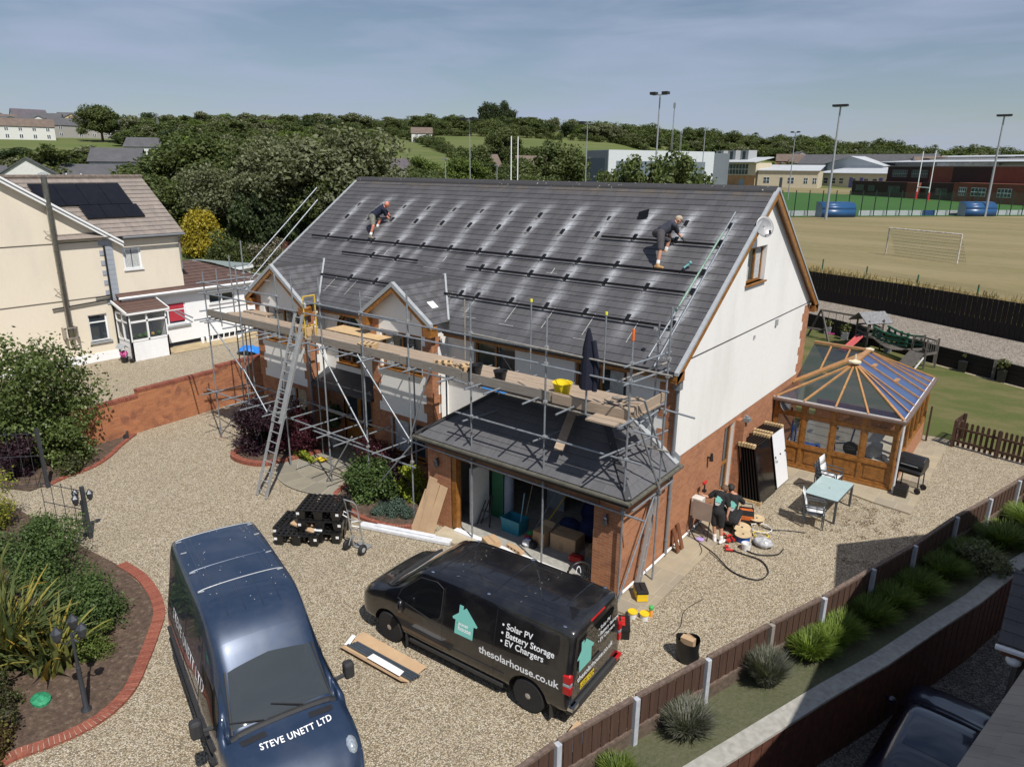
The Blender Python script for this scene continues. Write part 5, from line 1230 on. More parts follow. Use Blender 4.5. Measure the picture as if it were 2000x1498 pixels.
def person(label,J,cloth,prm):
    e=empty('person',(0,0,0),0,label,'person');sk=prm.get('skin',SKIN);V=Vector
    g={k: V(v) for k,v in J.items()};B=[]
    neck=(g['shl']+g['shr'])/2;pel=(g['hipl']+g['hipr'])/2
    B+=[(pel,(pel+neck)/2,.12,.12),((pel+neck)/2,neck,.12,.13),(g['shl'],g['shr'],.062,.062),(neck,g['head'],.055,.05),(g['hipl'],g['hipr'],.09,.09)]
    for s in 'lr':
        B+=[(g['sh'+s],g['el'+s],.052,.042),(g['el'+s],g['wr'+s],.042,.028),(g['hip'+s],g['kn'+s],.088,.058),(g['kn'+s],g['an'+s],.056,.038),(g['an'+s],g['to'+s],.04,.03)]
        hand(B,g['wr'+s],g.get('hd'+s,g['wr'+s]-g['el'+s]),(g['shl']-g['shr'])*(-1 if s=='l' else 1)+V((0,0,.3)))
    hd=g['head'];fw=V(prm['face']).normalized();upv=V(prm.get('top',(0,0,1)));upv=(upv-fw*upv.dot(fw)).normalized();sd_=fw.cross(upv)
    balls=[]
    body=chainmesh('body',B,sk,e,.010,[(hd+upv*.02,.098,(1,1,1.12)),(hd+fw*.03-upv*.04,.072,(1,1,1)),(hd+fw*.105-upv*.005,.018,(1,1,1.3)),(hd+sd_*.095,.02,(1,1,1.4)),(hd-sd_*.095,.02,(1,1,1.4))])
    fc=M();
    for k in (1,-1): fc.ball(hd+fw*.088+sd_*.034*k+upv*.02,.012,8)
    fc.build('eye',mat('dark_eye',(.02,.015,.012),.3,var=0),e);fc=M();fc.tube(hd+fw*.092+sd_*.024-upv*.05,hd+fw*.092-sd_*.024-upv*.05,.006,n=6);fc.build('mouth',mat('lip',(.32,.10,.08),.5,var=0),e)
    # shirt with sleeves
    S=[(pel+(neck-pel)*.05,(pel+neck)/2,.145,.145),((pel+neck)/2,neck-(neck-pel)*.06,.145,.155),(g['shl'],g['shr'],.08,.08)]
    for s in 'lr': S.append((g['sh'+s],g['sh'+s]+(g['el'+s]-g['sh'+s])*prm.get('sleeve',.75),.078,.072))
    sh=chainmesh('t_shirt',S,cloth['shirt'],e,.014)
    S=[(g['hipl'],g['hipr'],.125,.125),(pel,pel+(neck-pel)*.16,.135,.138)]
    for s in 'lr': S.append((g['hip'+s],g['hip'+s]+(g['kn'+s]-g['hip'+s])*prm.get('short',.9),.122,.088))
    chainmesh('shorts',S,cloth['shorts'],e,.014)
    for s in 'lr':
        an,kn,to=g['an'+s],g['kn'+s],g['to'+s];d=(kn-an).normalized()
        chainmesh('sock',[(an+d*.02,an+d*.11,.052,.055)],cloth['sock'],e,.012)
        f=(to-an);f=(f-d*f.dot(d)).normalized() if (f-d*f.dot(d)).length> .01 else V((1,0,0))
        so=an-d*.045
        chainmesh('boot',[(an+d*.03,so,.058,.052),(so-f*.05,so+f*.15,.045,.040),(so+f*.02,so+f*.12,.05,.046)],cloth['boot'],e,.012)
        if cloth.get('glove'):
            G=[];hand(G,g['wr'+s],g.get('hd'+s,g['wr'+s]-g['el'+s]),(g['shl']-g['shr'])*(-1 if s=='l' else 1)+V((0,0,.3)),r=.013);G.append((g['wr'+s]-(g['wr'+s]-g['el'+s]).normalized()*.04,g['wr'+s],.036,.03))
            G=[(a,b,r0+.004,r1+.004) for a,b,r0,r1 in G];chainmesh('glove',G,cloth['glove'],e,.008)
    if prm.get('hair'):
        q=M();q.ball(hd-fw*.022+upv*.042,.104,16,sc=(1,1,1.0));q.ball(hd-fw*.05-upv*.0,.085,12);o=q.build('hair',prm['hair'],e,smooth=True);o.modifiers.new('r','REMESH').voxel_size=.012;o.modifiers['r'].mode='VOXEL'
    if prm.get('cap'):
        q=M();q.ball(hd+upv*.055-fw*.005,.106,16,sc=(1,1,.78));k=12;br=[]
        q.add([hd+upv*.055+fw*.07+sd_*.075,hd+upv*.055+fw*.07-sd_*.075,hd+upv*.04+fw*.185-sd_*.05,hd+upv*.035+fw*.2,hd+upv*.04+fw*.185+sd_*.05],[(0,1,2,3,4)]);q.build('cap',prm['cap'],e,smooth=True)
    if prm.get('belt'):
        c=pel+(neck-pel)*.17;ax=(neck-pel).normalized();q=M();q.tube(c-ax*.025,c+ax*.025,.148,n=18);q.build('belt',DKGREY,e)
    return e,g,neck,pel
camo_=NT('camouflage_cloth');camo_.col(camo_.ramp(camo_.noise(13,3,.5),[(.38,(.05,.06,.05)),(.5,(.20,.19,.16)),(.62,(.10,.11,.09)),(.7,(.30,.28,.25))]));camo_.set(Roughness=.95)
NAVY=mat('navy_tshirt',(.010,.014,.035),.9,var=.3);SLATE=mat('slate_tshirt',(.035,.038,.055),.9,var=.25);WSOCK=mat('white_sock',(.72,.72,.70),.95);BOOTG=mat('grey_trainers',(.16,.155,.13),.8,var=.4,scale=20)
TANB=mat('tan_boot',(.45,.26,.10),.7,var=.25);BLKC=mat('black_cloth',(.014,.014,.016),.92,var=.3);GLV=mat('dark_glove',(.05,.055,.055),.8,var=.3);SHORTK=mat('charcoal_shorts',(.055,.052,.056),.9,var=.3)
person('bald man in navy T-shirt and camouflage shorts bending on the left of the roof',
    dict(hipl=(-13.84,2.88,7.83),hipr=(-13.66,2.76,7.80),knr=(-13.40,2.56,7.50),anr=(-13.44,2.43,7.15),tor=(-13.28,2.45,7.06),knl=(-13.60,3.10,7.72),anl=(-13.68,2.98,7.40),tol=(-13.5,3.02,7.33),
         shl=(-13.64,3.24,8.12),shr=(-13.33,3.02,8.08),head=(-13.36,3.22,8.24),ell=(-13.46,3.38,7.90),wrl=(-13.42,3.46,7.78),elr=(-13.36,3.18,7.84),wrr=(-13.24,3.28,7.70),hdr=(.3,.3,-.8),hdl=(.3,.4,-.6)),
    dict(shirt=NAVY,shorts=camo_.m,sock=WSOCK,boot=BOOTG,glove=GLV),dict(face=(.75,.45,-.55),top=(.3,.2,.8),skin=SKINR,short=.82))
person('man in slate T-shirt, charcoal shorts and beige cap bending at the right of the roof',
    dict(hipl=(-2.22,2.86,7.90),hipr=(-2.02,2.72,7.92),knr=(-1.87,2.46,7.50),anr=(-1.88,2.36,7.10),tor=(-1.74,2.36,7.03),knl=(-1.92,3.05,7.72),anl=(-1.98,3.0,7.40),tol=(-1.85,3.05,7.36),
         shl=(-1.98,3.16,8.14),shr=(-1.74,2.94,8.14),head=(-1.76,3.17,8.26),ell=(-1.97,3.14,7.86),wrl=(-1.92,3.24,7.70),elr=(-1.72,3.18,7.90),wrr=(-1.62,3.28,7.76),hdr=(.5,.35,-.7),hdl=(.2,.5,-.6)),
    dict(shirt=SLATE,shorts=SHORTK,sock=WSOCK,boot=TANB,glove=GLV),dict(face=(.6,.5,-.55),top=(.25,.3,.8),cap=mat('beige_cap',(.42,.35,.26),.9),belt=True,short=.92,sleeve=.7))
# the two by the side wall, in black T-shirts with a turquoise house print on the back
def backprint(e,c,nrm,upv,s):
    nrm=Vector(nrm).normalized();upv=Vector(upv);upv=(upv-nrm*upv.dot(nrm)).normalized();r_=upv.cross(nrm)
    fn=lambda u,v,o=0: Vector(c)+r_*(u-s*.5)+upv*v+nrm*(o+.0)
    q=M();q.holes([(a*s,b*s*.8) for a,b in HOUSE2],[],fn);q.build('shirt_logo',TEAL,e)
    q=M()
    for k,(w0,w1) in enumerate(((.05,.95),(.1,.85),(.2,.75))):
        q.quad(*[fn(a*s,b*s,.001) for a,b in ((w0,-.18-.15*k),(w1,-.18-.15*k),(w1,-.10-.15*k),(w0,-.10-.15*k))])
    q.build('shirt_print',LETTER,e)
e,g,nk,pv=person('man in black T-shirt and shorts with white trainers at the board cabinet',
    dict(hipl=(.62,1.62,.84),hipr=(.82,1.60,.84),knl=(.70,1.54,.46),anl=(.74,1.54,.10),tol=(.66,1.68,.05),knr=(.88,1.56,.46),anr=(.92,1.54,.10),tor=(.96,1.70,.05),
         shl=(.52,1.86,1.27),shr=(.84,1.84,1.25),head=(.70,2.04,1.33),ell=(.38,1.78,1.12),wrl=(.28,1.66,1.18),elr=(.97,1.76,.98),wrr=(.96,1.70,.76),hdl=(-.8,-.1,.1),hdr=(0,.1,-1)),
    dict(shirt=BLKC,shorts=BLKC,sock=WSOCK,boot=mat('white_trainer',(.75,.75,.75),.6)),dict(face=(-.5,.7,-.6),top=(-.1,.3,.9),hair=mat('brown_hair',(.10,.06,.035),.8,var=.3),short=.85))
backprint(e,nk*.6+pv*.4+Vector((.03,-.20,.06)),(.05,-.9,.45),(0,.45,.9),.16)
e,g,nk,pv=person('crouching man in black T-shirt beside the orange tool bag',
    dict(hipl=(.78,2.18,.42),hipr=(1.0,2.22,.42),knl=(.55,2.52,.55),anl=(.66,2.35,.10),tol=(.5,2.5,.05),knr=(1.0,2.62,.55),anr=(1.05,2.4,.10),tor=(1.02,2.6,.05),
         shl=(.66,2.50,.98),shr=(.98,2.52,.98),head=(.66,2.66,1.12),ell=(.45,2.58,.78),wrl=(.34,2.75,.80),elr=(1.05,2.7,.78),wrr=(.9,2.9,.72)),
    dict(shirt=BLKC,shorts=BLKC,sock=BLKC,boot=DKGREY),dict(face=(-.5,.7,-.5),hair=mat('dark_hair',(.018,.014,.012),.7,var=.3),short=.95))
backprint(e,nk*.55+pv*.45+Vector((.05,-.19,.08)),(.1,-.9,.4),(0,.45,.9),.17)
# YARD: pallets, boxes, tools
def pallet(loc,rz,label,w=1.2,d=1.0,h=.30):
    e=empty('plastic_crate',loc,rz,label,'crate','black plastic panel crates on the gravel');q=M();k=9
    for i in range(k):
        x=-w/2+.04+i*(w-.08)/(k-1);q.box(x-.035,x+.035,-d/2,d/2,h-.03,h)
    for j in range(7): y=-d/2+.05+j*(d-.1)/6;q.box(-w/2,w/2,y-.03,y+.03,h-.035,h-.006)
    q.build('deck',BLACKP,e,bevel=.004)
    for sx in (-1,0,1):
        for sy in (-1,0,1):
            f=M();a=.13;x,y=sx*(w/2-a),sy*(d/2-a)
            f.add([(x-a,y-a,h-.03),(x+a,y-a,h-.03),(x+a,y+a,h-.03),(x-a,y+a,h-.03),(x-a*.75,y-a*.75,0.0),(x+a*.75,y-a*.75,0.0),(x+a*.75,y+a*.75,0.0),(x-a*.75,y+a*.75,0.0)],[(0,1,5,4),(1,2,6,5),(2,3,7,6),(3,0,4,7),(4,5,6,7)]);f.build('foot',BLACKP,e)
    l=M();l.box(-w/2+.02,-w/2+.10,-d/2-.003,-d/2,h-.14,h-.07);l.box(w/2-.12,w/2-.04,-d/2-.003,-d/2,h-.14,h-.07);l.build('sticker',LETTER,e)
    return e
PR=math.atan2(.76,1.18)
pa=pallet((-7.75,-4.72,.02),PR,'lowest black plastic crate, right under the stacked ones');
for z,l,d in ((.33,'middle black plastic crate of the stack of three by the trolley',.03),(.64,'top black plastic crate of the stack by the trolley',0)):
    o=dup(pa,(-7.78+d,-4.66,z),PR+d,l)
o=dup(pa,(-8.1,-5.18,.02),PR+.02,'black plastic crate on the gravel with cardboard on top')
o=dup(pa,(-8.45,-4.95,.02),PR-.02,'black plastic crate with its left end open towards the drive')
e=empty('cardboard_sheet',(-8.02,-5.05,.36),PR-.25,'folded brown cardboard lying in the front crate','cardboard');q=M();q.box(-.36,.36,-.28,.28,0,.05);q.xf(Matrix.Rotation(.22,4,'Y'));q.build('sheet',CARD,e,bevel=.005);q=M();q.box(-.2,-.19,-.2,.05,.06,.068);q.build('slit',DKGREY,e)
e=empty('white_packet',(-7.55,-5.05,.34),.5,'small white packet beside the cardboard in the crate','packet');q=M();q.box(-.11,.11,-.07,.07,0,.05);q.build('body',LETTER,e,bevel=.01)
# sack trolley
e=empty('sack_trolley',(-6.42,-4.76,0),R(8),'aluminium two-wheeled sack trolley standing beside the black crates','trolley')
for sx in (-.18,.18): q=M();q.path([(sx,.12,.06),(sx,.02,.6),(sx,-.05,1.15)],.022,8);q.build('frame_rail',ALU,e,smooth=True)
q=M();q.path([(-.18,-.05,1.15),(-.19,-.12,1.42),(-.15,-.18,1.52),(.15,-.18,1.52),(.19,-.12,1.42),(.18,-.05,1.15)],.016,8)
for z,y in ((.35,.07),(.62,.02),(.9,-.02),(1.15,-.05)): q.tube((-.18,y,z),(.18,y,z),.014,n=6)
q.build('cross_bar',ALU,e,smooth=True);q=M();q.box(-.22,.22,.10,.38,.03,.042);q.build('toe_plate',ALU,e)
for sx in (-1,1):
    q=M();q.lathe([(.06,-.04),(.125,-.045),(.14,-.02),(.14,.02),(.125,.045),(.06,.04)],(sx*.26,-.05,.14),20,axis='X');w=q.build('wheel',RUBBER,e,smooth=True);q=M();q.lathe([(.065,-.03),(.065,.045),(.02,.05)] if sx> 0 else [(.065,.03),(.065,-.045),(.02,-.05)],(sx*.26,-.05,.14),14,axis='X');q.build('hub',LEAD,w)
    q=M();q.tube((sx*.18,.08,.45),(sx*.2,-.05,.14),.014,n=6);q.build('stay',ALU,e)
q=M();q.path([(-.2,-.03,1.05),(-.29,-.06,1.1),(-.31,-.08,1.0),(-.2,-.02,.92)],.012,6);q.path([(.2,-.03,.95),(.02,-.12,.9),(0,-.1,.78),(.18,0,.74)],.012,6);q.build('cable_tie',UPVC,e)
# long white wrapped bundle along the bed
q=M();q.beam((-7.35,-3.80,.06),(-4.72,-2.98,.06),.24,.10);q.beam((-6.9,-3.62,.13),(-5.2,-3.08,.13),.14,.03);o=q.build('wrapped_rails',mat('white_polythene',(.66,.68,.72),.35,var=.12),None,bevel=.02);tag(o,'long white polythene-wrapped bundle of rails lying along the planting bed','bundle')
# cardboard strips leaning on the left pier
e=empty('flattened_boxes',(-5.85,-2.75,0),0,'flattened cardboard boxes leaning against the left garage pier','cardboard');
for i,(x,w,h) in enumerate(((-.16,.27,1.15),(.12,.27,1.5),(.40,.27,1.45),(.0,.3,1.6))):
    q=M();y0=-.30-.02*i if i< 3 else -.2;q.beam((x,y0,.0),(x+.12,.22-.012*(3-i),h*.93),w,.02,up=(0,-1,.3));q.build('panel',CARD,e,bevel=.003)
carton('cardboard_box',(-3.72,-2.50,.0),.42,.36,.30,R(-25),'closed cardboard box on the paving in front of the open garage')
q=M();q.beam((-4.55,-2.82,.06),(-3.95,-2.95,.06),.3,.03);o=q.build('cardboard_sheet',CARD,None);tag(o,'flat piece of cardboard on the ground left of the cardboard box','cardboard')
e=empty('hook_carton',(-3.05,-2.35,.13),R(-12),'open striped carton lying on the garage threshold','box');q=M();q.box(-.28,.28,-.07,.07,0,.1);q.build('body',CARD,e,bevel=.005);s_=M()
for k in range(4): s_.box(-.22+.13*k,-.17+.13*k,-.072,-.0705,.03,.09)
s_.build('stripe',MATS['carton_brown_print'],e)
# open rail packaging on the gravel between the vans
e=empty('rail_carton',(-2.72,-7.32,0),R(2),'opened long cardboard carton of grey rails on the gravel between the vans','carton')
q=M();q.box(-.92,.92,-.15,.17,.0,.03);q.quad((-.92,.17,.03),(.92,.17,.03),(.98,.34,.10),(-.85,.36,.11));q.quad((-.92,-.15,.03),(.92,-.15,.03),(.85,-.26,.09),(-.9,-.26,.09));q.build('carton',CARD,e)
for i in range(4): q=M();q.box(-.85+.03*i,.95+.02*i,-.11+.055*i,-.065+.055*i,.03,.075);q.build('rail',mat('slate_rail',(.10,.12,.145),.4,.5),e)
q=M();q.quad((-.2,-.16,.085),(.72,-.17,.085),(.70,-.02,.09),(-.18,0,.09));q.build('paper_sheet',LETTER,e);q=M();q.quad((-.92,-.12,.05),(-.80,-.1,.06),(-.82,.12,.16),(-.93,.12,.15));q.build('end_flap',LETTER,e)
# tool box, tubs, tape, yellow case by the pier
def toolbox(loc,rz,label,bm_,lid,w=.52,d=.40,h=.26):
    e=empty('tool_box',loc,rz,label,'tool box');q=M();q.box(-w/2,w/2,-d/2,d/2,0,h*.72);q.build('case',bm_,e,bevel=.015);q=M();q.box(-w/2-.01,w/2+.01,-d/2-.01,d/2+.01,h*.72,h);q.build('lid',lid,e,bevel=.02)
    q=M();q.path([(-.12,0,h),(-.12,0,h+.04),(.12,0,h+.04),(.12,0,h)],.012,6);q.build('handle',DKGREY,e)
    for x in (-.15,.15): q=M();q.box(x-.03,x+.03,-d/2-.02,-d/2-.008,h*.5,h*.85);q.build('latch',bm_ if bm_ is not BLACKP else DKGREY,e)
    return e
RED=mat('red_tool_plastic',(.50,.025,.02),.4,var=.15);YEL=mat('yellow_plastic',(.78,.52,.02),.4,var=.08)
e=toolbox((.66,-3.48,0),R(-60),'black tool box with red organiser lids behind the black van',BLACKP,BLACKP)
q=M()
for i in range(6): q.box(-.17+.11*(i% 3),-.08+.11*(i% 3),-.12+.12*(i//3),-.02+.12*(i//3),.262,.285)
q.build('red_tray',RED,e,bevel=.008)
toolbox((.42,-2.08,.05),R(-50),'yellow tool box with black lid on the path by the garage corner',YEL,DKGREY,.42,.26,.26)
o=toolbox((-.15,-3.35,0),R(20),'flat black tool case lying against the rear of the black van',BLACKP,BLACKP,.5,.35,.12)
for p,l in (((.62,-2.84,0),'yellow-lidded white tub, nearer the van'),((.86,-2.74,0),'yellow-lidded white tub beside the green-topped bottle')):
    e=empty('sealant_tub',p,0,l,'tub','white tubs with yellow lids');q=M();q.lathe([(.085,0),(.105,.14)],n=20);q.build('tub',UPVC,e,smooth=True);q=M();q.lathe([(.112,.135),(.112,.165),(.10,.17),(.10,.158),(.01,.158)],n=20);q.build('lid',YEL,e,smooth=True);q=M();q.path([(-.11,0,.14),(-.12,.05,.06),(0,.12,.02),(.12,.05,.06),(.11,0,.14)],.005,5);q.build('handle',UPVC,e)
e=empty('spray_bottle',(.93,-2.56,0),0,'orange bottle with a green top beside the yellow tubs','bottle');q=M();q.lathe([(.04,0),(.04,.18),(.02,.2)],n=14);q.build('bottle',mat('orange_bottle',(.72,.28,.03),.4),e,smooth=True);q=M();q.lathe([(.055,.2),(.055,.26),(.03,.28)],n=14);q.build('cap',mat('green_cap',(.06,.42,.10),.4),e,smooth=True)
q=M();q.ball((.82,-3.42,.03),.04,8);o=q.build('glove',mat('lime_green',(.22,.60,.05),.6));tag(o,'small lime green item on the gravel right of the tool box','litter')
# black sack of offcuts, cardboard scrap
e=empty('rubble_sack',(2.18,-3.42,0),0,'open black sack holding cardboard by the wooden fence','sack');q=M();k=20;
pr=[(.20,0),(.235,.12),(.22,.28),(.245,.42),(.25,.50)];vs_=[]
for r_,z in pr:
    for j in range(k): a=2*math.pi*j/k;rr=r_*(1+.06*math.sin(3*a+z*9)+.03*math.sin(7*a));vs_.append((rr*math.cos(a),rr*.85*math.sin(a),z+.03*math.sin(2*a)*z))
q.add(vs_,[(i*k+j,i*k+(j+1)%k,(i+1)*k+(j+1)%k,(i+1)*k+j) for i in range(4) for j in range(k)]+[tuple(range(k))]);q.build('sack',mat('black_woven_sack',(.012,.012,.013),.45,var=.4,scale=25,bump=.4,bscale=30),e,smooth=True)
q=M();q.box(-.15,.12,-.05,.1,.2,.5);q.beam((-.1,-.1,.2),(0,.12,.52),.2,.01);q.build('cardboard',CARD,e)
for p,s,l in (((1.55,-6.75,.1),.3,'torn cardboard lying behind the fence near the bottom edge'),((3.1,-2.75,.06),.26,'strip of cardboard against the fence right of the black sack')):
    q=M();q.beam((p[0]-.05,p[1]-s,.05),(p[0],p[1]+s,p[2]+.12),.22,.012);o=q.build('cardboard_scrap',CARD);tag(o,l,'cardboard')
q=M();q.beam((1.6,-7.0,.12),(1.72,-6.6,.2),.2,.03);o=q.build('white_board',LETTER,None,bevel=.02);tag(o,'white rounded board beside torn cardboard behind the fence at the bottom','board')
e=empty('cable_reel',(-.95,-2.62,.08),R(60),'coil of black cable leaning inside the right garage pier','cable');
for i in range(3): q=M();r_=.30-.03*i;q.path([(r_*math.cos(a),.05*i,.32+r_*math.sin(a)) for a in [k*2*math.pi/24 for k in range(25)]],.028,8);q.build('coil',DKGREY,e,smooth=True)
q=M();q.path([(.3*math.cos(a)*.2,.02,.32+.3*math.sin(a)*.6) for a in [k*math.pi/8 for k in range(9)]],.012,5);q.build('white_strap',UPVC,e)
# brown board offcuts against the wall, white pipe
for x,y,h,l in ((.10,.32,.62,'brown plank leaning on the brick wall, nearer the path corner'),(.10,.56,.66,'brown plank leaning on the brick wall, nearer the workers')):
    q=M();q.beam((.26,y,.05),(.05,y+.05,h+.05),.15,.03,up=(1,0,0));o=q.build('brown_plank',mat('brown_upvc_plank',(.17,.065,.03),.5));tag(o,l,'plank')
# the electricians' heap
e=empty('work_box',(0,0,0),0,'grey-brown board cabinet on a trestle against the brick wall','cabinet');q=M();q.box(.05,.34,1.40,1.66,.62,1.16);q.build('cabinet',mat('white_cabinet',(.62,.60,.56),.5),e,bevel=.01);q=M();q.add([(.12,1.37,1.14),(.62,1.48,1.08),(.62,1.48,.56),(.12,1.37,.60)],[(0,1,2,3)]);o=q.build('board',mat('taupe_board',(.24,.185,.15),.6,var=.12,scale=3),e);o.modifiers.new('s','SOLIDIFY').thickness=.02
q=M()
for a,b in (((.12,1.4,.6),(.12,1.3,.05)),((.58,1.5,.58),(.6,1.35,.05)),((.15,1.5,.6),(.5,1.55,.06)),((.12,1.35,.3),(.6,1.4,.3))): q.tube(a,b,.016,n=6)
q.build('trestle_leg',DKGREY,e)
q=M();q.box(.18,.34,1.92,2.08,1.1,1.42);q.box(.12,.36,1.96,2.1,1.3,1.5);e2=empty('impact_driver',(0,0,0),0,'red and black cordless drill sitting on top of the cabinet','power tool');q=M();q.box(.14,.24,1.86,1.96,1.17,1.24);q.tube((.19,1.91,1.24),(.19,1.91,1.42),.022,n=8);q.build('handle',DKGREY,e2,bevel=.01);q=M();q.tube((.19,1.80,1.45),(.19,2.0,1.45),.04,n=10);q.build('body',RED,e2)
e=empty('tool_bag',(.96,3.28,.02),R(20),'orange and black open tool bag on the path behind the workers','bag');q=M();q.add([(-.24,-.16,0),(.24,-.16,0),(.24,.16,0),(-.24,.16,0),(-.20,-.12,.34),(.20,-.12,.34),(.20,.12,.34),(-.20,.12,.34)],[(0,1,5,4),(1,2,6,5),(2,3,7,6),(3,0,4,7),(0,3,2,1)]);q.build('shell',mat('black_canvas',(.02,.02,.022),.8),e,bevel=.02)
q=M();q.box(-.2,.2,-.166,-.135,.06,.17);q.box(-.19,.19,-.11,.11,.28,.30);q.build('orange_panel',mat('orange_canvas',(.60,.14,.03),.8),e);q=M();q.path([(-.16,0,.33),(-.14,0,.50),(.14,0,.50),(.16,0,.33)],.015,6);q.build('handle',DKGREY,e)
WOODR=mat('pale_reel_board',(.55,.42,.25),.7)
def reel(loc,r,h,tilt,label,core):
    e=empty('cable_drum',loc,0,label,'cable drum','cable drums heaped beside the workers');e.rotation_euler=tilt;q=M();q.lathe([(r,0),(r,.012)],n=28);q.build('flange',WOODR,e);q=M();q.lathe([(r,h-.012),(r,h)],n=28);q.build('flange',WOODR,e);q=M();q.lathe([(r*.8,.012),(r*.82,h/2),(r*.8,h-.012)],n=24);q.build('cable',core,e,smooth=True);q=M();q.tube((0,0,h),(0,0,h+.004),.03,n=10);q.build('hub_hole',DKGREY,e)
BLUEC=mat('blue_cable',(.02,.10,.42),.4)
reel((1.15,2.42,.02),.24,.2,(.12,.08,0),'largest pale cable drum in the heap of reels',DKGREY);reel((1.35,2.02,.02),.22,.22,(.05,-.05,0),'cable drum with blue cable at the front of the heap',BLUEC);reel((1.25,3.35,.02),.22,.12,(.02,0,0),'pale cable drum lying flat behind the heap',DKGREY)
def coil(loc,r,n,m,label,th=.011):
    e=empty('cable_coil',loc,0,label,'cable');q=M()
    pts=[(r*(1+.06*math.sin(i*1.7))*math.cos(i*.35),r*(1+.05*math.cos(i*1.1))*math.sin(i*.35),.02+.0012*i) for i in range(int(n*18))];q.path(pts,th,6);q.build('loop',m,e,smooth=True);return e
coil((1.05,2.78,0),.24,4,DKGREY,'coil of black cable behind the cable drums');coil((1.62,2.62,0),.20,2,mat('yellow_cable',(.70,.52,.04),.5),'loop of yellow cable beside the drums');coil((1.5,3.0,0),.28,2,UPVC,'loose loops of white cable by the drums',.008)
q=M();q.ball((0,0,.12),.26,14,sc=(1,.85,.5));o=q.build('plastic_bag',mat('clear_polythene',(.45,.46,.48),.12,var=.4,scale=12,bump=.6,bscale=18),None,smooth=True);o.location=(1.85,2.12,0);tag(o,'crumpled clear plastic sack right of the cable drums','plastic bag')
d_=o.modifiers.new('d','DISPLACE');tx=bpy.data.textures.new('c','CLOUDS');tx.noise_scale=.12;d_.texture=tx;d_.strength=.12
e=empty('white_pail',(1.56,1.66,0),0,'small white pail in front of the cable drums','pail');q=M();q.lathe([(.10,0),(.125,.19),(.12,.19),(.095,.02)],n=20);q.build('pail',UPVC,e,smooth=True);q=M();q.path([(-.12,0,.17),(0,.1,.06),(.12,0,.17)],.006,5);q.build('handle',LEAD,e)
e=empty('green_bucket',(.74,2.62,0),0,'dark green bucket at the standing man\'s elbow','bucket');q=M();q.lathe([(.13,0),(.17,.32),(.16,.32),(.12,.02)],n=20);q.build('tub',mat('dark_green_plastic',(.015,.05,.03),.4),e,smooth=True);q=M();q.lathe([(.165,.32),(.165,.35)],n=20);q.build('rim',BLUEC,e)
def drill(loc,rz,label):
    e=empty('cordless_drill',loc,rz,label,'power tool','red drills on the ground');q=M();q.tube((-.1,0,.06),(.08,0,.06),.038,.03,n=10);q.box(-.12,-.02,.1,.2,.03,.09);q.build('body',RED,e,bevel=.008);q=M();q.tube((-.06,0,.06),(-.07,.12,.06),.022,n=8);q.tube((.08,0,.06),(.14,0,.06),.02,n=8);q.build('grip',DKGREY,e)
drill((1.26,1.28,0),.4,'red cordless drill lying alone on the gravel in front of the workers');drill((.98,1.95,.03),1.2,'red power tool at the feet of the standing man');drill((1.12,1.85,.03),2.4,'red power tool touching the cable drums')
q=M();q.box(.34,.52,1.22,1.40,.055,.085);o=q.build('lilac_packet',mat('lilac_packet',(.42,.30,.62),.6),None,bevel=.01);tag(o,'lilac packet on the side path behind the cables','packet')
def cable(pts,r,m,label,nm='cable'):
    P=[Vector(p) for p in pts];C=[]
    for i in range(len(P)-1):
        p0=P[max(i-1,0)];p1=P[i];p2=P[i+1];p3=P[min(i+2,len(P)-1)]
        for k in range(10): t=k/10;C.append(.5*((2*p1)+(p2-p0)*t+(2*p0-5*p1+4*p2-p3)*t*t+(-p0+3*p1-3*p2+p3)*t**3))
    C.append(P[-1]);q=M();q.path(C,r,6);o=q.build(nm,m,None,smooth=True);tag(o,label,'cable');return o
cable([(.2,1.5,.9),(.12,1.3,.5),(.3,1.25,.08),(1.0,.85,.06),(1.7,.35,.03),(2.3,.35,.03),(2.42,.85,.03),(2.1,1.3,.03),(1.6,1.35,.03),(1.1,1.35,.04)],.018,DKGREY,'thick black cable looping across the gravel from the side wall')
cable([(1.3,3.2,.05),(1.7,3.1,.03),(2.1,3.35,.02),(2.55,3.55,.02)],.014,DKGREY,'black cable running from the drums towards the garden table');cable([(1.55,1.6,.03),(1.9,1.55,.03),(2.3,1.85,.03),(2.35,2.25,.03)],.018,DKGREY,'short black cable curving round the plastic sack')
cable([(.5,1.1,.06),(.7,.8,.06),(.75,.55,.06)],.008,DKGREY,'thin black cable end lying on the side path');cable([(1.6,-1.2,.02),(1.45,-1.9,.02),(1.62,-2.5,.02),(1.6,-2.9,.02)],.007,DKGREY,'thin dark cable lying on the gravel below the path')
# things stored in the open garage
def tubbox(loc,w,d,h,m,label,rz=0,nm='storage_box'):
    e=empty(nm,loc,rz,label,'box');q=M();q.add([(-w*.45,-d*.45,0),(w*.45,-d*.45,0),(w*.45,d*.45,0),(-w*.45,d*.45,0),(-w/2,-d/2,h),(w/2,-d/2,h),(w/2,d/2,h),(-w/2,d/2,h)],[(0,1,5,4),(1,2,6,5),(2,3,7,6),(3,0,4,7),(0,3,2,1)]);o=q.build('tub',m,e);o.modifiers.new('s','SOLIDIFY').thickness=.012;q=M();q.box(-w/2-.015,w/2+.015,-d/2-.015,-d/2,h-.03,h);q.build('rim',m,e);return e
tubbox((-3.75,-1.45,.085),.62,.45,.42,mat('turquoise_crate',(.03,.24,.33),.4),'turquoise storage crate just inside the garage')
carton('cardboard_box',(-2.1,-1.35,.085),.75,.5,.45,.05,'large brown cardboard box in the middle of the garage floor');carton('cardboard_box',(-2.75,-1.55,.085),.35,.4,.42,0,'open narrow cardboard box left of the large one',True)
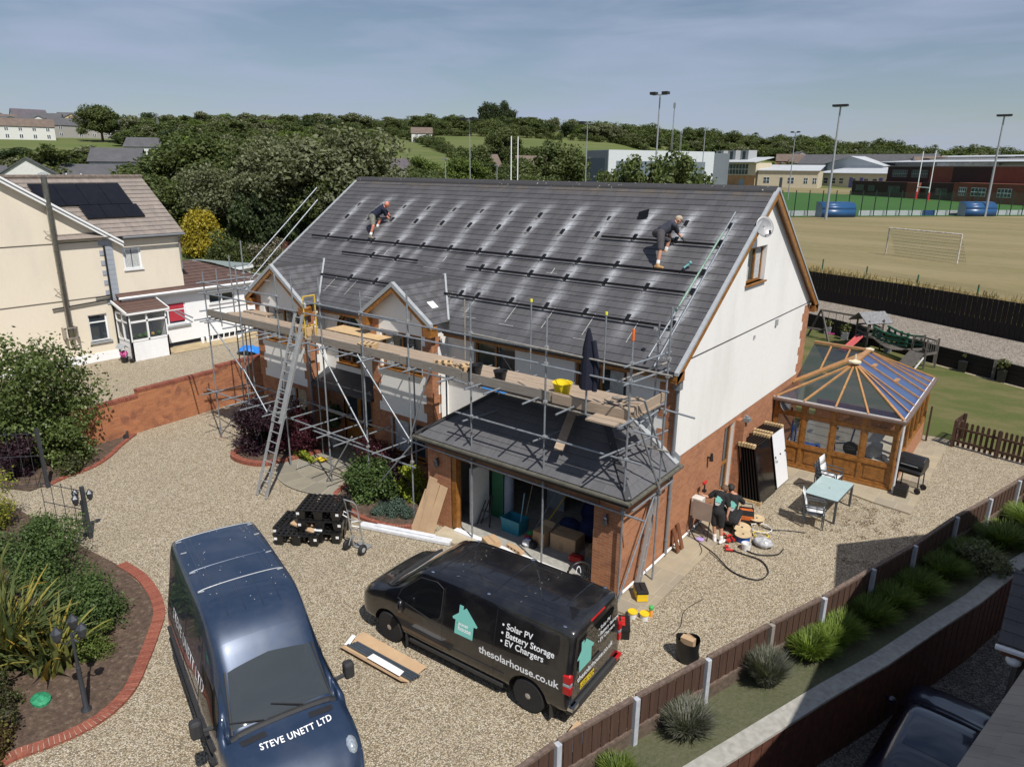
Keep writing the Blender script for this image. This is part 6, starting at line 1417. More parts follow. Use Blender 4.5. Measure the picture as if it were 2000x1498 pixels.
carton('cardboard_box',(-1.35,-1.2,.085),.4,.35,.22,.1,'low cardboard box with papers near the right of the garage')
toolbox((-1.55,-1.75,.085),.1,'small red tool box on the garage floor',RED,RED,.32,.2,.18)
e=empty('punch_bag',(-4.35,-.95,.085),0,'pale blue padded roll standing upright in the garage','roll');q=M();q.lathe([(.02,0),(.13,.03),(.155,.2),(.15,1.2),(.12,1.38),(.03,1.45)],n=18);q.build('roll',mat('pale_blue_fabric',(.30,.36,.45),.8),e,smooth=True)
q=M();q.box(-4.98,-4.86,-1.9,-1.2,.09,1.75);o=q.build('white_board',UPVC);tag(o,'white board standing just inside the left garage jamb','board')
q=M();q.box(-4.80,-4.4,-1.15,-1.1,.09,1.7);o=q.build('green_board',mat('green_board',(.02,.13,.06),.6));tag(o,'dark green board standing in the left of the garage','board')
e=empty('folding_frame',(-4.6,-1.7,.085),0,'black folding metal frame leaning inside the garage','frame')
for a,b in (((-.15,0,0),(.05,.2,.85)),((.2,-.05,0),(.1,.2,.85)),((-.12,.02,.4),(.16,.08,.4)),((-.2,-.1,0),(-.05,.1,.7))): q=M();q.tube(a,b,.02,n=6);q.build('bar',DKGREY,e)
q=M();q.box(-3.9,-3.3,.3,.34,.09,1.3);o=q.build('grey_board',LEAD);tag(o,'pale grey panel leaning at the back of the garage','board')
for i,(a,b,m_,l) in enumerate((((-3.1,-1.2,.1),(-2.7,.2,1.5),YEL,'yellow-handled pole leaning in the garage'),((-3.3,-1.2,.1),(-3.0,.0,1.5),LEAD,'steel pole leaning in the garage'),((-4.0,-.6,.1),(-4.1,.2,1.9),WOODR,'wooden pole standing in the garage'),((-3.6,-1.4,.3),(-3.62,-1.2,1.15),mat('pale_blue_handle',(.25,.5,.6),.4),'spade with pale blue handle in the crate'))):
    q=M();q.tube(a,b,.016,n=6);o=q.build('long_handle',m_);tag(o,l,'tool')
COLS=[RED,YEL,BLUEC,mat('green_toy',(.03,.25,.08),.5),UPVC,DKGREY,mat('navy_bag',(.01,.02,.09),.7)]
names=['red','yellow','blue','green','white','black','navy']
spots=[(-3.15,-1.65),(-2.98,-1.5),(-3.05,-1.78),(-3.2,-1.45),(-3.0,-1.9),(-2.85,-1.85),(-2.5,-.6),(-1.9,-.5),(-1.4,-.4),(-2.3,.3),(-1.2,-.2)]
for i,(x,y) in enumerate(spots):
    k=i% 7 if i< 6 else 6;r_=random.uniform(.09,.15) if i< 6 else random.uniform(.28,.42);q=M();q.ball((0,0,r_*.6),r_,9,sc=(1,random.uniform(.6,1),random.uniform(.6,1.1)));q.box(-r_*.5,r_*.6,-r_*.4,r_*.4,0,r_*random.uniform(.8,1.6));o=q.build('bundle',COLS[k]);o.location=(x,y,.085)
    tag(o,('%s item in the toy heap, %s'% (names[k],('behind','upper','front','left','lowest','right')[i]) if i< 6 else 'dark navy bundle in the gloom at the back of the garage'),'bundle','clutter in the garage')
# CONSERVATORY AND PATIO
def clearglass(name,tint,a,rough=.03):
    t=NT(name);t.col(tint);t.set(Roughness=rough);t.b.inputs['Specular IOR Level'].default_value=1.0;t.set(Alpha=a);t.set(Coat__Weight=.3);MATS[name]=t.m;return t.m
WG=clearglass('window_clear',(.04,.05,.055),.22);RG=clearglass('tinted_roof_glass',(.012,.022,.05),.62);RGB=clearglass('sky_tinted_roof_glass',(.035,.09,.27),.78,.08)  # last glass, for the right slope: reflected sky is put into its blue
GOLDL=mat('light_oak_plastic',(.40,.21,.085),.4,var=.2)
cv=empty('conservatory',(0,0,0),0,'golden-framed conservatory with dark glass hipped roof beside the gable','conservatory')
X1,Y0,Y1,YV,ZV,ZR=3.85,7.92,13.85,10.1,2.38,3.40
A_,B_=Vector((1.93,9.83,ZR)),Vector((1.93,12.0,ZR));W_=Vector((0.02,12.05,ZR))
fl=M();fl.box(0,X1,Y0,Y1,.0,.10);fl.build('floor',mat('pale_floor_tiles',(.52,.48,.38),.5),cv)
def pane(name,pts,m): q=M();q.poly(pts);return q.build(name,m,cv)
E0,E1,E2,E3=Vector((.0,Y0-.05,ZV)),Vector((X1+.05,Y0-.05,ZV)),Vector((X1+.05,Y1,ZV)),Vector((0,YV,ZV))
pane('roof_pane',[E0,E1,A_],RG);pane('roof_pane',[E1,E2,B_,A_],RGB);pane('roof_pane',[E3,E0,A_,B_],RG);pane('roof_pane',[E3,B_,W_],RG);pane('roof_pane',[W_,B_,E2,Vector((0,Y1,ZV))],RG)
def bar(a,b,w=.06,h=.05,m=GOLDL,nm='glazing_bar',lift=.03): q=M();u=Vector((0,0,lift));q.beam(Vector(a)+u,Vector(b)+u,w,h);return q.build(nm,m,cv)
for t_ in (0.02,.25,.5,.745,1.0): bar(E0.lerp(E1,t_),A_,.055 if 0< t_< 1 else .08)
for y in (8.75,9.6,10.6,11.55,12.3,13.05,13.8): bar((X1+.05,y,ZV),(1.93,min(max(y,A_.y+.08),B_.y),ZR) if y< 13.5 else B_,.055 if y< 13.5 else .08)
bar(E3,B_,.16,.05);bar(E3+Vector((0,-.25,0)),B_.lerp(A_,.25),.07)
bar(A_+Vector((0,-.1,.05)),B_+Vector((0,.05,.05)),.17,.08,nm='ridge');bar(B_+Vector((0,0,.04)),W_+Vector((0,0,.04)),.14,.07,nm='ridge')
for x in (.65,1.3): bar((x,12.03,ZR),(x,YV+x,ZV+(ZR-ZV)*x/1.93),.05)
q=M();
for y in (9.95,10.9): q.box(0,0,0,0,0,0)
for (y,s0) in ((10.6,.78),(10.6,.4)):
    c=Vector((X1+.05,y+.02,ZV)).lerp(Vector((1.93,y+.02,ZR)),s0);q.beam(c+Vector((0,0,.05)),c+Vector((0,.42,.05)),.14,.04)
q.build('roof_vent_frame',GOLDL,cv)
q=M();q.lathe([(.20,0),(.20,.05),(.10,.08),(.03,.12),(.045,.18),(.01,.3)],(1.93,9.80,ZR+.07),14);q.build('finial',mat('cream_plastic',(.62,.55,.40),.5),cv,smooth=True)
q=M();q.lathe([(.15,0),(.15,.05),(.05,.08)],(1.93,12.0,ZR+.07),12);q.build('finial',MATS['cream_plastic'],cv,smooth=True)
# gutters, frames
q=M();q.box(-.0,X1+.14,Y0-.16,Y0-.05,ZV-.09,ZV-.0);q.box(X1+.05,X1+.16,Y0-.05,Y1,ZV-.09,ZV-.0);q.build('gutter',mat('brown_gutter',(.16,.11,.09),.4),cv,bevel=.01);q=M();q.box(0,X1+.1,Y0-.05,Y0-.035,ZV-.0,ZV+.03);q.box(X1+.035,X1+.055,Y0,Y1,ZV,ZV+.03);q.build('gutter_trim',UPVC,cv)
q=M();q.tube((X1+.09,Y0-.1,.05),(X1+.09,Y0-.1,ZV-.08),.035,n=10);q.build('downpipe',mat('white_pipe',(.62,.64,.66),.4),cv,smooth=True)
def bays(n,a,b,P,face,brick=False,nm='bay'):
    wd=(b-a)/n
    for i in range(n+1): x=a+i*wd;q=M();q.prism([P(x-.055,z) for z in (0.1,)]+[P(x+.055,.1),P(x+.055,ZV-.1),P(x-.055,ZV-.1)],-face*.10);q.build('frame_post',GOLD,cv,bevel=.006)
    q=M()
    for z,h in ((.10,.10),(.76,.10),(1.86,.08),(ZV-.12,.1)): q.prism([P(a,z)+face*.004,P(b,z)+face*.004,P(b,z+h)+face*.004,P(a,z+h)+face*.004],-face*.09)
    q.build('frame_rail',GOLD,cv)
    for i in range(n):
        x0,x1=a+i*wd+.055,a+(i+1)*wd-.055
        for z0,z1 in ((.86,1.86),(1.94,ZV-.12)):
            q=M();w=.055
            for r_ in ((x0,x1,z0,z0+w),(x0,x1,z1-w,z1),(x0,x0+w,z0+w,z1-w),(x1-w,x1,z0+w,z1-w)): q.prism([P(r_[0],r_[2])-face*.015,P(r_[1],r_[2])-face*.015,P(r_[1],r_[3])-face*.015,P(r_[0],r_[3])-face*.015],-face*.05)
            wn=q.build('window',GOLD,cv);q=M();q.poly([P(x0+w,z0+w)-face*.04,P(x1-w,z0+w)-face*.04,P(x1-w,z1-w)-face*.04,P(x0+w,z1-w)-face*.04]);q.build('pane',WG,wn)
        if not brick:
            q=M();q.prism([P(x0,.2)-face*.03,P(x1,.2)-face*.03,P(x1,.76)-face*.03,P(x0,.76)-face*.03],-face*.04)
            for k,(e_,d_) in enumerate(((.10,.016),(.15,.004),(.20,.018),(.25,.006))):
                q.prism([P(x0+e_,.2+e_*.75)-face*.03,P(x1-e_,.2+e_*.75)-face*.03,P(x1-e_,.76-e_*.75)-face*.03,P(x0+e_,.76-e_*.75)-face*.03],face*d_)
            q.build('raised_panel',GOLD,cv)
bays(4,.10,X1-.06,lambda u,z: Vector((u,Y0,z)),Vector((0,-1,0)))
bays(6,Y0+.06,Y1-.06,lambda u,z: Vector((X1,u,z)),Vector((1,0,0)),True)
q=M();q.box(X1-.09,X1+.012,Y0+.1,Y1-.1,.0,.76);q.build('dwarf_wall',BRICK,cv);q=M();q.box(0,X1,Y1-.1,Y1,0,.8);q.build('dwarf_wall',BRICK,cv)
q=M();q.box(.06,X1,Y0-.05,Y0+.05,.02,.12);q.build('threshold',GOLD,cv)
# things inside it
e=empty('exercise_bike',(1.9,9.9,.1),0,'dark exercise bike seen through the conservatory roof glass','exercise bike')
q=M()
for a,b in (((-.45,-.2,.05),(-.45,.2,.05)),((.45,-.2,.05),(.45,.2,.05)),((-.45,0,.06),(.45,0,.06)),((-.2,0,.06),(-.3,0,.9)),((.2,0,.06),(.35,0,1.15)),((-.2,0,.4),(.25,0,.5))): q.tube(a,b,.028,n=8)
q.build('frame',mat('blue_frame',(.02,.06,.18),.4),e);q=M();q.box(-.42,-.18,-.09,.09,.9,.97);q.build('saddle',DKGREY,e,bevel=.02);q=M();q.path([(.3,-.25,1.1),(.36,-.2,1.2),(.38,.2,1.2),(.3,.25,1.1)],.018,6);q.build('handlebar',STEEL,e);q=M();q.lathe([(.24,-.03),(.26,0),(.24,.03)],(.3,0,.32),20,axis='Y');q.build('flywheel',DKGREY,e)
e=empty('exercise_ball',(2.75,9.3,.1),0,'lilac exercise ball inside the conservatory','ball');q=M();q.ball((0,0,.28),.28,18);q.build('ball',mat('lilac',(.30,.16,.45),.5),e,smooth=True)
e=empty('weights_bench',(.9,9.0,.1),.4,'blue weights bench behind the conservatory front glass','bench');q=M();q.box(-.5,.5,-.13,.13,.4,.47);q.build('pad',BLUEC,e,bevel=.02);q=M()
for x in (-.4,.4): q.tube((x,-.2,0),(x,0,.4),.025,n=6);q.tube((x,.2,0),(x,0,.4),.025,n=6)
q.tube((-.4,-.4,.0),(-.4,-.4,1.1),.025,n=6);q.tube((-.4,.4,0),(-.4,.4,1.1),.025,n=6);q.tube((-.4,-.6,1.0),(-.4,.6,1.0),.015,n=6);q.build('frame',BLUEC,e)
e=empty('plant_trough',(1.1,8.25,.1),0,'row of purple pots just inside the conservatory glass','pots')
for i in range(4): q=M();q.lathe([(.06,0),(.09,.15)],(-.5+.3*i,0,0),12);q.build('pot',mat('purple_pot',(.22,.04,.22),.5) if i% 2 else UPVC,e)
e=empty('pale_armchair',(3.1,8.9,.1),R(30),'pale armchair inside the right end of the conservatory','chair');q=M();q.box(-.35,.35,-.35,.35,.15,.42);q.build('seat',CURT,e,bevel=.05);q=M();q.box(-.35,.35,.25,.4,.4,.95);q.build('backrest',CURT,e,bevel=.05)
for s_ in (-1,1): q=M();q.box(s_*.35,s_*.45,-.35,.35,.1,.6);q.build('armrest',CURT,e,bevel=.03)
# stacks of solar panels against the wall
PVB=mat('black_solar_cells',(.006,.006,.008),.12,var=.3,scale=2);PVW=mat('white_backsheet',(.76,.77,.80),.45,var=.03);CLIP=mat('timber_clip',(.50,.36,.19),.8,var=.2)
def pv(p0,p1,top,th,m,label,grp):
    """panel with bottom edge p0-p1, leaning to 'top' offset"""
    e=empty('solar_panel',(0,0,0),0,label,'solar panel',grp);a,b,t=Vector(p0),Vector(p1),Vector(top);n=(b-a).cross(t).normalized()
    if n.x< 0: n=-n
    q=M();q.prism([a,b,b+t,a+t],-n*th);q.build('frame',mat('black_frame',(.008,.008,.01),.35,.3),e)
    i=.02;u=(b-a).normalized()*i;v=t.normalized()*i;q=M();q.poly([a+u+v+n*.002,b-u+v+n*.002,b+t-u-v+n*.002,a+t+u-v+n*.002]);q.build('face',m,e)
    return e,a,b,t,n
clipm=M()
for k in range(7):
    x=1.0-.092*k;lab='black solar panel, outermost of the nearer stack by the side door' if k==0 else 'black solar panel in the middle of the nearer stack against the wall'
    e,a,b,t,n=pv((x,4.40,.06),(x+.06,5.58,.06),(-.36+.012*k,0,1.74),.035,PVB,lab,'solar panels stacked nearer the side door')
    if k< 6:
        q=M()
        for z,y in ((1.0,0),(1.0,.93),(.0,0.0)): c=a+t*z+(b-a)*y;q.box(c.x-.09,c.x+.01,c.y-.03,c.y+.10,c.z-.05,c.z+.06)
        q.build('timber_clip',CLIP,e)
for k in range(8):
    x=1.04-.092*k;lab='white-backed solar panel, outermost of the farther stack near the conservatory' if k==0 else 'black solar panel inside the farther stack near the conservatory'
    e,a,b,t,n=pv((x,5.80,.06),(x+.05,6.78,.06),(-.34+.012*k,-.08,1.76),.035,PVW if k==0 else PVB,lab,'solar panels stacked near the conservatory')
    if k< 7:
        q=M()
        for z,y in ((1.0,0),(1.0,.9)): c=a+t*z+(b-a)*y;q.box(c.x-.09,c.x+.01,c.y-.03,c.y+.10,c.z-.05,c.z+.06)
        q.build('timber_clip',CLIP,e)
    else: pass
    if k==0:
        q=M()
        for f in (.1,.5,.9): c=a+(b-a)*f+t*.57+n*.01;q.ball(c,.03,8)
        q.path([a+(b-a)*.12+t*.56+n*.02,a+(b-a)*.05+t*.50+n*.03,a+(b-a)*.15+t*.47+n*.03,a+(b-a)*.22+t*.49+n*.02],.009,5);q.path([a+(b-a)*.9+t*.56+n*.02,a+(b-a)*.96+t*.52+n*.03,a+(b-a)*.9+t*.48+n*.03],.009,5);q.build('junction_lead',DKGREY,e)
# table, chairs, barbecue
FR=mat('grey_frame_metal',(.10,.11,.12),.45,.5)
e=empty('garden_table',(2.62,5.38,0),R(-3),'glass-topped grey metal garden table on the gravel','table');q=M();q.box(-.46,.46,-.78,.78,.715,.725);q.build('glass_top',mat('frosted_pale_glass',(.36,.47,.48),.15,var=.04),e,bevel=.003);q=M()
for x in (-.45,.45): q.box(x-.02,x+.02,-.76,.76,.67,.713)
for y in (-.77,.77): q.box(-.43,.43,y-.02,y+.02,.67,.713)
q.build('table_frame',FR,e)
for x in (-.43,.43):
    for y in (-.74,.74): q=M();q.box(x-.03,x+.03,y-.03,y+.03,0,.67);q.build('leg',FR,e)
q=M();q.tube((0,0,.725),(0,0,.729),.022,n=12);q.build('parasol_hole',DKGREY,e)
SL_=mat('white_mesh_fabric',(.66,.66,.67),.8,var=.05)
def gchair(loc,rz,label,grp=None):
    e=empty('garden_chair',loc,rz,label,'chair',grp);q=M();w=.23
    pr=[(.26,.44),(.24,.425),(.05,.40),(-.16,.39),(-.22,.45),(-.30,.72),(-.36,.97)]
    for i in range(len(pr)-1): q.quad((-w,pr[i][0],pr[i][1]),(w,pr[i][0],pr[i][1]),(w,pr[i+1][0],pr[i+1][1]),(-w,pr[i+1][0],pr[i+1][1]))
    o=q.build('seat_sling',SL_,e,smooth=True);o.modifiers.new('s','SOLIDIFY').thickness=.012
    for s_ in (-1,1):
        q=M();q.path([(s_*w,y,z) for y,z in pr],.016,6);q.path([(s_*(w+.05),.24,.62),(s_*(w+.05),-.26,.62)],.02,6);q.build('side_rail',FR,e)
        q=M();q.beam((s_*(w+.05),.24,0),(s_*(w+.05),.24,.62),.03,.03);q.build('leg',FR,e);q=M();q.beam((s_*(w+.05),-.26,0),(s_*(w+.05),-.28,.66),.03,.03);q.build('leg',FR,e)
    q=M();q.tube((-w-.05,.24,.40),(w+.05,.24,.40),.014,n=6);q.tube((-w-.05,-.26,.36),(w+.05,-.26,.36),.014,n=6);q.build('cross_rail',FR,e);return e
c0=gchair((2.58,4.22,0),R(-78),'white sling garden chair at the near end of the table')
dup(c0,(2.54,4.22,.06),R(-78),'second white sling chair nested under the near one').name='garden_chair'
for k,l in enumerate(('lowest of the stacked white chairs at the far end of the table','second from the bottom of the stacked white chairs by the conservatory','topmost white chair of the stack by the conservatory')):
    dup(c0,(2.28+.05*k,6.55-.0*k,.11*k+.0),R(-95),l,'white garden chairs stacked by the conservatory')
e=empty('barbecue',(4.28,8.45,.05),R(-12),'black barbecue with closed lid and side shelf on the patio','barbecue');q=M()
pr=[(-.26,.78),(-.26,.92),(-.2,1.05),(-.05,1.14),(.12,1.14),(.24,1.02),(.26,.78)]
q.prism([(-.38,y,z) for y,z in pr],(.76,0,0));q.build('lid',mat('black_enamel',(.018,.018,.02),.35),e,bevel=.03);q=M();q.add([(-.36,-.25,.77),(.36,-.25,.77),(.36,.25,.77),(-.36,.25,.77),(-.3,-.2,.55),(.3,-.2,.55),(.3,.2,.55),(-.3,.2,.55)],[(0,1,5,4),(1,2,6,5),(2,3,7,6),(3,0,4,7),(4,5,6,7)]);q.build('firebox',MATS['black_enamel'],e)
q=M();q.box(-.36,.36,-.48,-.27,.72,.76);q.build('front_shelf',DKGREY,e,bevel=.01)
for x in (-.32,.32):
    for y in (-.22,.22): q=M();q.tube((x,y,0),(x*.95,y*.9,.6),.018,n=6);q.build('leg',DKGREY,e)
q=M()
for i in range(9): q.tube((-.33,-.22+.055*i,.18),(.33,-.22+.055*i,.18),.006,n=4)
q.build('wire_shelf',DKGREY,e)
for y in (-.24,.24): q=M();q.lathe([(.09,-.02),(.1,0),(.09,.02)],(.33,y,.1),16,axis='Y');q.build('wheel',RUBBER,e)
q=M();q.tube((-.25,-.30,.88),(.25,-.30,.88),.014,n=6);q.build('handle',STEEL,e)
q=M();q.box(3.98,4.35,7.62,7.95,.05,.34);o=q.build('black_crate',BLACKP,None,bevel=.02);tag(o,'black crate at the corner of the conservatory beside the barbecue','crate')
# picket fence and its open gate
def picket(p0,p1,label,nm,h=.95):
    e=empty(nm,(*p0,0),0,label,'fence');a=Vector((0,0,0));b=Vector((p1[0]-p0[0],p1[1]-p0[1],0));n=int(b.length/.155);u=b.normalized();nn=Vector((-u.y,u.x,0))
    for i in range(n+1):
        c=b*(i/max(1,n));q=M();hh=h;q.prism([c-u*.045,c+u*.045,c+u*.045+Vector((0,0,hh-.04)),c+Vector((0,0,hh)),c-u*.045+Vector((0,0,hh-.04))],nn*.02);q.v=[(x,y,z+.06) for x,y,z in q.v];q.build('picket',FENCEB,e)
    for z in (.25,.72): q=M();q.beam(a-nn*.02+Vector((0,0,z)),b-nn*.02+Vector((0,0,z)),.04,.08);q.build('rail',FENCEB,e)
    for c in (a,b): q=M();q.beam(c-nn*.05,c-nn*.05+Vector((0,0,h+.05)),.09,.09);q.build('post',FENCEB,e)
picket((4.85,13.65),(6.2,13.35),'dark brown picket fence between the patio and the lawn','picket_fence');picket((6.24,13.34),(7.9,12.95),'dark brown picket fence running on to the right edge of the photo','picket_fence');picket((4.82,13.75),(4.98,14.75),'short dark picket gate standing open towards the lawn','picket_gate')
q=M();q.box(3.98,4.04,13.6,13.7,0,1.35);o=q.build('fence_post',FENCEB);tag(o,'lone dark post at the far corner of the conservatory','post')
# FENCE, RETAINING WALL, NEIGHBOUR ON THE RIGHT
fe=empty('panel_fence',(0,0,0),0,'brown timber fence with grey concrete posts along the gravel drive','fence')
GRP=mat('pale_concrete_post',(.40,.42,.46),.8,var=.15,scale=10)
for i in range(len(FENCE)-1):
    a,b=Vector((*FENCE[i],0)),Vector((*FENCE[i+1],0));u=(b-a).normalized();nn=Vector((u.y,-u.x,0));a2,b2=a+u*.05,b-u*.05
    m_=FENCEB if i< 7 else GRP if False else FENCEB
    q=M();L=(b2-a2).length;n=16
    for k in range(n):
        p,r_=a2+u*(L*k/n),a2+u*(L*(k+1)/n-.008);o_=nn*(.012*(k% 2));q.prism([p+o_+Vector((0,0,.30)),r_+o_+Vector((0,0,.30)),r_+o_+Vector((0,0,.97)),p+o_+Vector((0,0,.97))],nn*.014)
    q.build('fence_panel',m_,fe)
    q=M();q.beam(a2+Vector((0,0,1.0)),b2+Vector((0,0,1.0)),.085,.055);q.build('capping_rail',BOARDG if False else mat('weathered_brown_wood',(.135,.095,.075),.85,var=.45,scale=14),fe)
    q=M();q.beam(a2+nn*.03+Vector((0,0,.36)),b2+nn*.03+Vector((0,0,.36)),.05,.06);q.build('lower_rail',MATS['weathered_brown_wood'],fe)
    q=M();q.beam(a2+Vector((0,0,.15)),b2+Vector((0,0,.15)),.05,.28);q.build('gravel_board',mat('brown_gravel_board',(.11,.08,.06),.85,var=.35,scale=10),fe)
for i,p in enumerate(FENCE):
    a=Vector((*FENCE[max(i-1,0)],0));b=Vector((*FENCE[min(i+1,len(FENCE)-1)],0));u=(b-a).normalized();nn=Vector((u.y,-u.x,0));c=Vector((*p,0))+nn*.05
    q=M();q.beam(c+Vector((0,0,-.3)),c+Vector((0,0,1.02)),.10,.10,up=(u.x,u.y,0));q.build('post',BOARDG if i==4 else GRP,fe,bevel=.008)
# planted verge, concrete edging and the timber-faced retaining wall
vg=M();bedm=grass_mat('weedy_verge',(.10,.105,.055),(.075,.09,.04),(.15,.14,.10),.8,12,.6)
for i in range(len(FENCE)-1):
    (a,b),(c,d)=FENCE[i],FENCE[i+1];(e1,f1),(e2,f2)=WALLL[i],WALLL[i+1]
    vg.quad((a+.03,b,.06),(e1-.3,f1,.20),(e2-.3,f2,.20),(c+.03,d,.06))
kind(vg.build('verge_soil',bedm),'structure')
rw=empty('retaining_wall',(0,0,0),0,'dark brown timber-clad retaining wall above the sunken driveway','wall')
q=M();q2=M()
for i in range(len(WALLL)-1):
    a,b=Vector((*WALLL[i],0)),Vector((*WALLL[i+1],0));u=(b-a).normalized();nn=Vector((u.y,-u.x,0));L=(b-a).length;n=int(L/.14)
    for k in range(n): p,r_=a+u*(L*k/n),a+u*(L*(k+1)/n-.006);o_=nn*(.008*(k% 2));q.prism([p+o_+Vector((0,0,-1.36)),r_+o_+Vector((0,0,-1.36)),r_+o_+Vector((0,0,.17)),p+o_+Vector((0,0,.17))],nn*.02)
    q2.prism([a-nn*.30+Vector((0,0,.17)),b-nn*.30+Vector((0,0,.17)),b+nn*.05+Vector((0,0,.17)),a+nn*.05+Vector((0,0,.17))],Vector((0,0,.055)))
q.build('cladding',mat('red_brown_cladding',(.10,.038,.024),.7,var=.35,scale=7),rw);q2.build('coping',CONC,rw)
# shed / dark fence at the end of the sunken drive
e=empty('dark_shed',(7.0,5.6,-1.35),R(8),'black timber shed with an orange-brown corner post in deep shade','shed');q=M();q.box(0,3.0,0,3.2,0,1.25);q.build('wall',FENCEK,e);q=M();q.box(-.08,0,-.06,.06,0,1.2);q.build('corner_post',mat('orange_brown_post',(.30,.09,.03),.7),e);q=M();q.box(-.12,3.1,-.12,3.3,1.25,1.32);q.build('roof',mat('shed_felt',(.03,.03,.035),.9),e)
# the neighbour's house on the right: mostly outside the photograph, its roof shades the drive
nh=empty('neighbour_house',(0,0,0),0,'house on the right edge with white gutter over the sunken driveway','house')
SLATE2=mat('grey_slate',(.19,.19,.20),.7,var=.2,scale=3)
TB=tile_mat('beige_concrete_tile',(.33,.29,.24),(.25,.225,.19),(.33,.30))
out=[(7.2,1.7),(7.7,-.6),(8.1,-3.0),(8.12,-9),(20,-9),(20,12),(9.65,4.6)]
q=M();n=len(out);c_=(13.5,1.5,8.8)
for i in range(n): a,b=out[i],out[(i+1)% n];q.add([(a[0],a[1],6.0),(b[0],b[1],6.0),c_],[(0,1,2)])
q.poly([(x,y,5.98) for x,y in out]);q.build('roof',SLATE2,nh)
q=M();inn_=[(8.6,1.4),(8.7,-.6),(9.0,-3),(9.0,-8.5),(19.5,-8.5),(19.5,11),(10.2,4.4)]
for i in range(len(inn_)): a,b=inn_[i],inn_[(i+1)% len(inn_)];q.quad((*a,-1.4),(*b,-1.4),(*b,6),(*a,6))
q.build('wall',WHITE,nh)
# low lean-to roofs that show at the frame edge
tiled('lean_to_roof',lambda u,s,h=0: Vector((6.92+s*.94+.203*(u+4.7),u,1.25+s*.34+h)),1.9,lambda s: -8.5,lambda s: -1.5,TB,nh,gauge=.3,du=.4)
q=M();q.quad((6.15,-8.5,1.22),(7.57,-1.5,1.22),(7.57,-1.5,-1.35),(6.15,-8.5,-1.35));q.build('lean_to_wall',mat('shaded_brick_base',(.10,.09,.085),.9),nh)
tiled('porch_roof',lambda u,s,h=0: Vector((u,-1.05+s*.94,1.32+s*.36+h)),1.9,lambda s: 7.13+.02*s,lambda s: 9.2,SLATE2 if False else TILE,nh,gauge=.3,du=.4)
q=M();q.box(7.1,9.2,-1.16,-1.06,1.22,1.30);q.build('gutter',UPVC,nh,bevel=.02);q=M();q.box(7.2,9.2,-1.06,-1.03,1.10,1.26);q.build('fascia',mat('brown_fascia',(.14,.06,.03),.5),nh);q=M();q.ball((7.42,-1.0,1.02),.13,14,sc=(1,1,.8));q.build('globe_lamp',UPVC,nh,smooth=True)
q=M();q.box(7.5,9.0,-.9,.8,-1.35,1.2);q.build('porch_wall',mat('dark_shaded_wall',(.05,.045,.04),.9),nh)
# black fence and sleeper wall at the end of the garden
def boardfence(P,h0,h1,label,nm,m,bw=.12,posts=True):
    e=empty(nm,(0,0,0),0,label,'fence');
    for i in range(len(P)-1):
        a,b=Vector((*P[i],0)),Vector((*P[i+1],0));u=(b-a).normalized();nn=Vector((u.y,-u.x,0));L=(b-a).length;n=max(1,int(L/bw));q=M();z0,z1=(h0[i],h0[i+1]);t0,t1=h1[i],h1[i+1]
        for k in range(n):
            f,g_=k/n,(k+.93)/n;p,r_=a+u*L*f,a+u*L*g_;o_=nn*(.012*(k% 2));q.prism([p+o_+Vector((0,0,z0+(z1-z0)*f)),r_+o_+Vector((0,0,z0+(z1-z0)*g_)),r_+o_+Vector((0,0,t0+(t1-t0)*g_)),p+o_+Vector((0,0,t0+(t1-t0)*f))],nn*.02)
        q.build('boards',m,e)
    return e
boardfence([(12.5,25.3),(6.05,29.0),(-.5,32.6),(-5.9,35.0),(-16,39.7)],[1.1,1.15,1.15,1.1,.9],[3.2,3.15,3.12,3.05,2.9],'long black close-boarded fence behind the gravel bank','board_fence',FENCEK,.14)
e=empty('sleeper_wall',(0,0,0),0,'low dark timber sleeper wall holding back the gravel bank','wall');q=M()
for i in range(4):
    a,b=Vector((*BANK[i],0)),Vector((*BANK[i+1],0))
    for z in range(4): q.beam(a+Vector((0,0,.12+.235*z)),b+Vector((0,0,.12+.235*z)),.12+.015*(z% 2),.225)
q.build('sleepers',FENCEK,e)
for f in (.05,.18,.33,.5,.66,.8,.95):
    t_=f*4;i=int(min(3,t_));c=Vector((*BANK[i],0)).lerp(Vector((*BANK[i+1],0)),t_-i);q=M();q.box(c.x-.07,c.x+.07,c.y-.2,c.y-.06,0,1.0);q.build('post',SLEEPER,e)
# brick boundary wall on the left, stepped, with red soldier coping
bw=empty('brick_wall',(0,0,0),0,'stepped orange brick garden wall with red brick coping, left of the scaffold','wall')
WP=[(-19.35,-6.0),(-19.5,-4.25),(-19.72,-1.8),(-19.95,0.6),(-20.1,3.2)]
tops=[1.42,1.42,1.60,1.72,1.78]
W2=[((-19.3,-6.3),(-19.52,-3.95),1.42),((-19.52,-3.95),(-19.78,-.55),1.62),((-19.78,-.55),(-20.1,3.4),1.78)]
coping=mat('red_coping',(.28,.075,.04),.85,var=.2)
for (a,b,h) in W2:
    A,B2=Vector((*a,0)),Vector((*b,0));q=M();u=(B2-A).normalized();nn=Vector((-u.y,u.x,0));q.prism([A+nn*.11,A-nn*.11,B2-nn*.11,B2+nn*.11],Vector((0,0,h-.1)));q.build('wall',BRICK2,bw)
    q=M();L=(B2-A).length;n=int(L/.078)
    for k in range(n): c=A+u*(L*(k+.5)/n);q.beam(c-nn*.125+Vector((0,0,h-.045)),c+nn*.125+Vector((0,0,h-.045)),.068,.105)
    q.build('coping',SOLD,bw)
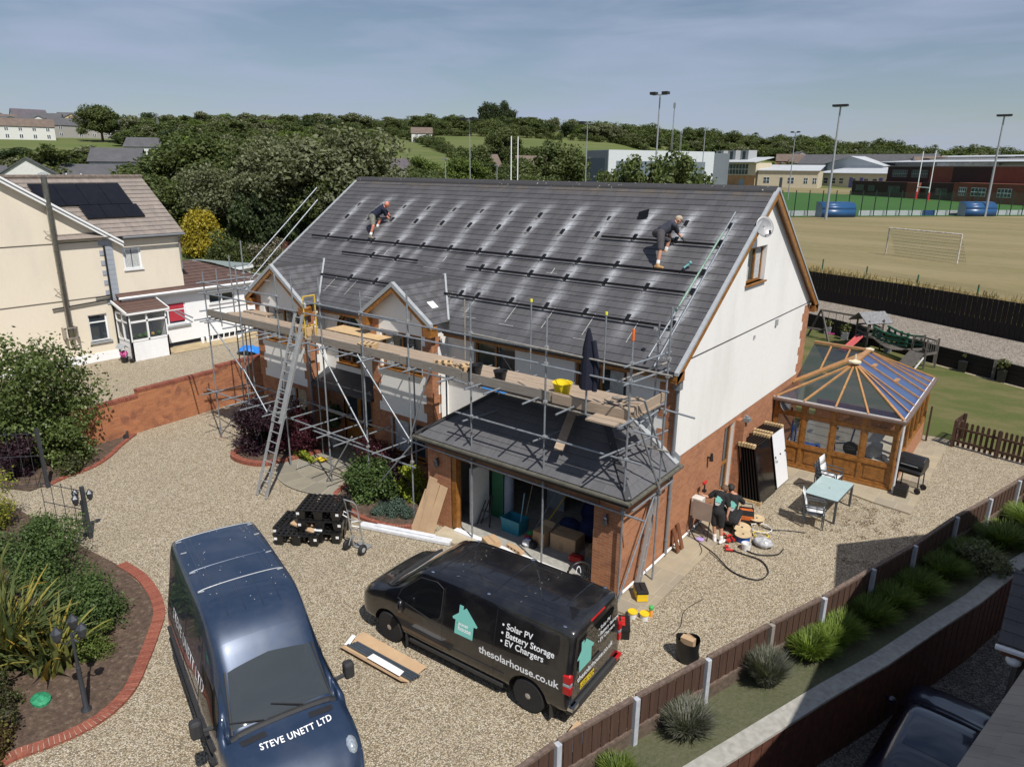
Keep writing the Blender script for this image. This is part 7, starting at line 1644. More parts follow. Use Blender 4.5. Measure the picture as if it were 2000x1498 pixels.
# NEIGHBOUR ON THE LEFT
LH=empty('neighbour_house',(0,0,0),0,'cream rendered house at the left edge with tall steel flue and white extension','house')
XG=-31.0
RT=tile_mat('brown_pantile',(.20,.155,.12),(.155,.12,.095),(.30,.33),(.33,.30,.26));RT2=tile_mat('dark_brown_tile',(.105,.062,.05),(.085,.052,.043),(1.2,.33),(.2,.16,.14))
# gable wall: ridge runs along -x, apex out of the picture
SLP=.655
def vz(y): return 6.0+(1.3-y)*SLP
q=M();q.holes([(-12,-.6),(.95,-.6),(.95,vz(.95)-.25),(-7.5,vz(-7.5)-.25),(-12,vz(-7.5)-.25-4.5*SLP)],[rect(-.68,.22,1.02,2.38)],wallX(XG));q.quad((XG,.95,-.6),(-40,.95,-.6),(-40,.95,6),(XG,.95,6));q.build('gable_wall',CREAM,LH)
q=M();q.box(XG-.02,XG+.045,-12,.97,-.6,.42);q.build('plinth',WHITE2,LH)
window(0,(-.68,.22,1.02,2.38),wallX(XG),(-1,0,0),frame=UPVC,trans=(1.98,),depth=.1,parent=LH)
q=M();q.box(XG,XG+.09,-.75,.3,.93,1.02);q.build('stone_sill',LEAD,LH)
q=M()
for i in range(15):
    w=.62 if i% 2 else .40;q.box(XG+.002,XG+.03,.96-w,.98,2.55+.245*i,2.55+.245*i+.235)
q.build('grey_quoins',mat('grey_painted_quoin',(.32,.35,.40),.8,var=.06),LH)
q=M()
for z in (5.94,3.22): q.box(XG,XG+.02,-12,.35,z,z+.035)
q.build('string_course',mat('dark_joint',(.10,.085,.07),.9),LH)
q=M()
for o,h0,h1 in ((.30,-.30,-.16),(.36,-.14,-.03)):
    y0,y1=1.42,-7.5;q.add([(XG,y0,vz(y0)+h0),(XG+o,y0,vz(y0)+h0),(XG+o,y0,vz(y0)+h1),(XG,y0,vz(y0)+h1),(XG,y1,vz(y1)+h0),(XG+o,y1,vz(y1)+h0),(XG+o,y1,vz(y1)+h1),(XG,y1,vz(y1)+h1)],[(0,1,2,3),(7,6,5,4),(0,4,5,1),(1,5,6,2),(2,6,7,3),(3,7,4,0)])
q.build('verge_board',UPVC,LH)
tiled('main_roof',lambda u,s,h=0: Vector((u,1.4-s*.836,vz(1.4)+s*.548+h)),10.6,lambda s: -42,lambda s: XG+.3,RT,LH,gauge=.33,du=1.5)
# flue and pipes
q=M();q.tube((XG+.28,-1.66,1.5),(XG+.28,-1.66,8.95),.125,n=14)
for z in (2.6,3.6,4.6,5.6,6.6,7.6): q.tube((XG+.28,-1.66,z),(XG+.28,-1.66,z+.05),.135,n=14)
q.build('flue',mat('dark_mirror_steel',(.30,.29,.28),.22,.9,var=.15),LH,smooth=True)
q=M();q.tube((XG+.28,-1.66,9.0),(XG+.28,-1.66,9.05),.11,n=12);q.lathe([(.24,.16),(.06,.25),(.01,.26)],(XG+.28,-1.66,8.95),14)
for k in range(4): a=k*1.57;q.tube((XG+.28+.1*math.cos(a),-1.66+.1*math.sin(a),8.95),(XG+.28+.2*math.cos(a),-1.66+.2*math.sin(a),9.12),.01,n=4)
q.build('flue_cowl',ALU,LH)
q=M()
for z in (3.9,6.6): q.tube((XG,-1.95,z),(XG+.3,-1.72,z-.1),.015,n=5);q.tube((XG,-1.95,z-.35),(XG+.3,-1.72,z-.1),.015,n=5)
q.box(XG,XG+.42,-1.95,-1.9,1.45,2.0);q.box(XG,XG+.42,-1.42,-1.37,1.45,2.0);q.box(XG+.38,XG+.42,-1.95,-1.37,1.45,1.5);q.box(XG+.38,XG+.42,-1.95,-1.37,1.95,2.0);q.build('flue_bracket',STEELD,LH)
q=M();q.tube((XG+.09,.55,.35),(XG+.09,.55,5.7),.05,n=8);q.tube((XG+.09,-2.2,2.92),(XG+.09,.5,3.05),.04,n=8);q.path([(XG+.09,.55,3.25),(XG+.1,-.2,3.22)],.04,8);q.build('soil_pipe',DKGREY,LH,smooth=True)
# wing with the solar roof
q=M();q.holes([(.95,2.9),(4.45,2.9),(4.45,6.05),(.95,6.05)],[rect(1.45,2.35,4.42,5.55)],wallX(XG-.02));q.quad((XG-.02,4.45,2),(-39,4.45,2),(-39,4.45,6.05),(XG-.02,4.45,6.05));q.build('wing_wall',CREAM,LH)
window(0,(1.45,2.35,4.42,5.55),wallX(XG-.02),(-1,0,0),frame=UPVC,depth=.06,curtain=((1.53,1.88),(1.92,2.27)),parent=LH,fw_=.09)
tiled('wing_roof',lambda y,s,h=0: Vector((XG+.32-s*.81+h*.58,y,6.12+s*.585+h*.81)),4.75,lambda s: -1.6-s*.35,lambda s: 4.6,RT,LH,gauge=.33,du=.5,lift=.03,stain=lambda u,s: .15)
q=M();q.tube((XG+.32-3.87,-3.2,8.92),(XG+.32-3.87,4.62,8.92),.12,n=8);q.build('wing_ridge',mat('mossy_ridge',(.15,.12,.10),.9,var=.4),LH)
q=M();q.poly([(XG-.02,4.46,6.05),(XG-3.5,4.46,8.75),(XG-3.5,4.46,6.05)]);q.build('wing_gable',CREAM,LH)
q=M();q.box(XG+.02,XG+.06,1.3,4.6,5.93,6.1);q.tube((XG+.38,1.4,6.06),(XG+.38,4.62,6.06),.06,n=8);q.tube((XG+.1,4.4,4.2),(XG+.1,4.4,5.85),.045,n=8);q.path([(XG+.1,4.4,5.8),(XG+.3,4.45,6.0)],.045,6);q.build('gutter',GREY,LH)
def wing(y,s,h=0): return Vector((XG+.32-s*.81+h*.58,y,6.12+s*.585+h*.81))
k=0
for r_,(y0,y1,n) in enumerate(((.35,3.2,3),(-1.26,3.05,4))):
    for i in range(n):
        a=y0+(y1-y0)*i/n;b=y0+(y1-y0)*(i+1)/n-.02;s0,s1=(1.35,2.35) if r_==0 else (2.38,4.1)
        e=empty('solar_panel',(0,0,0),0,'black solar panel in the %s row on the neighbour\'s roof'% ('lower' if r_==0 else 'upper'),'solar panel','neighbour roof panels, %s row'% ('lower' if r_==0 else 'upper'))
        q=M();q.add([wing(a,s0,.06),wing(b,s0,.06),wing(b,s1,.06),wing(a,s1,.06),wing(a,s0,.13),wing(b,s0,.13),wing(b,s1,.13),wing(a,s1,.13)],[(0,3,2,1),(4,5,6,7),(0,1,5,4),(1,2,6,5),(2,3,7,6),(3,0,4,7)]);q.build('module',PVB,e)
# white extension with brown roof
q=M();q.holes([(.95,.25),(9.4,.25),(9.4,3.12),(.95,3.12)],[rect(2.95,4.32,1.22,2.42),rect(5.75,7.35,2.05,2.62)],wallX(XG+.02));q.quad((XG,9.4,.2),(-36,9.4,.2),(-36,9.4,3.1),(XG,9.4,3.1));q.build('extension_wall',WHITE2,LH)
w=window(0,(2.95,4.32,1.22,2.42),wallX(XG+.02),(-1,0,0),frame=UPVC,mull=(3.35,),trans=(2.02,),depth=.05,parent=LH);q=M();q.box(XG-.02,XG-.012,3.42,4.26,1.4,1.98);q.box(XG-.02,XG-.012,3.02,4.26,2.06,2.34);q.build('red_blind',mat('red_blind',(.42,.03,.05),.8),w)
window(0,(5.75,7.35,2.05,2.62),wallX(XG+.02),(-1,0,0),frame=UPVC,mull=(6.55,),depth=.05,parent=LH)
q=M();q.box(XG+.02,XG+.12,2.85,4.5,1.1,1.2);q.build('stone_sill',LEAD,LH)
tiled('extension_roof',lambda y,s,h=0: Vector((XG+.35-s*.92+h*.39,y,3.10+s*.39+h*.92)),3.0,lambda s: .75,lambda s: 9.6-s*1.1,RT2,LH,gauge=.33,du=.6,lift=.022)
tiled('extension_roof',lambda x,s,h=0: Vector((x,9.6-s*.92,3.10+s*.39+h)),2.6,lambda s: XG-4,lambda s: XG+.35-s*.92,RT2,LH,gauge=.33,du=.8)
q=M();q.tube((XG+.42,.75,3.06),(XG+.42,9.6,3.06),.065,n=8);q.box(XG+.3,XG+.33,.9,9.5,2.9,3.08);q.build('extension_gutter',UPVC,LH)
# glazed porch
q=M();q.box(-30.98,-29.55,.58,.66,0,1.0);q.box(-29.63,-29.55,.58,2.5,0,1.0);q.box(-30.98,-29.55,2.42,2.5,0,2.4);q.build('porch_base',WHITE2,LH);q=M()
for z in (1.0,1.95,2.35): q.box(-30.98,-29.52,.56,.64,z,z+.09);q.box(-29.62,-29.53,.56,2.5,z,z+.09)
for y in (.58,1.45,2.42): q.box(-29.62,-29.53,y,y+.08,1.0,2.4)
for x in (-30.9,-30.25,-29.62): q.box(x,x+.08,.56,.64,1.0,2.4)
o=q.build('porch_frame',UPVC,LH);q=M();q.quad((-29.58,.62,1.05),(-29.58,2.45,1.05),(-29.58,2.45,2.35),(-29.58,.62,2.35));q.quad((-30.9,.6,1.05),(-29.58,.6,1.05),(-29.58,.6,2.35),(-30.9,.6,2.35));q.build('pane',WG,o)
tiled('porch_roof',lambda y,s,h=0: Vector((-29.42-s*.94,y,2.50+s*.28+h)),1.65,lambda s: .5,lambda s: 2.6,RT2,LH,gauge=.3,du=.5,lift=.02)
q=M();q.beam((-29.4,.47,2.46),(-31,.47,2.96),.05,.13);q.beam((-29.4,2.63,2.46),(-31,2.63,2.96),.05,.13);q.box(-29.44,-29.40,.45,2.65,2.4,2.5);q.build('porch_verge',UPVC,LH);q=M();q.tube((-29.48,.52,0),(-29.48,.52,2.45),.045,n=8);q.build('drainpipe',DKGREY,LH)
for i in range(5): q=M();q.ball((-29.85,.85+.33*i,1.2),.10+.04*(i% 3),8);o=q.build('houseplant',mat('porch_flower',(.42,.27,.08),.8,var=.8,scale=30) if i==3 else mat('house_plant',(.05,.10,.04),.8));tag(o,'golden flowers on the porch sill of the left house' if i==3 else 'houseplant standing inside the glazed porch of the left house','plant','plants in the porch' if i !=3 else None)
# yard in front of it
sheet('sandstone_path',[(-30.95,2.6),(-29.5,2.7),(-29.4,8.6),(-24.0,9.6),(-24.0,11),(-31,10)],.02,mat('sandy_path',(.40,.31,.18),.95,var=.2,scale=2))
e=empty('flower_pots',(-29.75,.22,0),0,'dark pot of pink flowers with a little grey roofed planter by the porch','plant pot');q=M();q.lathe([(.12,0),(.2,.3)],(0,0,0),14);q.lathe([(.08,0),(.12,.2)],(.3,.2,0),12);q.build('pot',DKGREY,e);q=M();q.ball((0,0,.45),.2,9);q.build('flowers',mat('pink_flowers',(.45,.06,.22),.8,var=.7,scale=22),e);q=M();q.add([(-.4,-.2,.75),(.3,-.2,.75),(.3,0,.95),(-.4,0,.95),(-.4,.2,.75),(.3,.2,.75)],[(0,1,2,3),(3,2,5,4)]);q.tube((-.3,0,0),(-.3,0,.9),.02);q.tube((.2,0,.3),(.2,0,.9),.02);q.build('little_roof',LEAD,e)
e=empty('timber_stack',(0,0,0),0,'stack of weathered grey sleepers behind the brick wall','timber')
for i,(x,z,y0,y1) in enumerate(((-22.6,0,-.6,3.6),(-22.25,0,-.5,3.9),(-21.9,0,-.3,3.9),(-22.5,.17,-.5,4.2),(-22.1,.17,-.4,3.5),(-22.3,.34,.5,4.3))): q=M();q.box(x,x+.24,y0,y1,z,z+.15);q.build('sleeper',SLEEPER,e,bevel=.01)
q=M();q.box(-22.1,-21.9,-.05,.25,.34,.38);o=q.build('orange_strap',mat('orange_strap',(.75,.22,.04),.6));tag(o,'small orange strap lying on the grey sleepers','strap')
# blue tarpaulin crumpled on the ground
n_=26;q=M()
for j in range(n_):
    for i in range(n_): u,v=i/(n_-1)-.5,j/(n_-1)-.5;q.v.append((3.4*u+.5*math.sin(v*5),2.2*v+.3*math.sin(u*6),.10+.12*abs(math.sin(9*u+4*v))+.08*math.sin(13*v-6*u)+.05*random.random()))
for j in range(n_-1):
    for i in range(n_-1): q.f.append((j*n_+i,j*n_+i+1,(j+1)*n_+i+1,(j+1)*n_+i));q.m.append(0)
o=q.build('tarpaulin',mat('blue_tarpaulin',(.02,.19,.62),.35,var=.2));o.location=(-25.6,6.6,.0);o.rotation_euler=(0,0,.5);tag(o,'crumpled bright blue tarpaulin on the ground beyond the scaffold','tarpaulin')
q=M();q.ball((-26.7,6.6,.3),.32,10,sc=(1,1,.9));o=q.build('black_sack',BLACKP,None,smooth=True);tag(o,'black sack sitting on the blue tarpaulin','sack')
e=empty('white_step_ladder',(-30.4,6.0,.0),0,'white folded steps lying against the white extension wall','ladder');q=M();
for i in range(5): q.beam((-.25,-.5+.35*i,.05),(-.3,-.4+.35*i,.5),.05,.03)
q.beam((-.2,-.7,.05),(-.2,1.3,.05),.05,.05);q.beam((-.3,-.6,.5),(-.3,1.4,.5),.05,.05);q.build('frame',UPVC,e)
q=M();q.beam((-29.9,6.6,.1),(-29.9,9.5,1.6),.12,.05);o=q.build('white_plank',UPVC);tag(o,'long white board leaning on the extension wall near the scaffold','board')
for i,y in enumerate((4.9,5.2)): q=M();q.lathe([(.09,0),(.1,.28),(.04,.34)],(-30.6,y,.0),10);o=q.build('plastic_bottle',UPVC);tag(o,'white plastic container by the extension wall, %s'% ('nearer the porch' if i==0 else 'nearer the white steps'),'container')
# gardens behind: lawn, sheds, washing
sheet('back_lawn',[(-95,8),(-40,9),(-31.2,9.6),(-17.8,12),(-17.8,30),(-36,34),(-60,30),(-95,40)],lambda x,y: max(.03,hill(x,y)+.06) if y> 27 or x< -60 else .03,LAWN)
def hut(nm,loc,w,d,h,rz,wm,rm_,label,flat=True,cat='outbuilding'):
    e=empty(nm,loc,rz,label,cat);q=M();q.box(-w/2,w/2,-d/2,d/2,-.5,h);q.build('wall',wm,e);q=M()
    if flat: q.box(-w/2-.15,w/2+.15,-d/2-.15,d/2+.15,h,h+.10);q.build('roof',rm_,e);q=M();q.box(-w/2-.17,w/2+.17,-d/2-.17,d/2+.17,h-.22,h-.001);q.build('fascia',UPVC,e)
    else: q.add([(-w/2-.2,-d/2-.2,h),(w/2+.2,-d/2-.2,h),(w/2+.2,0,h+d*.32),(-w/2-.2,0,h+d*.32),(-w/2-.2,d/2+.2,h),(w/2+.2,d/2+.2,h)],[(0,1,2,3),(3,2,5,4),(0,3,4),(1,5,2)]);q.build('roof',rm_,e)
    return e
FELT=mat('green_grey_felt',(.20,.24,.23),.9,var=.15)
hut('flat_roof_garage',(-44.8,12.9,0),5.5,5.0,2.25,R(14),CREAM,FELT,'cream flat-roofed garage behind the left house');hut('flat_roof_store',(-39.5,13.6,0),6.5,4.0,1.7,R(12),WHITE2,FELT,'low white flat-roofed store beyond the brown tiled roof')
hut('white_garden_wall',(-46.5,22.3,0),7.0,.25,1.3,R(28),WHITE2,WHITE2,'white rendered garden wall beside the roof edge',cat='wall')
hut('grey_shed',(-82,31,2),5,4,2.6,R(10),UPVC,mat('slate_blue',(.09,.11,.14),.7),'small white outbuilding with dark gabled roof among the trees',False);hut('carport',(-64,27,1.3),7,4,2.0,R(20),mat('pale_grey_wall',(.42,.42,.42),.8),UPVC,'pale low outbuilding with white roof edge below the trees')
boardfence([(-70,20.5),(-58,25.5),(-48,31)],[.5,.5,.8],[2.3,2.3,2.6],'reddish brown garden fence behind the golden conifer','garden_fence',mat('red_brown_fence',(.10,.035,.025),.8,var=.3,scale=6),.3)
wl=empty('washing_line',(0,0,0),0,'washing line hung across the garden left of the roof','washing line');q=M();q.tube((-51.2,20.6,.4),(-51.2,20.6,1.9),.03,n=6);q.tube((-46.2,26.3,.4),(-46.2,26.3,2.1),.03,n=6);q.build('post',BOARDG,wl);q=M();q.path([(-51.2,20.6,1.75),(-48.7,23.4,1.6),(-46.2,26.3,1.95)],.012,4);q.build('line',UPVC,wl)
cl=[(.3,'black_garment',DKGREY),(.6,'white_garment',UPVC)]
for i in range(14):
    f=.08+.055*i;p=Vector((-51.2,20.6,1.75)).lerp(Vector((-46.6,25.8,1.85)),f*.9);q=M();w=.13 if i< 10 else .42;h=.3 if i< 10 else .75
    q.box(-.02,.02,-w/2,w/2,-h,0);q.box(-.03,.03,-w*.7,w*.7,-h*.25,0);m_=(UPVC if i% 2 else DKGREY) if i< 10 else (mat('pink_cloth',(.55,.16,.17),.9),UPVC,UPVC,mat('grey_blue_cloth',(.25,.32,.42),.9))[i-10]
    o=q.build('garment',m_);o.location=p+Vector((.0,(.0 if i< 10 else (i-10)*.12),-.02));tag(o,('small %s garment pegged on the washing line'% ('white' if i% 2 else 'dark')) if i< 10 else ('pink cloth on the washing line','white sheet on the line next to the pink cloth','white shirt on the line next to the grey-blue cloth','grey-blue towel at the right end of the washing line')[i-10],'laundry',('small %s washing'% ('white' if i% 2 else 'dark')) if i< 10 else None)
q=M();q.box(-.03,.03,-.2,.2,-.8,0);o=q.build('garment',mat('bright_pink',(.72,.05,.25),.9));o.location=(-52.0,29.4,2.5);tag(o,'bright pink garment hanging beside the roof verge','laundry')
# play equipment behind the conservatory
PW=board_mat('weathered_play_timber',(.15,.135,.12),(.07,.06,.052),(2,2,9))
pe=empty('climbing_frame',(0,0,0),0,'grey timber climbing frame with roofed tower, slide and green-sided bridge','climbing frame')
def pb(nm,a,b,w=.09,h=.09,m=PW): q=M();q.beam(a,b,w,h);return q.build(nm,m,pe)
T1=[(-1.75,28.1),(-.95,27.1),(-.35,27.75),(-1.2,28.8)]
for x,y in T1: pb('post',(x,y,0),(x,y,1.75 if (x,y) !=T1[1] else 1.7))
for i in range(4): a,b=T1[i],T1[(i+1)% 4];pb('rail',(*a,.95),(*b,.95),.05,.1);pb('rail',(*a,1.25),(*b,1.25),.04,.08)
q=M();q.box(-1.6,-.5,27.3,28.5,.72,.78);q.build('deck',PW,pe)
q=M();c=Vector((-1.06,27.94,0));u=Vector((.62,.78,0)).normalized();v=Vector((.78,-.62,0)).normalized()
e0,e1,r0,r1=c-u*.85-v*.75,c+u*.85-v*.75,c-u*.85,c+u*.85;f0,f1=c-u*.85+v*.75,c+u*.85+v*.75
q.add([e0+Vector((0,0,1.55)),e1+Vector((0,0,1.55)),r1+Vector((0,0,2.08)),r0+Vector((0,0,2.08)),f0+Vector((0,0,1.55)),f1+Vector((0,0,1.55))],[(0,1,2,3),(3,2,5,4)]);o=q.build('roof',mat('silvered_boards',(.19,.19,.20),.8,var=.35,scale=9),pe);o.modifiers.new('s','SOLIDIFY').thickness=.05
q=M();
for s_ in (-.22,.22): q.path([(-1.35+s_*.7,27.25-s_*.2,.80),(-1.5+s_*.7,26.7-s_*.2,.55),(-1.75+s_*.7,26.1-s_*.2,.22),(-1.9+s_*.7,25.7-s_*.2,.15)],.05,6)
q.add([(-1.5,27.3,.76),(-1.2,27.2,.76),(-1.75,25.8,.14),(-2.05,25.9,.14)],[(0,1,2,3)]);q.build('slide',mat('faded_red_plastic',(.50,.10,.10),.5,var=.15),pe)
T2=[(1.55,25.2),(2.25,24.75),(2.65,25.5),(1.95,25.95)]
for x,y in T2: pb('post',(x,y,0),(x,y,1.55))
for i in range(4): a,b=T2[i],T2[(i+1)% 4];pb('rail',(*a,.80),(*b,.80),.05,.12);pb('rail',(*a,1.4),(*b,1.4),.04,.07)
for k in range(6): f=k/5;pb('baluster',(2.25+.4*f,24.75+.75*f,.85),(2.25+.4*f,24.75+.75*f,1.4),.03,.03)
q=M()
for k in range(14): f=(k+.5)/14;x,y,z=-.4+2.0*f,27.3-1.7*f,.82-.28*math.sin(math.pi*f);q.beam((x-.28,y-.33,z),(x+.28,y+.33,z),.12,.03)
q.build('bridge_deck',PW,pe);gp=mat('dark_green_paint',(.012,.085,.045),.5,var=.1)
for sd__ in (-1,1):
    for z in (1.45,1.2,1.0): q=M();q.path([(-.4+2.0*f+sd__*.3,27.3-1.7*f+sd__*.35,z-.16*math.sin(math.pi*f)) for f in np.linspace(0,1,8)],.055,6);q.build('green_rail',gp,pe)
    q=M()
    for f in np.linspace(0.05,.95,6): q.box(-.4+2.0*f+sd__*.3-.06,-.4+2.0*f+sd__*.3+.06,27.3-1.7*f+sd__*.35-.02,27.3-1.7*f+sd__*.35+.02,.9,1.4)
    q.build('green_slat',gp,pe)
q=M();q.add([(1.5,25.15,.82),(2.2,24.7,.82),(1.75,23.9,0),(1.05,24.35,0)],[(0,1,2,3)]);o=q.build('climbing_ramp',PW,pe);o.modifiers.new('s','SOLIDIFY').thickness=.04
pb('brace',(1.9,24.4,.02),(2.25,24.8,.75),.06,.06,UPVC)
sw=empty('swing_frame',(0,0,0),0,'timber A-frame swing beside the climbing frame','swing')
for a,b in (((-4.55,28.9,0),(-3.9,28.6,1.72)),((-3.15,28.1,0),(-3.85,28.55,1.72)),((-4.6,28.4,.6),(-3.4,28.4,.6)),((-3.9,28.6,1.72),(-1.75,28.1,1.7))): q=M();q.beam(a,b,.09,.09);q.build('beam',PW,sw)
for x in (-3.4,-3.0,-2.6,-2.2): q=M();q.tube((x,28.45,1.65),(x,28.4,.45),.012,n=4);q.build('chain',DKGREY,sw)
q=M();q.box(-3.45,-2.95,28.3,28.5,.42,.46);q.build('seat',mat('magenta_seat',(.4,.03,.2),.5),sw)
def planter(p,s,label,m,h=.45,flower=None):
    e=empty('planter',p,0,label,'planter');q=M();q.add([(-.16,-.16,0),(.16,-.16,0),(.16,.16,0),(-.16,.16,0),(-.2,-.2,h),(.2,-.2,h),(.2,.2,h),(-.2,.2,h)],[(0,1,5,4),(1,2,6,5),(2,3,7,6),(3,0,4,7),(4,5,6,7)]);q.build('pot',m,e)
    V=leaves([(0,0,h+.28)],[s],90,.10,.9,seed=int(abs(p[0])*10));leafobj('foliage',V,flower or foliage_mat('pot_plant',(.06,.08,.03),(.12,.14,.05),(.22,.2,.1)),e)
PG=mat('grey_planter',(.24,.25,.26),.7);PF=MATS.get('pot_plant')
planter((-3.75,30.2,0),.22,'grey square planter nearest the swing',PG);planter((-2.55,29.2,0),.34,'grey square planter with a spindly shrub beside the slide',PG)
planter((.1,27.5,0),.3,'pot of pale yellow-green leaves under the bridge',PG);planter((3.85,25.6,0),.05,'empty black planter against the sleeper wall',DKGREY,.55);planter((5.55,24.7,0),.3,'black planter with a dried plant near the right edge',DKGREY,.6)
# SPORTS GROUND, SCHOOL, TOWN
POLE=mat('grey_painted_pole',(.34,.36,.38),.5,.3)
def floodpole(p,h,label,heads=2,r=.11):
    g=2.25 if hill(*p)< 2.5 else hill(*p);e=empty('floodlight',(*p,g),0,label,'floodlight');q=M();q.tube((0,0,0),(0,0,h),r,r*.55,n=8);q.build('pole',POLE,e)
    if heads:
        q=M();q.box(-.9,.9,-.06,.06,h-.1,h);q.build('crossbar',POLE,e)
        for i in range(heads): x=-.75+1.5*i/max(1,heads-1);q=M();q.box(x-.35,x+.35,-.5,.25,h-.05,h+.25);q.build('lamp_head',DKGREY,e)
floodpole((-23.7,105.4),16.6,'tall floodlight pole between the blue shelter and the school, tallest in the middle right',3,.22);floodpole((-4.9,133.2),16.2,'tall floodlight pole beside the right-hand blue shelter',3,.22)
floodpole((-33.5,65.1),15.6,'tall floodlight pole rising behind the leafy tree over the ridge',2,.14);floodpole((-51.3,176.0),16.3,'slim floodlight pole in front of the cream school building',2,.16)
floodpole((-55.3,56.6),13.0,'slim grey pole rising above the ridge at the middle of the roof',2,.09);floodpole((-46.0,69.6),13.0,'slim grey pole left of the grey box building',1,.09);floodpole((-52.2,122.6),15.2,'thin grey pole just left of the glazed school block',0,.13)
for p,h,l in (((-54.2,50.8),8.3,'short lamp post over the ridge, left of the slim pole'),((-79.2,68.4),7.6,'short white lamp post beside the green railings'),((-62.0,70.5),7.7,'lamp post left of the white van'),((-37.5,58.5),6.5,'short lamp post right of the dark round tree'),((-33.8,60.5),6.6,'short lamp post in front of the grey box building')):
    e=empty('lamp_post',(*p,2.2),0,l,'lamp post');q=M();q.tube((0,0,0),(0,0,h),.07,.05,n=6);q.build('pole',POLE,e);q=M();q.box(-.5,.3,-.08,.08,h-.08,h+.05);q.build('lamp_head',POLE,e)
def goalposts(p,d,w,h,bar,label,m,r,pads=False,cat='goal posts'):
    e=empty('rugby_posts' if pads or h> 6 else 'goal',(*p,2.28),math.atan2(d[1],d[0]),label,cat);
    for x in (0,w):
        q=M();q.tube((x,0,0),(x,0,h),r,n=8);q.build('post',m,e)
        if pads: q=M();q.tube((x,0,0),(x,0,2.0),.32,n=10);q.build('padding',mat('red_pad',(.55,.02,.03),.5),e)
    q=M();q.tube((0,0,bar),(w,0,bar),r,n=8);q.build('crossbar',m,e);return e
goalposts((-27.7,211.0),(6.99,-14.4),5.6*1.7,12.4,3.2,'white rugby posts with red padding in front of the brick school',UPVC,.12,True)
goalposts((-51.2,59.9),(-.1,1.1),1.6,11.1,3.0,'pair of white posts rising just above the roof ridge',UPVC,.07)
g=goalposts((-6.05,57.6),(5.98,-3.31),6.9,2.38,2.38,'football goal with net on the dry playing field',mat('rusty_white_post',(.55,.50,.44),.6,var=.5,scale=5),.06,cat='goal')
def netmat():
    t=NT('goal_net');w=t.n('TexBrick',Scale=1.0,Mortar__Size=.012,Brick__Width=.14,Row__Height=.14);w.offset=0;cb=t.n('CombineXYZ');sx=t.n('SeparateXYZ');t.l(t.obj,sx.inputs[0]);t.l(sx.outputs[0],cb.inputs[0]);t.l(t.math('ADD',sx.outputs[2],sx.outputs[1]),cb.inputs[1]);t.l(cb.outputs[0],w.inputs[0])
    t.col((.45,.45,.42));t.set(Alpha=t.math('MULTIPLY',w.outputs['Fac'],.8));return t.m
q=M();q.quad((0,0,2.38),(6.9,0,2.38),(6.9,1.2,0),(0,1.2,0));q.build('net',netmat(),g)
goalposts((-50,243),(5.8,-6.5),7.3,2.4,2.4,'small white football goal at the far side of the green pitch',UPVC,.1,cat='goal')
# fence of tall green posts with white barrier boards round the pitch
GRN=mat('dark_green_metal',(.012,.03,.02),.5)
pf=empty('pitch_fence',(0,0,0),0,'tall dark green mesh fence with posts along the near side of the pitch','fence');A=Vector((-46,90,2.25));B_2=Vector((26,172.5,2.25));n=44
for i in range(n+1): c=A.lerp(B_2,i/n);q=M();q.tube(c,c+Vector((0,0,4.2)),.085,n=5);q.build('post',GRN,pf)
def meshmat(name,c,a):
    t=NT(name);t.col(c);t.set(Alpha=a,Roughness=.8);return t.m
q=M();q.quad(A,B_2,B_2+Vector((0,0,3.9)),A+Vector((0,0,3.9)));q.build('mesh',meshmat('fine_green_mesh',(.02,.05,.03),.16),pf)
bb=empty('barrier',(0,0,0),0,'low white barrier boards with a blue board behind the pitch fence','barrier')
for i in range(n):
    c=A.lerp(B_2,i/n)+Vector((-.4,.5,0));d_=A.lerp(B_2,(i+.97)/n)+Vector((-.4,.5,0));
    if i in (12,13,14,29,30,31): continue
    q=M();q.beam(c+Vector((0,0,.45)),d_+Vector((0,0,.45)),.06,.9);q.build('board',mat('blue_board',(.02,.06,.22),.5) if i==20 else mat('dirty_white_board',(.50,.53,.56),.7,var=.2),bb)
for p,l in (((-26.2,109.8),'blue curved dugout shelter behind the fence, left one'),((-8.4,131.0),'blue curved dugout shelter behind the fence, right one')):
    e=empty('dugout',(*p,2.3),math.atan2(82.5,72),l,'shelter');q=M();pr=[(-1.1,0)]+[(-1.1+2.1*math.sin(a),2.35*math.sin(a*.5+.78)) for a in ()]
    pr=[(1.2,0),(1.25,1.2),(1.0,1.9),(.4,2.3),(-.6,2.4)];
    for i in range(4): q.quad((0,pr[i][0]*-1,pr[i][1]),(6.2,pr[i][0]*-1,pr[i][1]),(6.2,pr[i+1][0]*-1,pr[i+1][1]),(0,pr[i+1][0]*-1,pr[i+1][1]))
    o=q.build('curved_shell',mat('blue_shelter',(.018,.075,.19),.35,var=.15),e,smooth=True);o.modifiers.new('s','SOLIDIFY').thickness=.05
    q=M();
    for x in (0,6.2): q.poly([(x,-a,b) for a,b in pr]+[(x,.6,0)])
    q.build('side_window',mat('pale_perspex',(.22,.29,.35),.3),e)
# field fence: green posts at the near edge of the playing field
ff=empty('field_fence',(0,0,0),0,'low fence with short green posts along the long dry grass','fence');a_,b_=Vector((-15,47.8,2.1)),Vector((14,29.0,2.1))
for i in range(9): c=a_.lerp(b_,i/8);q=M();q.tube(c,c+Vector((0,0,.95)),.05,n=6);q.build('post',mat('green_post',(.02,.10,.06),.5),ff)
q=M();q.quad(a_,b_,b_+Vector((0,0,.85)),a_+Vector((0,0,.85)));q.build('mesh',MATS.get('x') or meshmat('pale_mesh',(.2,.19,.12),.12),ff)
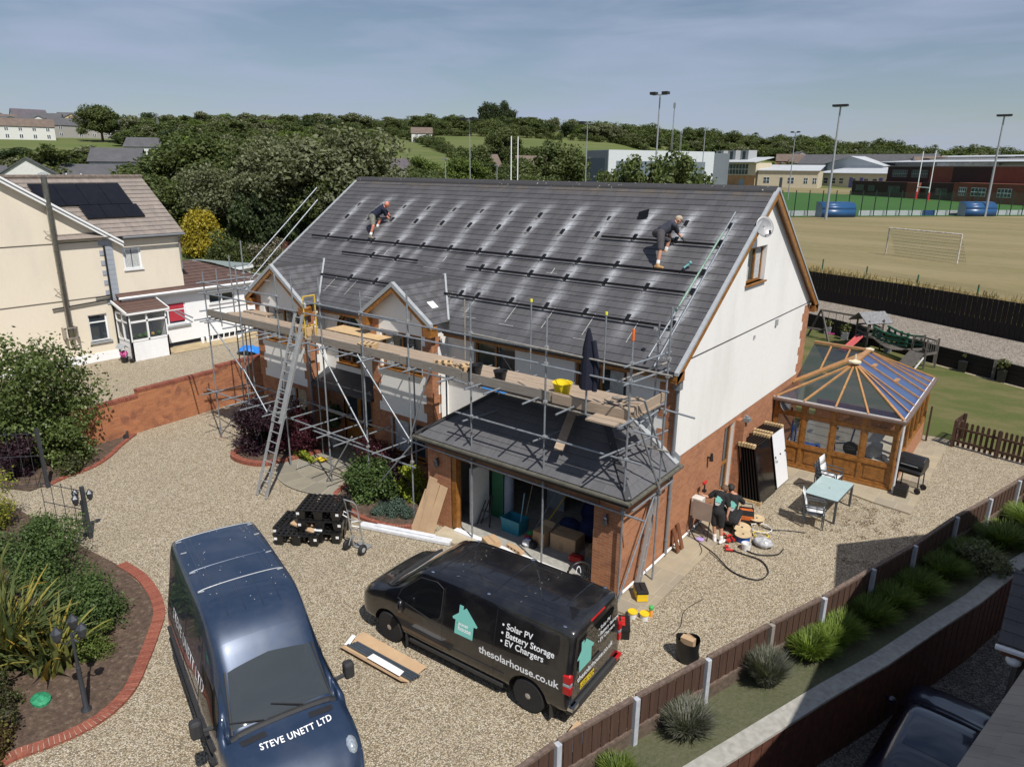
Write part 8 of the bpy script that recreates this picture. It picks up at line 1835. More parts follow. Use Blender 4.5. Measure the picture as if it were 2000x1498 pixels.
# buildings
WINB=mat('school_window_glass',(.05,.065,.08),.15,var=.4,scale=.5);ROOFW=mat('pale_metal_roof',(.44,.46,.48),.6,var=.07,scale=.3);BRK=mat('dark_red_brick',(.21,.065,.04),.9,var=.12,scale=.6);CLAD=mat('dark_cladding',(.045,.018,.014),.8)
def frame2(p0,p1): a=Vector((*p0,0));b=Vector((*p1,0));u=(b-a).normalized();return a,u,Vector((-u.y,u.x,0)),(b-a).length   # n points away from us
class Bld:
    def __init__(s,nm,p0,p1,z,depth,h,wm,label,cat='building'):
        s.a,s.u,s.n,s.L=frame2(p0,p1);s.a.z=z;s.e=empty(nm,(0,0,0),0,label,cat);s.h=h;s.d=depth;s.blk('wall',0,s.L,0,depth,0,h,wm)
    def P(s,x,y,z): return s.a+s.u*x+s.n*y+Vector((0,0,z))
    def blk(s,nm,x0,x1,y0,y1,z0,z1,m,parent=None):
        q=M();q.add([s.P(x0,y0,z0),s.P(x1,y0,z0),s.P(x1,y1,z0),s.P(x0,y1,z0),s.P(x0,y0,z1),s.P(x1,y0,z1),s.P(x1,y1,z1),s.P(x0,y1,z1)],[(0,3,2,1),(4,5,6,7),(0,1,5,4),(1,2,6,5),(2,3,7,6),(3,0,4,7)]);return q.build(nm,m,parent or s.e)
    def win(s,x0,x1,z0,z1,mull=0,tr=0,fm=UPVC,m=None):
        w=s.blk('window',x0,x1,-.06,.02,z0,z1,fm)
        k=mull+1;t_=tr+1;ww=(x1-x0)/k;hh=(z1-z0)/t_;q=M()
        for i in range(k):
            for j in range(t_): a,b,c,d=x0+i*ww+.08,x0+(i+1)*ww-.08,z0+j*hh+.08,z0+(j+1)*hh-.08;q.add([s.P(a,-.09,c),s.P(b,-.09,c),s.P(b,-.09,d),s.P(a,-.09,d)],[(0,1,2,3)])
        q.build('pane',m or WINB,w)
    def mono(s,m,z0,z1,y0=-.6,y1=None,x0=-.5,x1=None):
        y1=s.d+.5 if y1 is None else y1;x1=s.L+.5 if x1 is None else x1;q=M();q.add([s.P(x0,y0,z0),s.P(x1,y0,z0),s.P(x1,y1,z1),s.P(x0,y1,z1),s.P(x0,y0,z0+.3),s.P(x1,y0,z0+.3),s.P(x1,y1,z1+.3),s.P(x0,y1,z1+.3)],[(0,3,2,1),(4,5,6,7),(0,1,5,4),(1,2,6,5),(2,3,7,6),(3,0,4,7)]);q.build('roof',m,s.e)
    def gable(s,m,z,rise,ov=.4,wm=None,alongx=True):
        q=M()
        if alongx: v=[s.P(-ov,-ov,z),s.P(s.L+ov,-ov,z),s.P(s.L+ov,s.d/2,z+rise),s.P(-ov,s.d/2,z+rise),s.P(-ov,s.d+ov,z),s.P(s.L+ov,s.d+ov,z)];q.add(v,[(0,1,2,3),(3,2,5,4)]);g_=[[s.P(0,0,z-.1),s.P(0,s.d,z-.1),s.P(0,s.d/2,z+rise-.15)],[s.P(s.L,0,z-.1),s.P(s.L,s.d,z-.1),s.P(s.L,s.d/2,z+rise-.15)]]
        else: v=[s.P(-ov,-ov,z),s.P(-ov,s.d+ov,z),s.P(s.L/2,s.d+ov,z+rise),s.P(s.L/2,-ov,z+rise),s.P(s.L+ov,-ov,z),s.P(s.L+ov,s.d+ov,z)];q.add(v,[(0,1,2,3),(3,2,5,4)]);g_=[[s.P(0,0,z-.1),s.P(s.L,0,z-.1),s.P(s.L/2,0,z+rise-.15)],[s.P(0,s.d,z-.1),s.P(s.L,s.d,z-.1),s.P(s.L/2,s.d,z+rise-.15)]]
        r_=q.build('roof',m,s.e);r_.modifiers.new('s','SOLIDIFY').thickness=.15
        q=M();[q.poly(g) for g in g_];q.build('gable',wm or UPVC,s.e)
# red brick school wing behind the pitch
b=Bld('school_building',(-39.5,231.5),(6,190),2.3,26,8.6,BRK,'red brick and dark school wing with long window bands behind the rugby posts','school')
b.blk('dark_upper_face',0,17.5,-.05,0,4.4,8.6,CLAD);b.blk('dark_lower_block',-9,15.5,-5,-.05,0,4.3,CLAD);b.blk('brick_lower_block',15.5,20,-5,-.05,0,4.2,BRK);b.blk('dark_middle_block',20,34,-4,-.05,0,4.4,CLAD);b.blk('dark_stair_face',26,39,-.08,0,4.4,8.5,CLAD);b.blk('roof_edge',-.1,b.L,-.12,b.d,8.6,8.75,mat('pale_coping',(.45,.42,.38),.8))
b.blk('brick_right_block',34,b.L,-6,-.05,0,4.6,BRK)
for x0,x1 in ((2.2,8.6),(10.4,16.8)): b.win(x0,x1,5.6,7.6,7,1,mat('grey_frame',(.25,.26,.27),.5))
for x0,x1 in ((-7,-3),(-1,2),(8,13)): b.blk('lower_window',x0,x1,-5.1,-5,1.4,3.2,WINB)
for x0,x1 in ((22,24),(25.5,30)): b.blk('lower_window',x0,x1,-4.1,-4,1.2,3.0,WINB)
b2=b
for x0,x1 in ((36,38.5),(40,44.5),(48,52)):
    w=b.blk('window',x0,x1,-6.12,-6.0,1.5,3.5,UPVC)
    q=M()
    for i in range(4):
        for j in range(2): a=x0+(x1-x0)*i/4+.1;c=1.5+j;q.add([b.P(a,-6.15,c+.1),b.P(a+(x1-x0)/4-.15,-6.15,c+.1),b.P(a+(x1-x0)/4-.15,-6.15,c+.9),b.P(a,-6.15,c+.9)],[(0,1,2,3)])
    q.build('pane',WINB,w)
# long pale school buildings
WB=mat('cream_block_wall',(.52,.46,.34),.9,var=.06,scale=.8)
b=Bld('school_hall',(-104.2,304.7),(-79.9,307.9),2.3,14,6.9,WB,'cream school hall with pale hipped metal roof, left of the long white building','school');b.mono(ROOFW,6.9,9.2)
for x in (2.5,12.5,19,22.5): b.win(x,x+(2.6 if x in (2.5,12.5) else 1.6),1.8,4.3,1,1)
b.blk('door',9.3,10.4,-.08,0,0,4.2,WINB)
b=Bld('school_range',(-86.5,330),(-45,311),2.3,22,6.0,WB,'long low cream school range with grey roof behind the pitch','school');b.mono(ROOFW,6.0,8.6)
for x in (4,8,12,18,24,28,34,38,42): b.win(x,x+2.2,1.8,4.2,0,1)
for x in (17,22,31,40): b.blk('purple_door_panel',x,x+1.6,-.1,0,0,4.5,mat('blue_purple_panel',(.10,.09,.30),.6))
b=Bld('school_sports_hall',(-92,352),(-62,340),2.3,26,9.4,ROOFW,'pale gabled sports hall rising behind the cream range','school');b.gable(ROOFW,9.4,4.2,.5,ROOFW,False)
b=Bld('school_sports_hall',(-66,352),(2,303),2.3,30,10.6,mat('grey_cladding',(.30,.31,.32),.6),'large school block with shallow white roof and rows of solar panels','school');b.mono(ROOFW,10.8,13.8,-2.5)
for k in range(3): b.blk('solar_strip',4,64,6+5*k,8.6+5*k,13.0+.35*k-.6,13.1+.35*k-.55,PVB)
b.blk('window_band',3,30,-.1,0,7.2,9.6,WINB);b.blk('rooftop_plant',34,60,-3,-1,9.2,10.6,mat('plant_grey',(.38,.38,.38),.7,var=.3,scale=.4))
b=Bld('school_glazed_block',(-140,322),(-105.5,305),2.3,9,10.2,WB,'school block with a wide grid of white-framed windows and rooftop boxes','school');b.mono(ROOFW,10.2,12.4,-1.4);b.win(3,34,5.2,9.7,15,1);b.blk('timber_lower_face',4,b.L,-.05,0,0,4.9,mat('timber_cladding',(.40,.22,.11),.8,var=.15,scale=.5));b.blk('shaded_entrance',8,20,-.12,-.05,.0,4.6,CLAD);b.blk('blue_door',29,32,-.12,-.05,0,3.2,mat('pale_blue_door',(.22,.30,.40),.5))
for x in (8,16,24): b.blk('rooftop_box',x,x+5,4,9,10.8,15.6,mat('pale_louvre',(.36,.37,.38),.6));b.blk('dark_louvre',x+1.4,x+3.2,3.9,4,11.8,15.2,WINB)
b=Bld('grey_building',(-83,129.5),(-76.2,127.2),2.2,40,11.2,mat('grey_panel',(.16,.175,.20),.5,var=.1,scale=.3),'modern grey and white box building behind the leafy trees','building');b.blk('dark_face',.6,6.4,-.06,0,0,9.6,mat('slate_face',(.08,.10,.13),.4));
b=Bld('white_building',(-76.0,127.2),(-62,152),2.2,8,11.3,mat('white_panel_cladding',(.58,.60,.63),.5),'white-panelled side of the modern box building behind the trees','building');b.blk('grey_glazing',2,26,-.06,0,3.5,9.0,mat('slate_glass',(.16,.19,.22),.3))
# houses
ROOFS=[mat('slate_roof',(.085,.085,.092),.8,var=.15,scale=.6),mat('brown_roof',(.14,.105,.085),.85,var=.15,scale=.6),mat('purple_slate_roof',(.10,.085,.10),.8,var=.15,scale=.6)]
WALLS=[mat('white_wall',(.62,.62,.60),.8),mat('grey_wall',(.30,.29,.27),.85),mat('buff_wall',(.55,.44,.24),.85),mat('brick_wall_red',(.26,.13,.09),.9)]
def house(x,y,w,d,h,rise,rz,wi,ri,label,alongx=True,wins=2,z=None,group=None):
    z=hill(x,y)-.3 if z is None else z;u=Vector((math.cos(rz),math.sin(rz),0));a=Vector((x,y,0))-u*w/2;c=a+u*w
    b=Bld('house',(a.x,a.y),(c.x,c.y),z,d,h,WALLS[wi],label,'house')
    if group: b.e['group']=group
    b.gable(ROOFS[ri],h,rise,.3,WALLS[wi],alongx)
    for i in range(wins):
        for zz in ((.9,2.3),(3.5,4.7)) if h> 4.4 else ((1.0,2.3),):
            xx=w*(i+.5)/wins;b.win(xx-.6,xx+.6,zz[0],zz[1],1,0)
    return b
def az_rz(x,y): return math.atan2(-(x-CX),(y-CY))*1.0   # facade facing the viewer
f=lambda x,y,o=0: math.atan2(y-CY,x-CX)-math.pi/2+o
b=house(-129.4,151.0,8,9,5.2,3.6,f(-129.4,151,.35),2,1,'grey-brown roofed house with a solar panel, left one of the buff pair');b.blk('roof_panel',3.5,6.5,1.4,2.6,6.3,6.6,PVB)
b=house(-118.8,158.5,8,9,5.4,3.6,f(-118.8,158.5,.35),2,1,'grey-brown roofed house with a solar panel, right one of the buff pair');b.blk('roof_panel',1.5,4.5,1.4,2.6,6.5,6.8,PVB)
house(-137.5,123.5,7.5,7,4.8,2.8,f(-137.5,123.5,.4),1,2,'grey house with slate roof behind the green railings');house(-146,116,7,7,4.2,2.6,f(-146,116,.2),0,1,'white house with reddish roof left of the grey house');house(-132,121,3.6,3,2.6,1.5,f(-132,121),0,2,'small white gabled porch building by the green railings',False,1)
house(-199.8,85.8,9,8,4.2,2.6,f(-199.8,85.8,-.3),0,0,'small white house among the trees on the left hillside');house(-129,46,8,8,5.5,2.4,f(-129,46,-.2),0,0,'white house with slate roof half hidden by trees above the garden');house(-162.6,91.1,7,7,4.8,2.2,f(-162.6,91.1),0,0,'white gable glimpsed between the big trees')
house(-82,27.6,5,5,2.6,1.6,f(-82,27.6,.2),1,0,'small grey gabled bungalow above the washing line',False,1)
b=house(-116,27.6,9,12,4.3,3.1,f(-116,27.6,-.05),0,0,'cream gabled house with slate roof just above the solar roof',False,0,z=3.0);
house(-117,22.5,6,9,3.6,2.2,f(-117,22.5,.1),1,0,'grey slate roofed house behind the cream gable, left of it',True,0,z=3.4);house(-119,38,14,8,4.2,2.3,f(-119,38,.1),1,0,'long slate-roofed house right of the cream gable',True,3,z=3.0)
for x,y in ((-110.5,30.6),(-108.5,31.8)): q=M();q.tube((x,y,2),(x,y,8.2),.09,n=6);o=q.build('white_flagpole',UPVC);tag(o,'white pole beside the cream gabled house, %s'% ('left' if x< -109 else 'right'),'pole')
# estate on the left hillside
k=0
est=[(-309,93,26,8,5,3,0,1),(-322,118,14,8,5,3,1,0),(-317,128,12,8,5,3,1,0),(-352,118,12,8,4.5,3.2,0,0),(-345,108,12,8,4.5,3,1,0),(-372,128,12,9,5,3.5,0,0),(-378,142,11,9,5,3.2,2,0),(-392,130,14,9,5.5,4,0,2),(-395,148,12,9,5,3.4,0,0),(-402,118,14,9,4.8,3.5,0,1),(-360,140,10,8,4.5,3.2,2,1),(-385,158,11,8,4.8,3.2,2,0),(-330,100,16,8,4.8,3,0,0),(-365,108,14,8,4.6,3.2,1,1)]
names_=['long white terrace with brown roof lowest on the left hillside','grey semi-detached house with a dark panel below the estate, left half','grey semi-detached house below the estate, right half']
for i,(x,y,w,d,h,r_,wi,ri) in enumerate(est):
    house(x,y,w,d,h,r_,f(x,y,.25*math.sin(i*2.1)),wi,ri,names_[i] if i< 3 else 'small roof of the hillside estate in the far left distance',i% 3 !=0 or i< 3,6 if w> 20 else 2,group=None if i< 3 else 'far estate houses on the left hill')
for i in range(26):
    t_=i/25;x=-112+118*t_+3*math.sin(i*5.1);y=372+14*math.sin(i*1.7)-40*t_*t_;house(x,y,13,9,5.2,3.6,f(x,y,.35*math.sin(i*1.9)),(3,1,0,3)[i% 4],(1,0,1,2)[i% 4],'brown-roofed estate house beyond the school on the right',i% 3 !=1,2,z=max(hill(x,y)-.3,5.5+1.5*math.sin(i)),group='estate houses beyond the school')
b=Bld('warehouse',(-102,352),(-44,345),4.2,18,8.2,mat('dark_grey_shed',(.12,.13,.15),.7),'long dark-roofed hall behind the school roofs','building');b.gable(ROOFS[0],8.2,4.5,.3,WALLS[3])
house(-250.5,247.5,10,8,4.5,3,f(-250.5,247.5),0,1,'lone white farmhouse on the skyline')
# masts
for p,h,l in (((-173.9,363.8),30,'tall thin lattice mast on the skyline'),((-170,366.5),15.5,'shorter lattice mast right of the tall one'),((-286.4,136.1),10.5,'slim phone mast on the left skyline')):
    e=empty('mast',(*p,hill(*p)),0,l,'mast');q=M()
    for k in range(3): a=k*2.09;q.tube((.5*math.cos(a),.5*math.sin(a),0),(.2*math.cos(a),.2*math.sin(a),h),.09,n=4)
    for z in np.arange(1,h,1.6): q.box(-.4,.4,-.06,.06,z,z+.1)
    q.build('lattice',POLE,e);q=M();q.box(-.6,.6,-.3,.3,h*.9,h*.98);q.build('antenna',POLE,e)
# green railings, parked van, walkers
rg=empty('green_railings',(0,0,0),0,'dark green palisade railings glimpsed over the ridge','fence')
for i in range(60): t_=i/60;c=Vector((-84,62,2.2)).lerp(Vector((-70,76,2.2)),t_);q=M();q.box(c.x-.05,c.x+.05,c.y-.05,c.y+.05,2.2,6.2);q.build('pale',GRN,rg)
q=M();q.quad((-84,62,2.2),(-40,95,2.2),(-40,95,5.2),(-84,62,5.2));q.build('mesh',meshmat('dark_mesh',(.02,.04,.03),.55),rg)
e=empty('white_van',(-67.5,78.4,4.4),math.atan2(CY-78,CX+67)+math.pi/2,'white van parked beyond the ridge, seen side on','van');W_B=Body(rowsB(),30);W_B.mesh('body',UPVC,e);scan([(.36,1.20),(.36,1.74),(.95,1.74),(1.42,1.34),(1.48,1.18)],lambda u,v: W_B.side(u,v,1,.02)).build('side_window',SIDEGL,e);scan([(.36,1.20),(.36,1.74),(.95,1.74),(1.42,1.34),(1.48,1.18)],lambda u,v: W_B.side(u,v,-1,.02)).build('side_window',SIDEGL,e)
for x in (-1.7,1.7):
    for s_ in (-1,1): q=M();q.tube((x,s_*.85,.33),(x,s_*1.02,.33),.33,n=12);q.build('wheel',RUBBER,e)
ORG=mat('orange_hi_vis',(.75,.16,.03),.7)
for i,(x,y,z) in enumerate(((-52.8,57.5,4.6),(-54.5,55.2,4.6))):
    e=empty('person',(x,y,z),0,'walker in orange on the field over the ridge, %s'% ('nearer the white van' if i==0 else 'farther from the white van'),'person');chainmesh('body',[((0,0,.9),(0,0,1.4),.13,.15),((0,0,1.4),(0,0,1.55),.06,.06),((-.09,0,.9),(-.12,.15,.45),.09,.06),((-.12,.15,.45),(-.12,.05,.05),.06,.04),((.09,0,.9),(.1,-.15,.45),.09,.06),((.1,-.15,.45),(.12,-.3,.08),.06,.04),((-.18,0,1.4),(-.3,.1,1.1),.05,.04),((.18,0,1.4),(.3,-.1,1.1),.05,.04)],SKIN,e,.03,[((0,0,1.68),.11,(1,1,1.15))]);chainmesh('jacket',[((0,0,.95),(0,0,1.4),.17,.18),((-.18,0,1.4),(-.3,.1,1.12),.08,.07),((.18,0,1.4),(.3,-.1,1.12),.08,.07)],ORG,e,.03)
# TREES, SHRUBS, PLANTS
FO=foliage_mat('oak_leaves',(.050,.068,.022),(.092,.120,.038),(.15,.18,.062));FW=foliage_mat('willow_leaves',(.095,.105,.055),(.155,.172,.09),(.235,.25,.145));FD=foliage_mat('dark_conifer',(.032,.048,.022),(.056,.082,.034),(.09,.12,.046));FB=foliage_mat('bright_leaves',(.07,.105,.022),(.12,.17,.036),(.19,.24,.06));FG=foliage_mat('golden_leaves',(.22,.17,.015),(.36,.29,.03),(.5,.42,.06))
def crownmesh(name,seed,n=26,per=95,size=.075,rx=.5,rz=.42,cr=.17,z0=.56,squash=.85):
    """unit tree: crown about 1 wide, total height 1"""
    c,r_=clumps(rx*.78,rx*.78,rz*.78,n,cr,z0,seed);V=leaves(c,r_,per,size,squash,seed=seed);V[:,2]=np.maximum(V[:,2],.04);return quads_mesh(name,V)
def trunkmesh(seed,h=.6):
    r=random.Random(seed);q=M();q.tube((0,0,-.06),(0,0,h*.5),.032,.024,n=7)
    for k in range(6): a=k*1.05+r.random();p=Vector((0,0,h*(.3+.1*r.random())));e_=Vector((.32*math.cos(a),.32*math.sin(a),h*(.75+.5*r.random())));m_=p.lerp(e_,.5)+Vector((0,0,.05));q.tube(p,m_,.018,.012,n=5);q.tube(m_,e_,.012,.004,n=5)
    me=bpy.data.meshes.new('trunk');me.from_pydata(q.v,[],q.f);me.materials.append(BARK);return me
def variants(m,seeds,**k):
    o=[]
    for s in seeds: me=crownmesh('crown',s,**k);me.materials.append(m);o.append((me,trunkmesh(s)))
    return o
NEAR={'o': variants(FO,(1,2,3),n=50,per=420,size=.028,cr=.14),'w': variants(FW,(4,5),n=60,per=520,size=.022,cr=.14),'d': variants(FD,(6,7),n=34,per=420,size=.034,rx=.36,rz=.5,cr=.12,z0=.52),'b': variants(FB,(8,),n=40,per=340,size=.032,cr=.14),'a': variants(foliage_mat('airy_leaves',(.05,.07,.02),(.09,.12,.035),(.16,.2,.07)),(9,10),n=64,per=150,size=.026,cr=.10)}
FAR_={'o': variants(FO,(11,12,13),n=24,per=150,size=.05),'w': variants(FW,(14,),n=24,per=150,size=.05),'d': variants(FD,(15,),n=18,per=130,size=.05,rx=.3,rz=.5),'b': variants(FB,(16,),n=20,per=130,size=.05)}
TC=[0]
def tree(kd,x,y,w,h,label,lib=NEAR,z=None,group=None,nm='tree'):
    TC[0]+=1;cm,tm=lib[kd][TC[0]% len(lib[kd])];z=hill(x,y) if z is None else z
    e=empty(nm,(x,y,z),random.uniform(0,6.2),label,'tree',group);e.scale=(w,w,h)
    for nme,me in (('crown',cm),('trunk',tm)): o=bpy.data.objects.new(nme,me);COL.objects.link(o);o.parent=e
    return e
for a in [('w',-54.1,33.4,15,12.6,'huge pale green willow-like tree just left of the roof ridge'),('w',-58.5,30.5,11,11.0,'large olive tree left of the biggest one, against it'),('o',-64,31.0,10,10.6,'rounded olive-green tree second from the biggest, towards the left'),('o',-80.3,33.9,14,10.8,'broad dark-leaved tree in the middle of the left tree belt'),('w',-61.8,25.9,9,8.6,'feathery pale tree in front of the broad dark one'),
    ('o',-99,41.3,13,9.6,'dark tree behind the small bungalow'),('o',-78.5,26.0,8,6.4,'tree above the grey bungalow roof'),('w',-57.5,40.2,12,9.8,'olive tree whose crown meets the left end of the roof ridge'),('d',-57.3,25.5,5.6,7.2,'dark evergreen nearest the left scaffold tubes'),('d',-56.2,27.1,5.8,7.6,'dark evergreen second from the left scaffold tubes'),('d',-55.2,28.7,5.4,7.4,'dark evergreen showing between the two raking tubes'),('d',-54.0,30.4,5.4,7.8,'dark evergreen close behind the roof verge'),
    ('b',-63,27,6,5.4,'light green bushy tree above the washing line'),('b',-70,24.5,5.5,4.6,'bright green small tree beside the white flat-roofed store'),('o',-57,31.5,9,8.5,'dark green tree filling the gap below the biggest crown'),('o',-68,23.5,8,6.4,'bushy green tree left of the light green one'),('o',-52.5,32,8,8,'deep green tree behind the evergreens'),('o',-72,36,12,9.5,'tall green tree behind the feathery pale one'),
    ('a',-17.7,33.9,8.5,9.6,'airy leafy tree rising over the right part of the ridge'),('a',-21.5,31.8,5.5,7.4,'lower leafy tree left of the airy tree over the ridge'),('a',-19.8,33.4,5.5,8.2,'leafy tree between the airy tree and the lower one'),('a',-15.8,36.0,6,8.4,'leafy tree right of the airy tree over the ridge'),('a',-14.0,38.2,5.5,6.8,'lowest leafy tree near the glazed school block'),
    ('o',-71.2,100.9,14,12.6,'dark round tree left of the grey box building'),('o',-77.5,97,9,9.5,'dark green tree merging with the round tree on its left'),('b',-92.5,98.4,10,9.8,'bright green round tree behind the slim grey pole'),('o',-116.6,129.2,15,12.2,'dark broad tree above the bright green one'),('o',-148,181,15,15,'tall rounded tree standing alone in the field edge'),('o',-140,184,18,9,'low dark tree right of the lone field tree'),
    ('b',-132.6,128.1,9,8.6,'bright tree right of the grey house'),('o',-106,112,12,8.0,'olive scrub tree left of the bright green one'),('o',-63.7,81.8,9,6.6,'pale scrubby tree in front of the buff houses'),('o',-56,75.4,8,6.4,'scrubby tree in front of the right buff house'),('o',-112,106,12,7,'dark scrub behind the green railings'),('o',-86,84,8,6,'dark shrub tree left of the white van'),('o',-74,86,9,6.8,'dark hedge tree behind the white van'),('o',-98,90,10,6.5,'dark scrub tree behind the lamp post over the ridge'),('o',-48,84,8,6,'leafy tree left of the grey box building base'),('b',-115,318,9,10,'yellow-green tree beside the glazed school block'),
    ('o',-295,118,16,14,'tall spreading tree breaking the left skyline')]: tree(*a)
tree('b',-128,326,9,12,'golden yellow tree behind the school roofs')
# hillside trees one by one
rr=random.Random(5);cnt=0;rest=[]
HAZ=[(math.degrees(math.atan2(x-CX,y-CY)),math.hypot(x-CX,y-CY)) for x,y in ((-199.8,85.8),(-129,46),(-162.6,91.1),(-116,27.6),(-119,38),(-82,27.6))]
def azr(az,r): a=math.radians(az);return CX+r*math.sin(a),CY+r*math.cos(a)
def clear(az,r):
    if -50.5< az< -17 and 170< r< 425: return False
    if az> -32 and 150< r< 420: return False
    if az< -65 and 215< r< 445: return False
    if az< -71 and r< 150: return False
    for ha,hr_ in HAZ:
        if abs(az-ha)< 2.0 and hr_-75< r< hr_+9: return False
    return True
cand=[]
for _ in range(4000):
    az=rr.uniform(-84,6);r=math.sqrt(rr.uniform(100**2,520**2));x,y=azr(az,r)
    if not clear(az,r) or (az> -50 and r< 425) : continue
    if any((x-a)**2+(y-b)**2< (5.0+r*.013)**2 for a,b,_ in cand): continue
    cand.append((x,y,r))
cand.sort(key=lambda t: t[2])
for i,(x,y,r) in enumerate(cand):
    kd=rr.choice('ooooowwdb');w=rr.uniform(7.5,13)*(1 if r< 300 else 1.2);h=rr.uniform(5.5,9.0)*(.62 if math.degrees(math.atan2(x-CX,y-CY))< -64.5 and r> 150 else 1)
    if i< 285: tree(kd,x,y,w,h,('dark evergreen tree' if kd=='d' else 'bright green tree' if kd=='b' else 'pale olive tree' if kd=='w' else 'rounded dark green tree')+' in the wood covering the left hillside',FAR_,group={'d':'evergreens','b':'bright trees','w':'olive trees','o':'dark green trees'}[kd]+' on the hillside')
    else: rest.append((x,y,w,h,kd))
def mass(name,items,label):
    Vs=[];base={}
    for kd in 'owdb':
        me=FAR_[kd][0][0];a=np.empty(len(me.vertices)*3,dtype=np.float32);me.vertices.foreach_get('co',a);a=a.reshape(-1,4,3);base[kd]=a[::3].reshape(-1,3)
    for x,y,w,h,kd in items: a=base[kd]*np.array([w,w,h]);t=rr.uniform(0,6);c,s=math.cos(t),math.sin(t);Vs.append(np.stack([a[:,0]*c-a[:,1]*s+x,a[:,0]*s+a[:,1]*c+y,a[:,2]*1.1+hill(x,y)-1.2],1))
    o=leafobj(name,np.concatenate(Vs),FO);tag(o,label,'woodland',None,'stuff');return o
for i in range(520):
    az=rr.uniform(-84,9);r=(rr.uniform(450,560) if az< -65.5 else rr.uniform(432,560)) if az< -12 else rr.uniform(385,520);rest.append((*azr(az,r),rr.uniform(10,16),rr.uniform(5,8) if az< -45 else rr.uniform(6,9.5),rr.choice('oooowd')))
mass('woodland',rest,'distant wooded skyline running right across the photograph')
hd_=[]
def hrow(pts,w=5,h=4,st=4.5):
    for (a,r0),(b,r1) in zip(pts[:-1],pts[1:]):
        p,q_=Vector(azr(a,r0)),Vector(azr(b,r1));n=max(1,int((q_-p).length/st))
        for k in range(n): c=p.lerp(q_,k/n);hd_.append((c.x+rr.uniform(-1.5,1.5),c.y+rr.uniform(-1.5,1.5),w*rr.uniform(.8,1.5),h*rr.uniform(.7,1.5),rr.choice('ooow')))
hrow([(-51,378),(-45,385),(-43,330),(-41,275),(-40,225)],6,4.5);hrow([(-51,408),(-43,415),(-38,412),(-30,425),(-20,425)],7,5);hrow([(-51,395),(-44,402)],5,3);hrow([(-50,190),(-46,180),(-40,190),(-34,200),(-30,210)],9,6,6);hrow([(-51,182),(-46,165),(-41,172)],8,6,6);hrow([(-22,405),(-14,385),(-5,390)],8,6);hrow([(-47,120),(-42,128),(-38,135),(-35,128)],6,5,4)
mass('hedgerows',hd_,'dark hedgerows and scrub bordering the green hill fields')
V=FAR_['d'][0]
for i in range(9): x,y=azr(-39.8+.28*i+rr.uniform(-.1,.1),470);tree('d',x,y,9,14+4*math.sin(i*2.3),'dark conifer in the small clump on the skyline',FAR_,group='skyline conifers')
# garden conifer, round shrubs
def bush(nm,x,y,rx,ry,rz,m,label,n=26,per=260,size=.07,cr=None,z=0.0,seed=1,cat='shrub',trunk=True,zb=None,squash=.9,spikes=0):
    e=empty(nm,(x,y,z),0,label,cat);cr=cr or .38*min(rx,ry,rz);c,r_=clumps(rx*.8,ry*.8,rz*.62,n,cr,rz*.5 if zb is None else zb,seed);V=leaves(c,r_,per,size,squash,seed=seed);V[:,2]=np.maximum(V[:,2],.01);leafobj('foliage',V,m,e)
    if spikes:
        r=np.random.default_rng(seed);k=spikes;a=r.random(k)*6.28;q_=r.random(k)**.5*.75;c2=np.stack([np.cos(a)*q_*rx,np.sin(a)*q_*ry,rz*(.98-.35*q_**2)+r.random(k)*.22],1);leafobj('shoots',leaves(c2,np.stack([np.full(k,.05)]*2+[np.full(k,.26)],1),26,size*.75,seed=seed+3,shell=.1),m,e)
    if trunk:
        q=M()
        for k in range(5): a=k*1.3;q.tube((.05*math.cos(a),.05*math.sin(a),0),(rx*.5*math.cos(a),ry*.5*math.sin(a),rz*.7),.035*min(1,rz),.012,n=5)
        q.build('stem',BARK,e)
    return e
e=empty('golden_conifer',(-59.2,21.6,.9),0,'golden yellow domed conifer behind the left house','tree');V=leaves([(0,0,1.0+.55*i) for i in range(6)],[(1.9*math.sqrt(max(.1,1-(i/6.3)**2)),1.9*math.sqrt(max(.1,1-(i/6.3)**2)),.8) for i in range(6)],1100,.16,1,seed=3,shell=.9);leafobj('foliage',V,FG,e)
bush('round_shrub',-49.8,18.7,2.1,2.1,2.9,FO,'dark round shrub right of the golden conifer',size=.12,per=420,seed=5);bush('flowering_shrub',-48.6,21.6,1.9,1.9,2.6,foliage_mat('blossom_mix',(.05,.06,.03),(.12,.13,.07),(.45,.38,.32)),'shrub with pinkish-white blossom behind the washing line',size=.11,per=380,seed=6)
bush('low_shrub',-45.4,23.4,1.8,1.0,1.1,foliage_mat('bronze_leaves',(.06,.035,.025),(.12,.07,.04),(.16,.12,.06)),'low bronze shrub by the white garden wall',size=.09,per=260,seed=7);bush('low_shrub',-51.6,18.6,1.2,1.2,1.2,foliage_mat('cream_leaves',(.07,.09,.04),(.16,.17,.09),(.4,.37,.25)),'low pale-flowered shrub at the foot of the golden conifer',size=.09,per=260,seed=8)
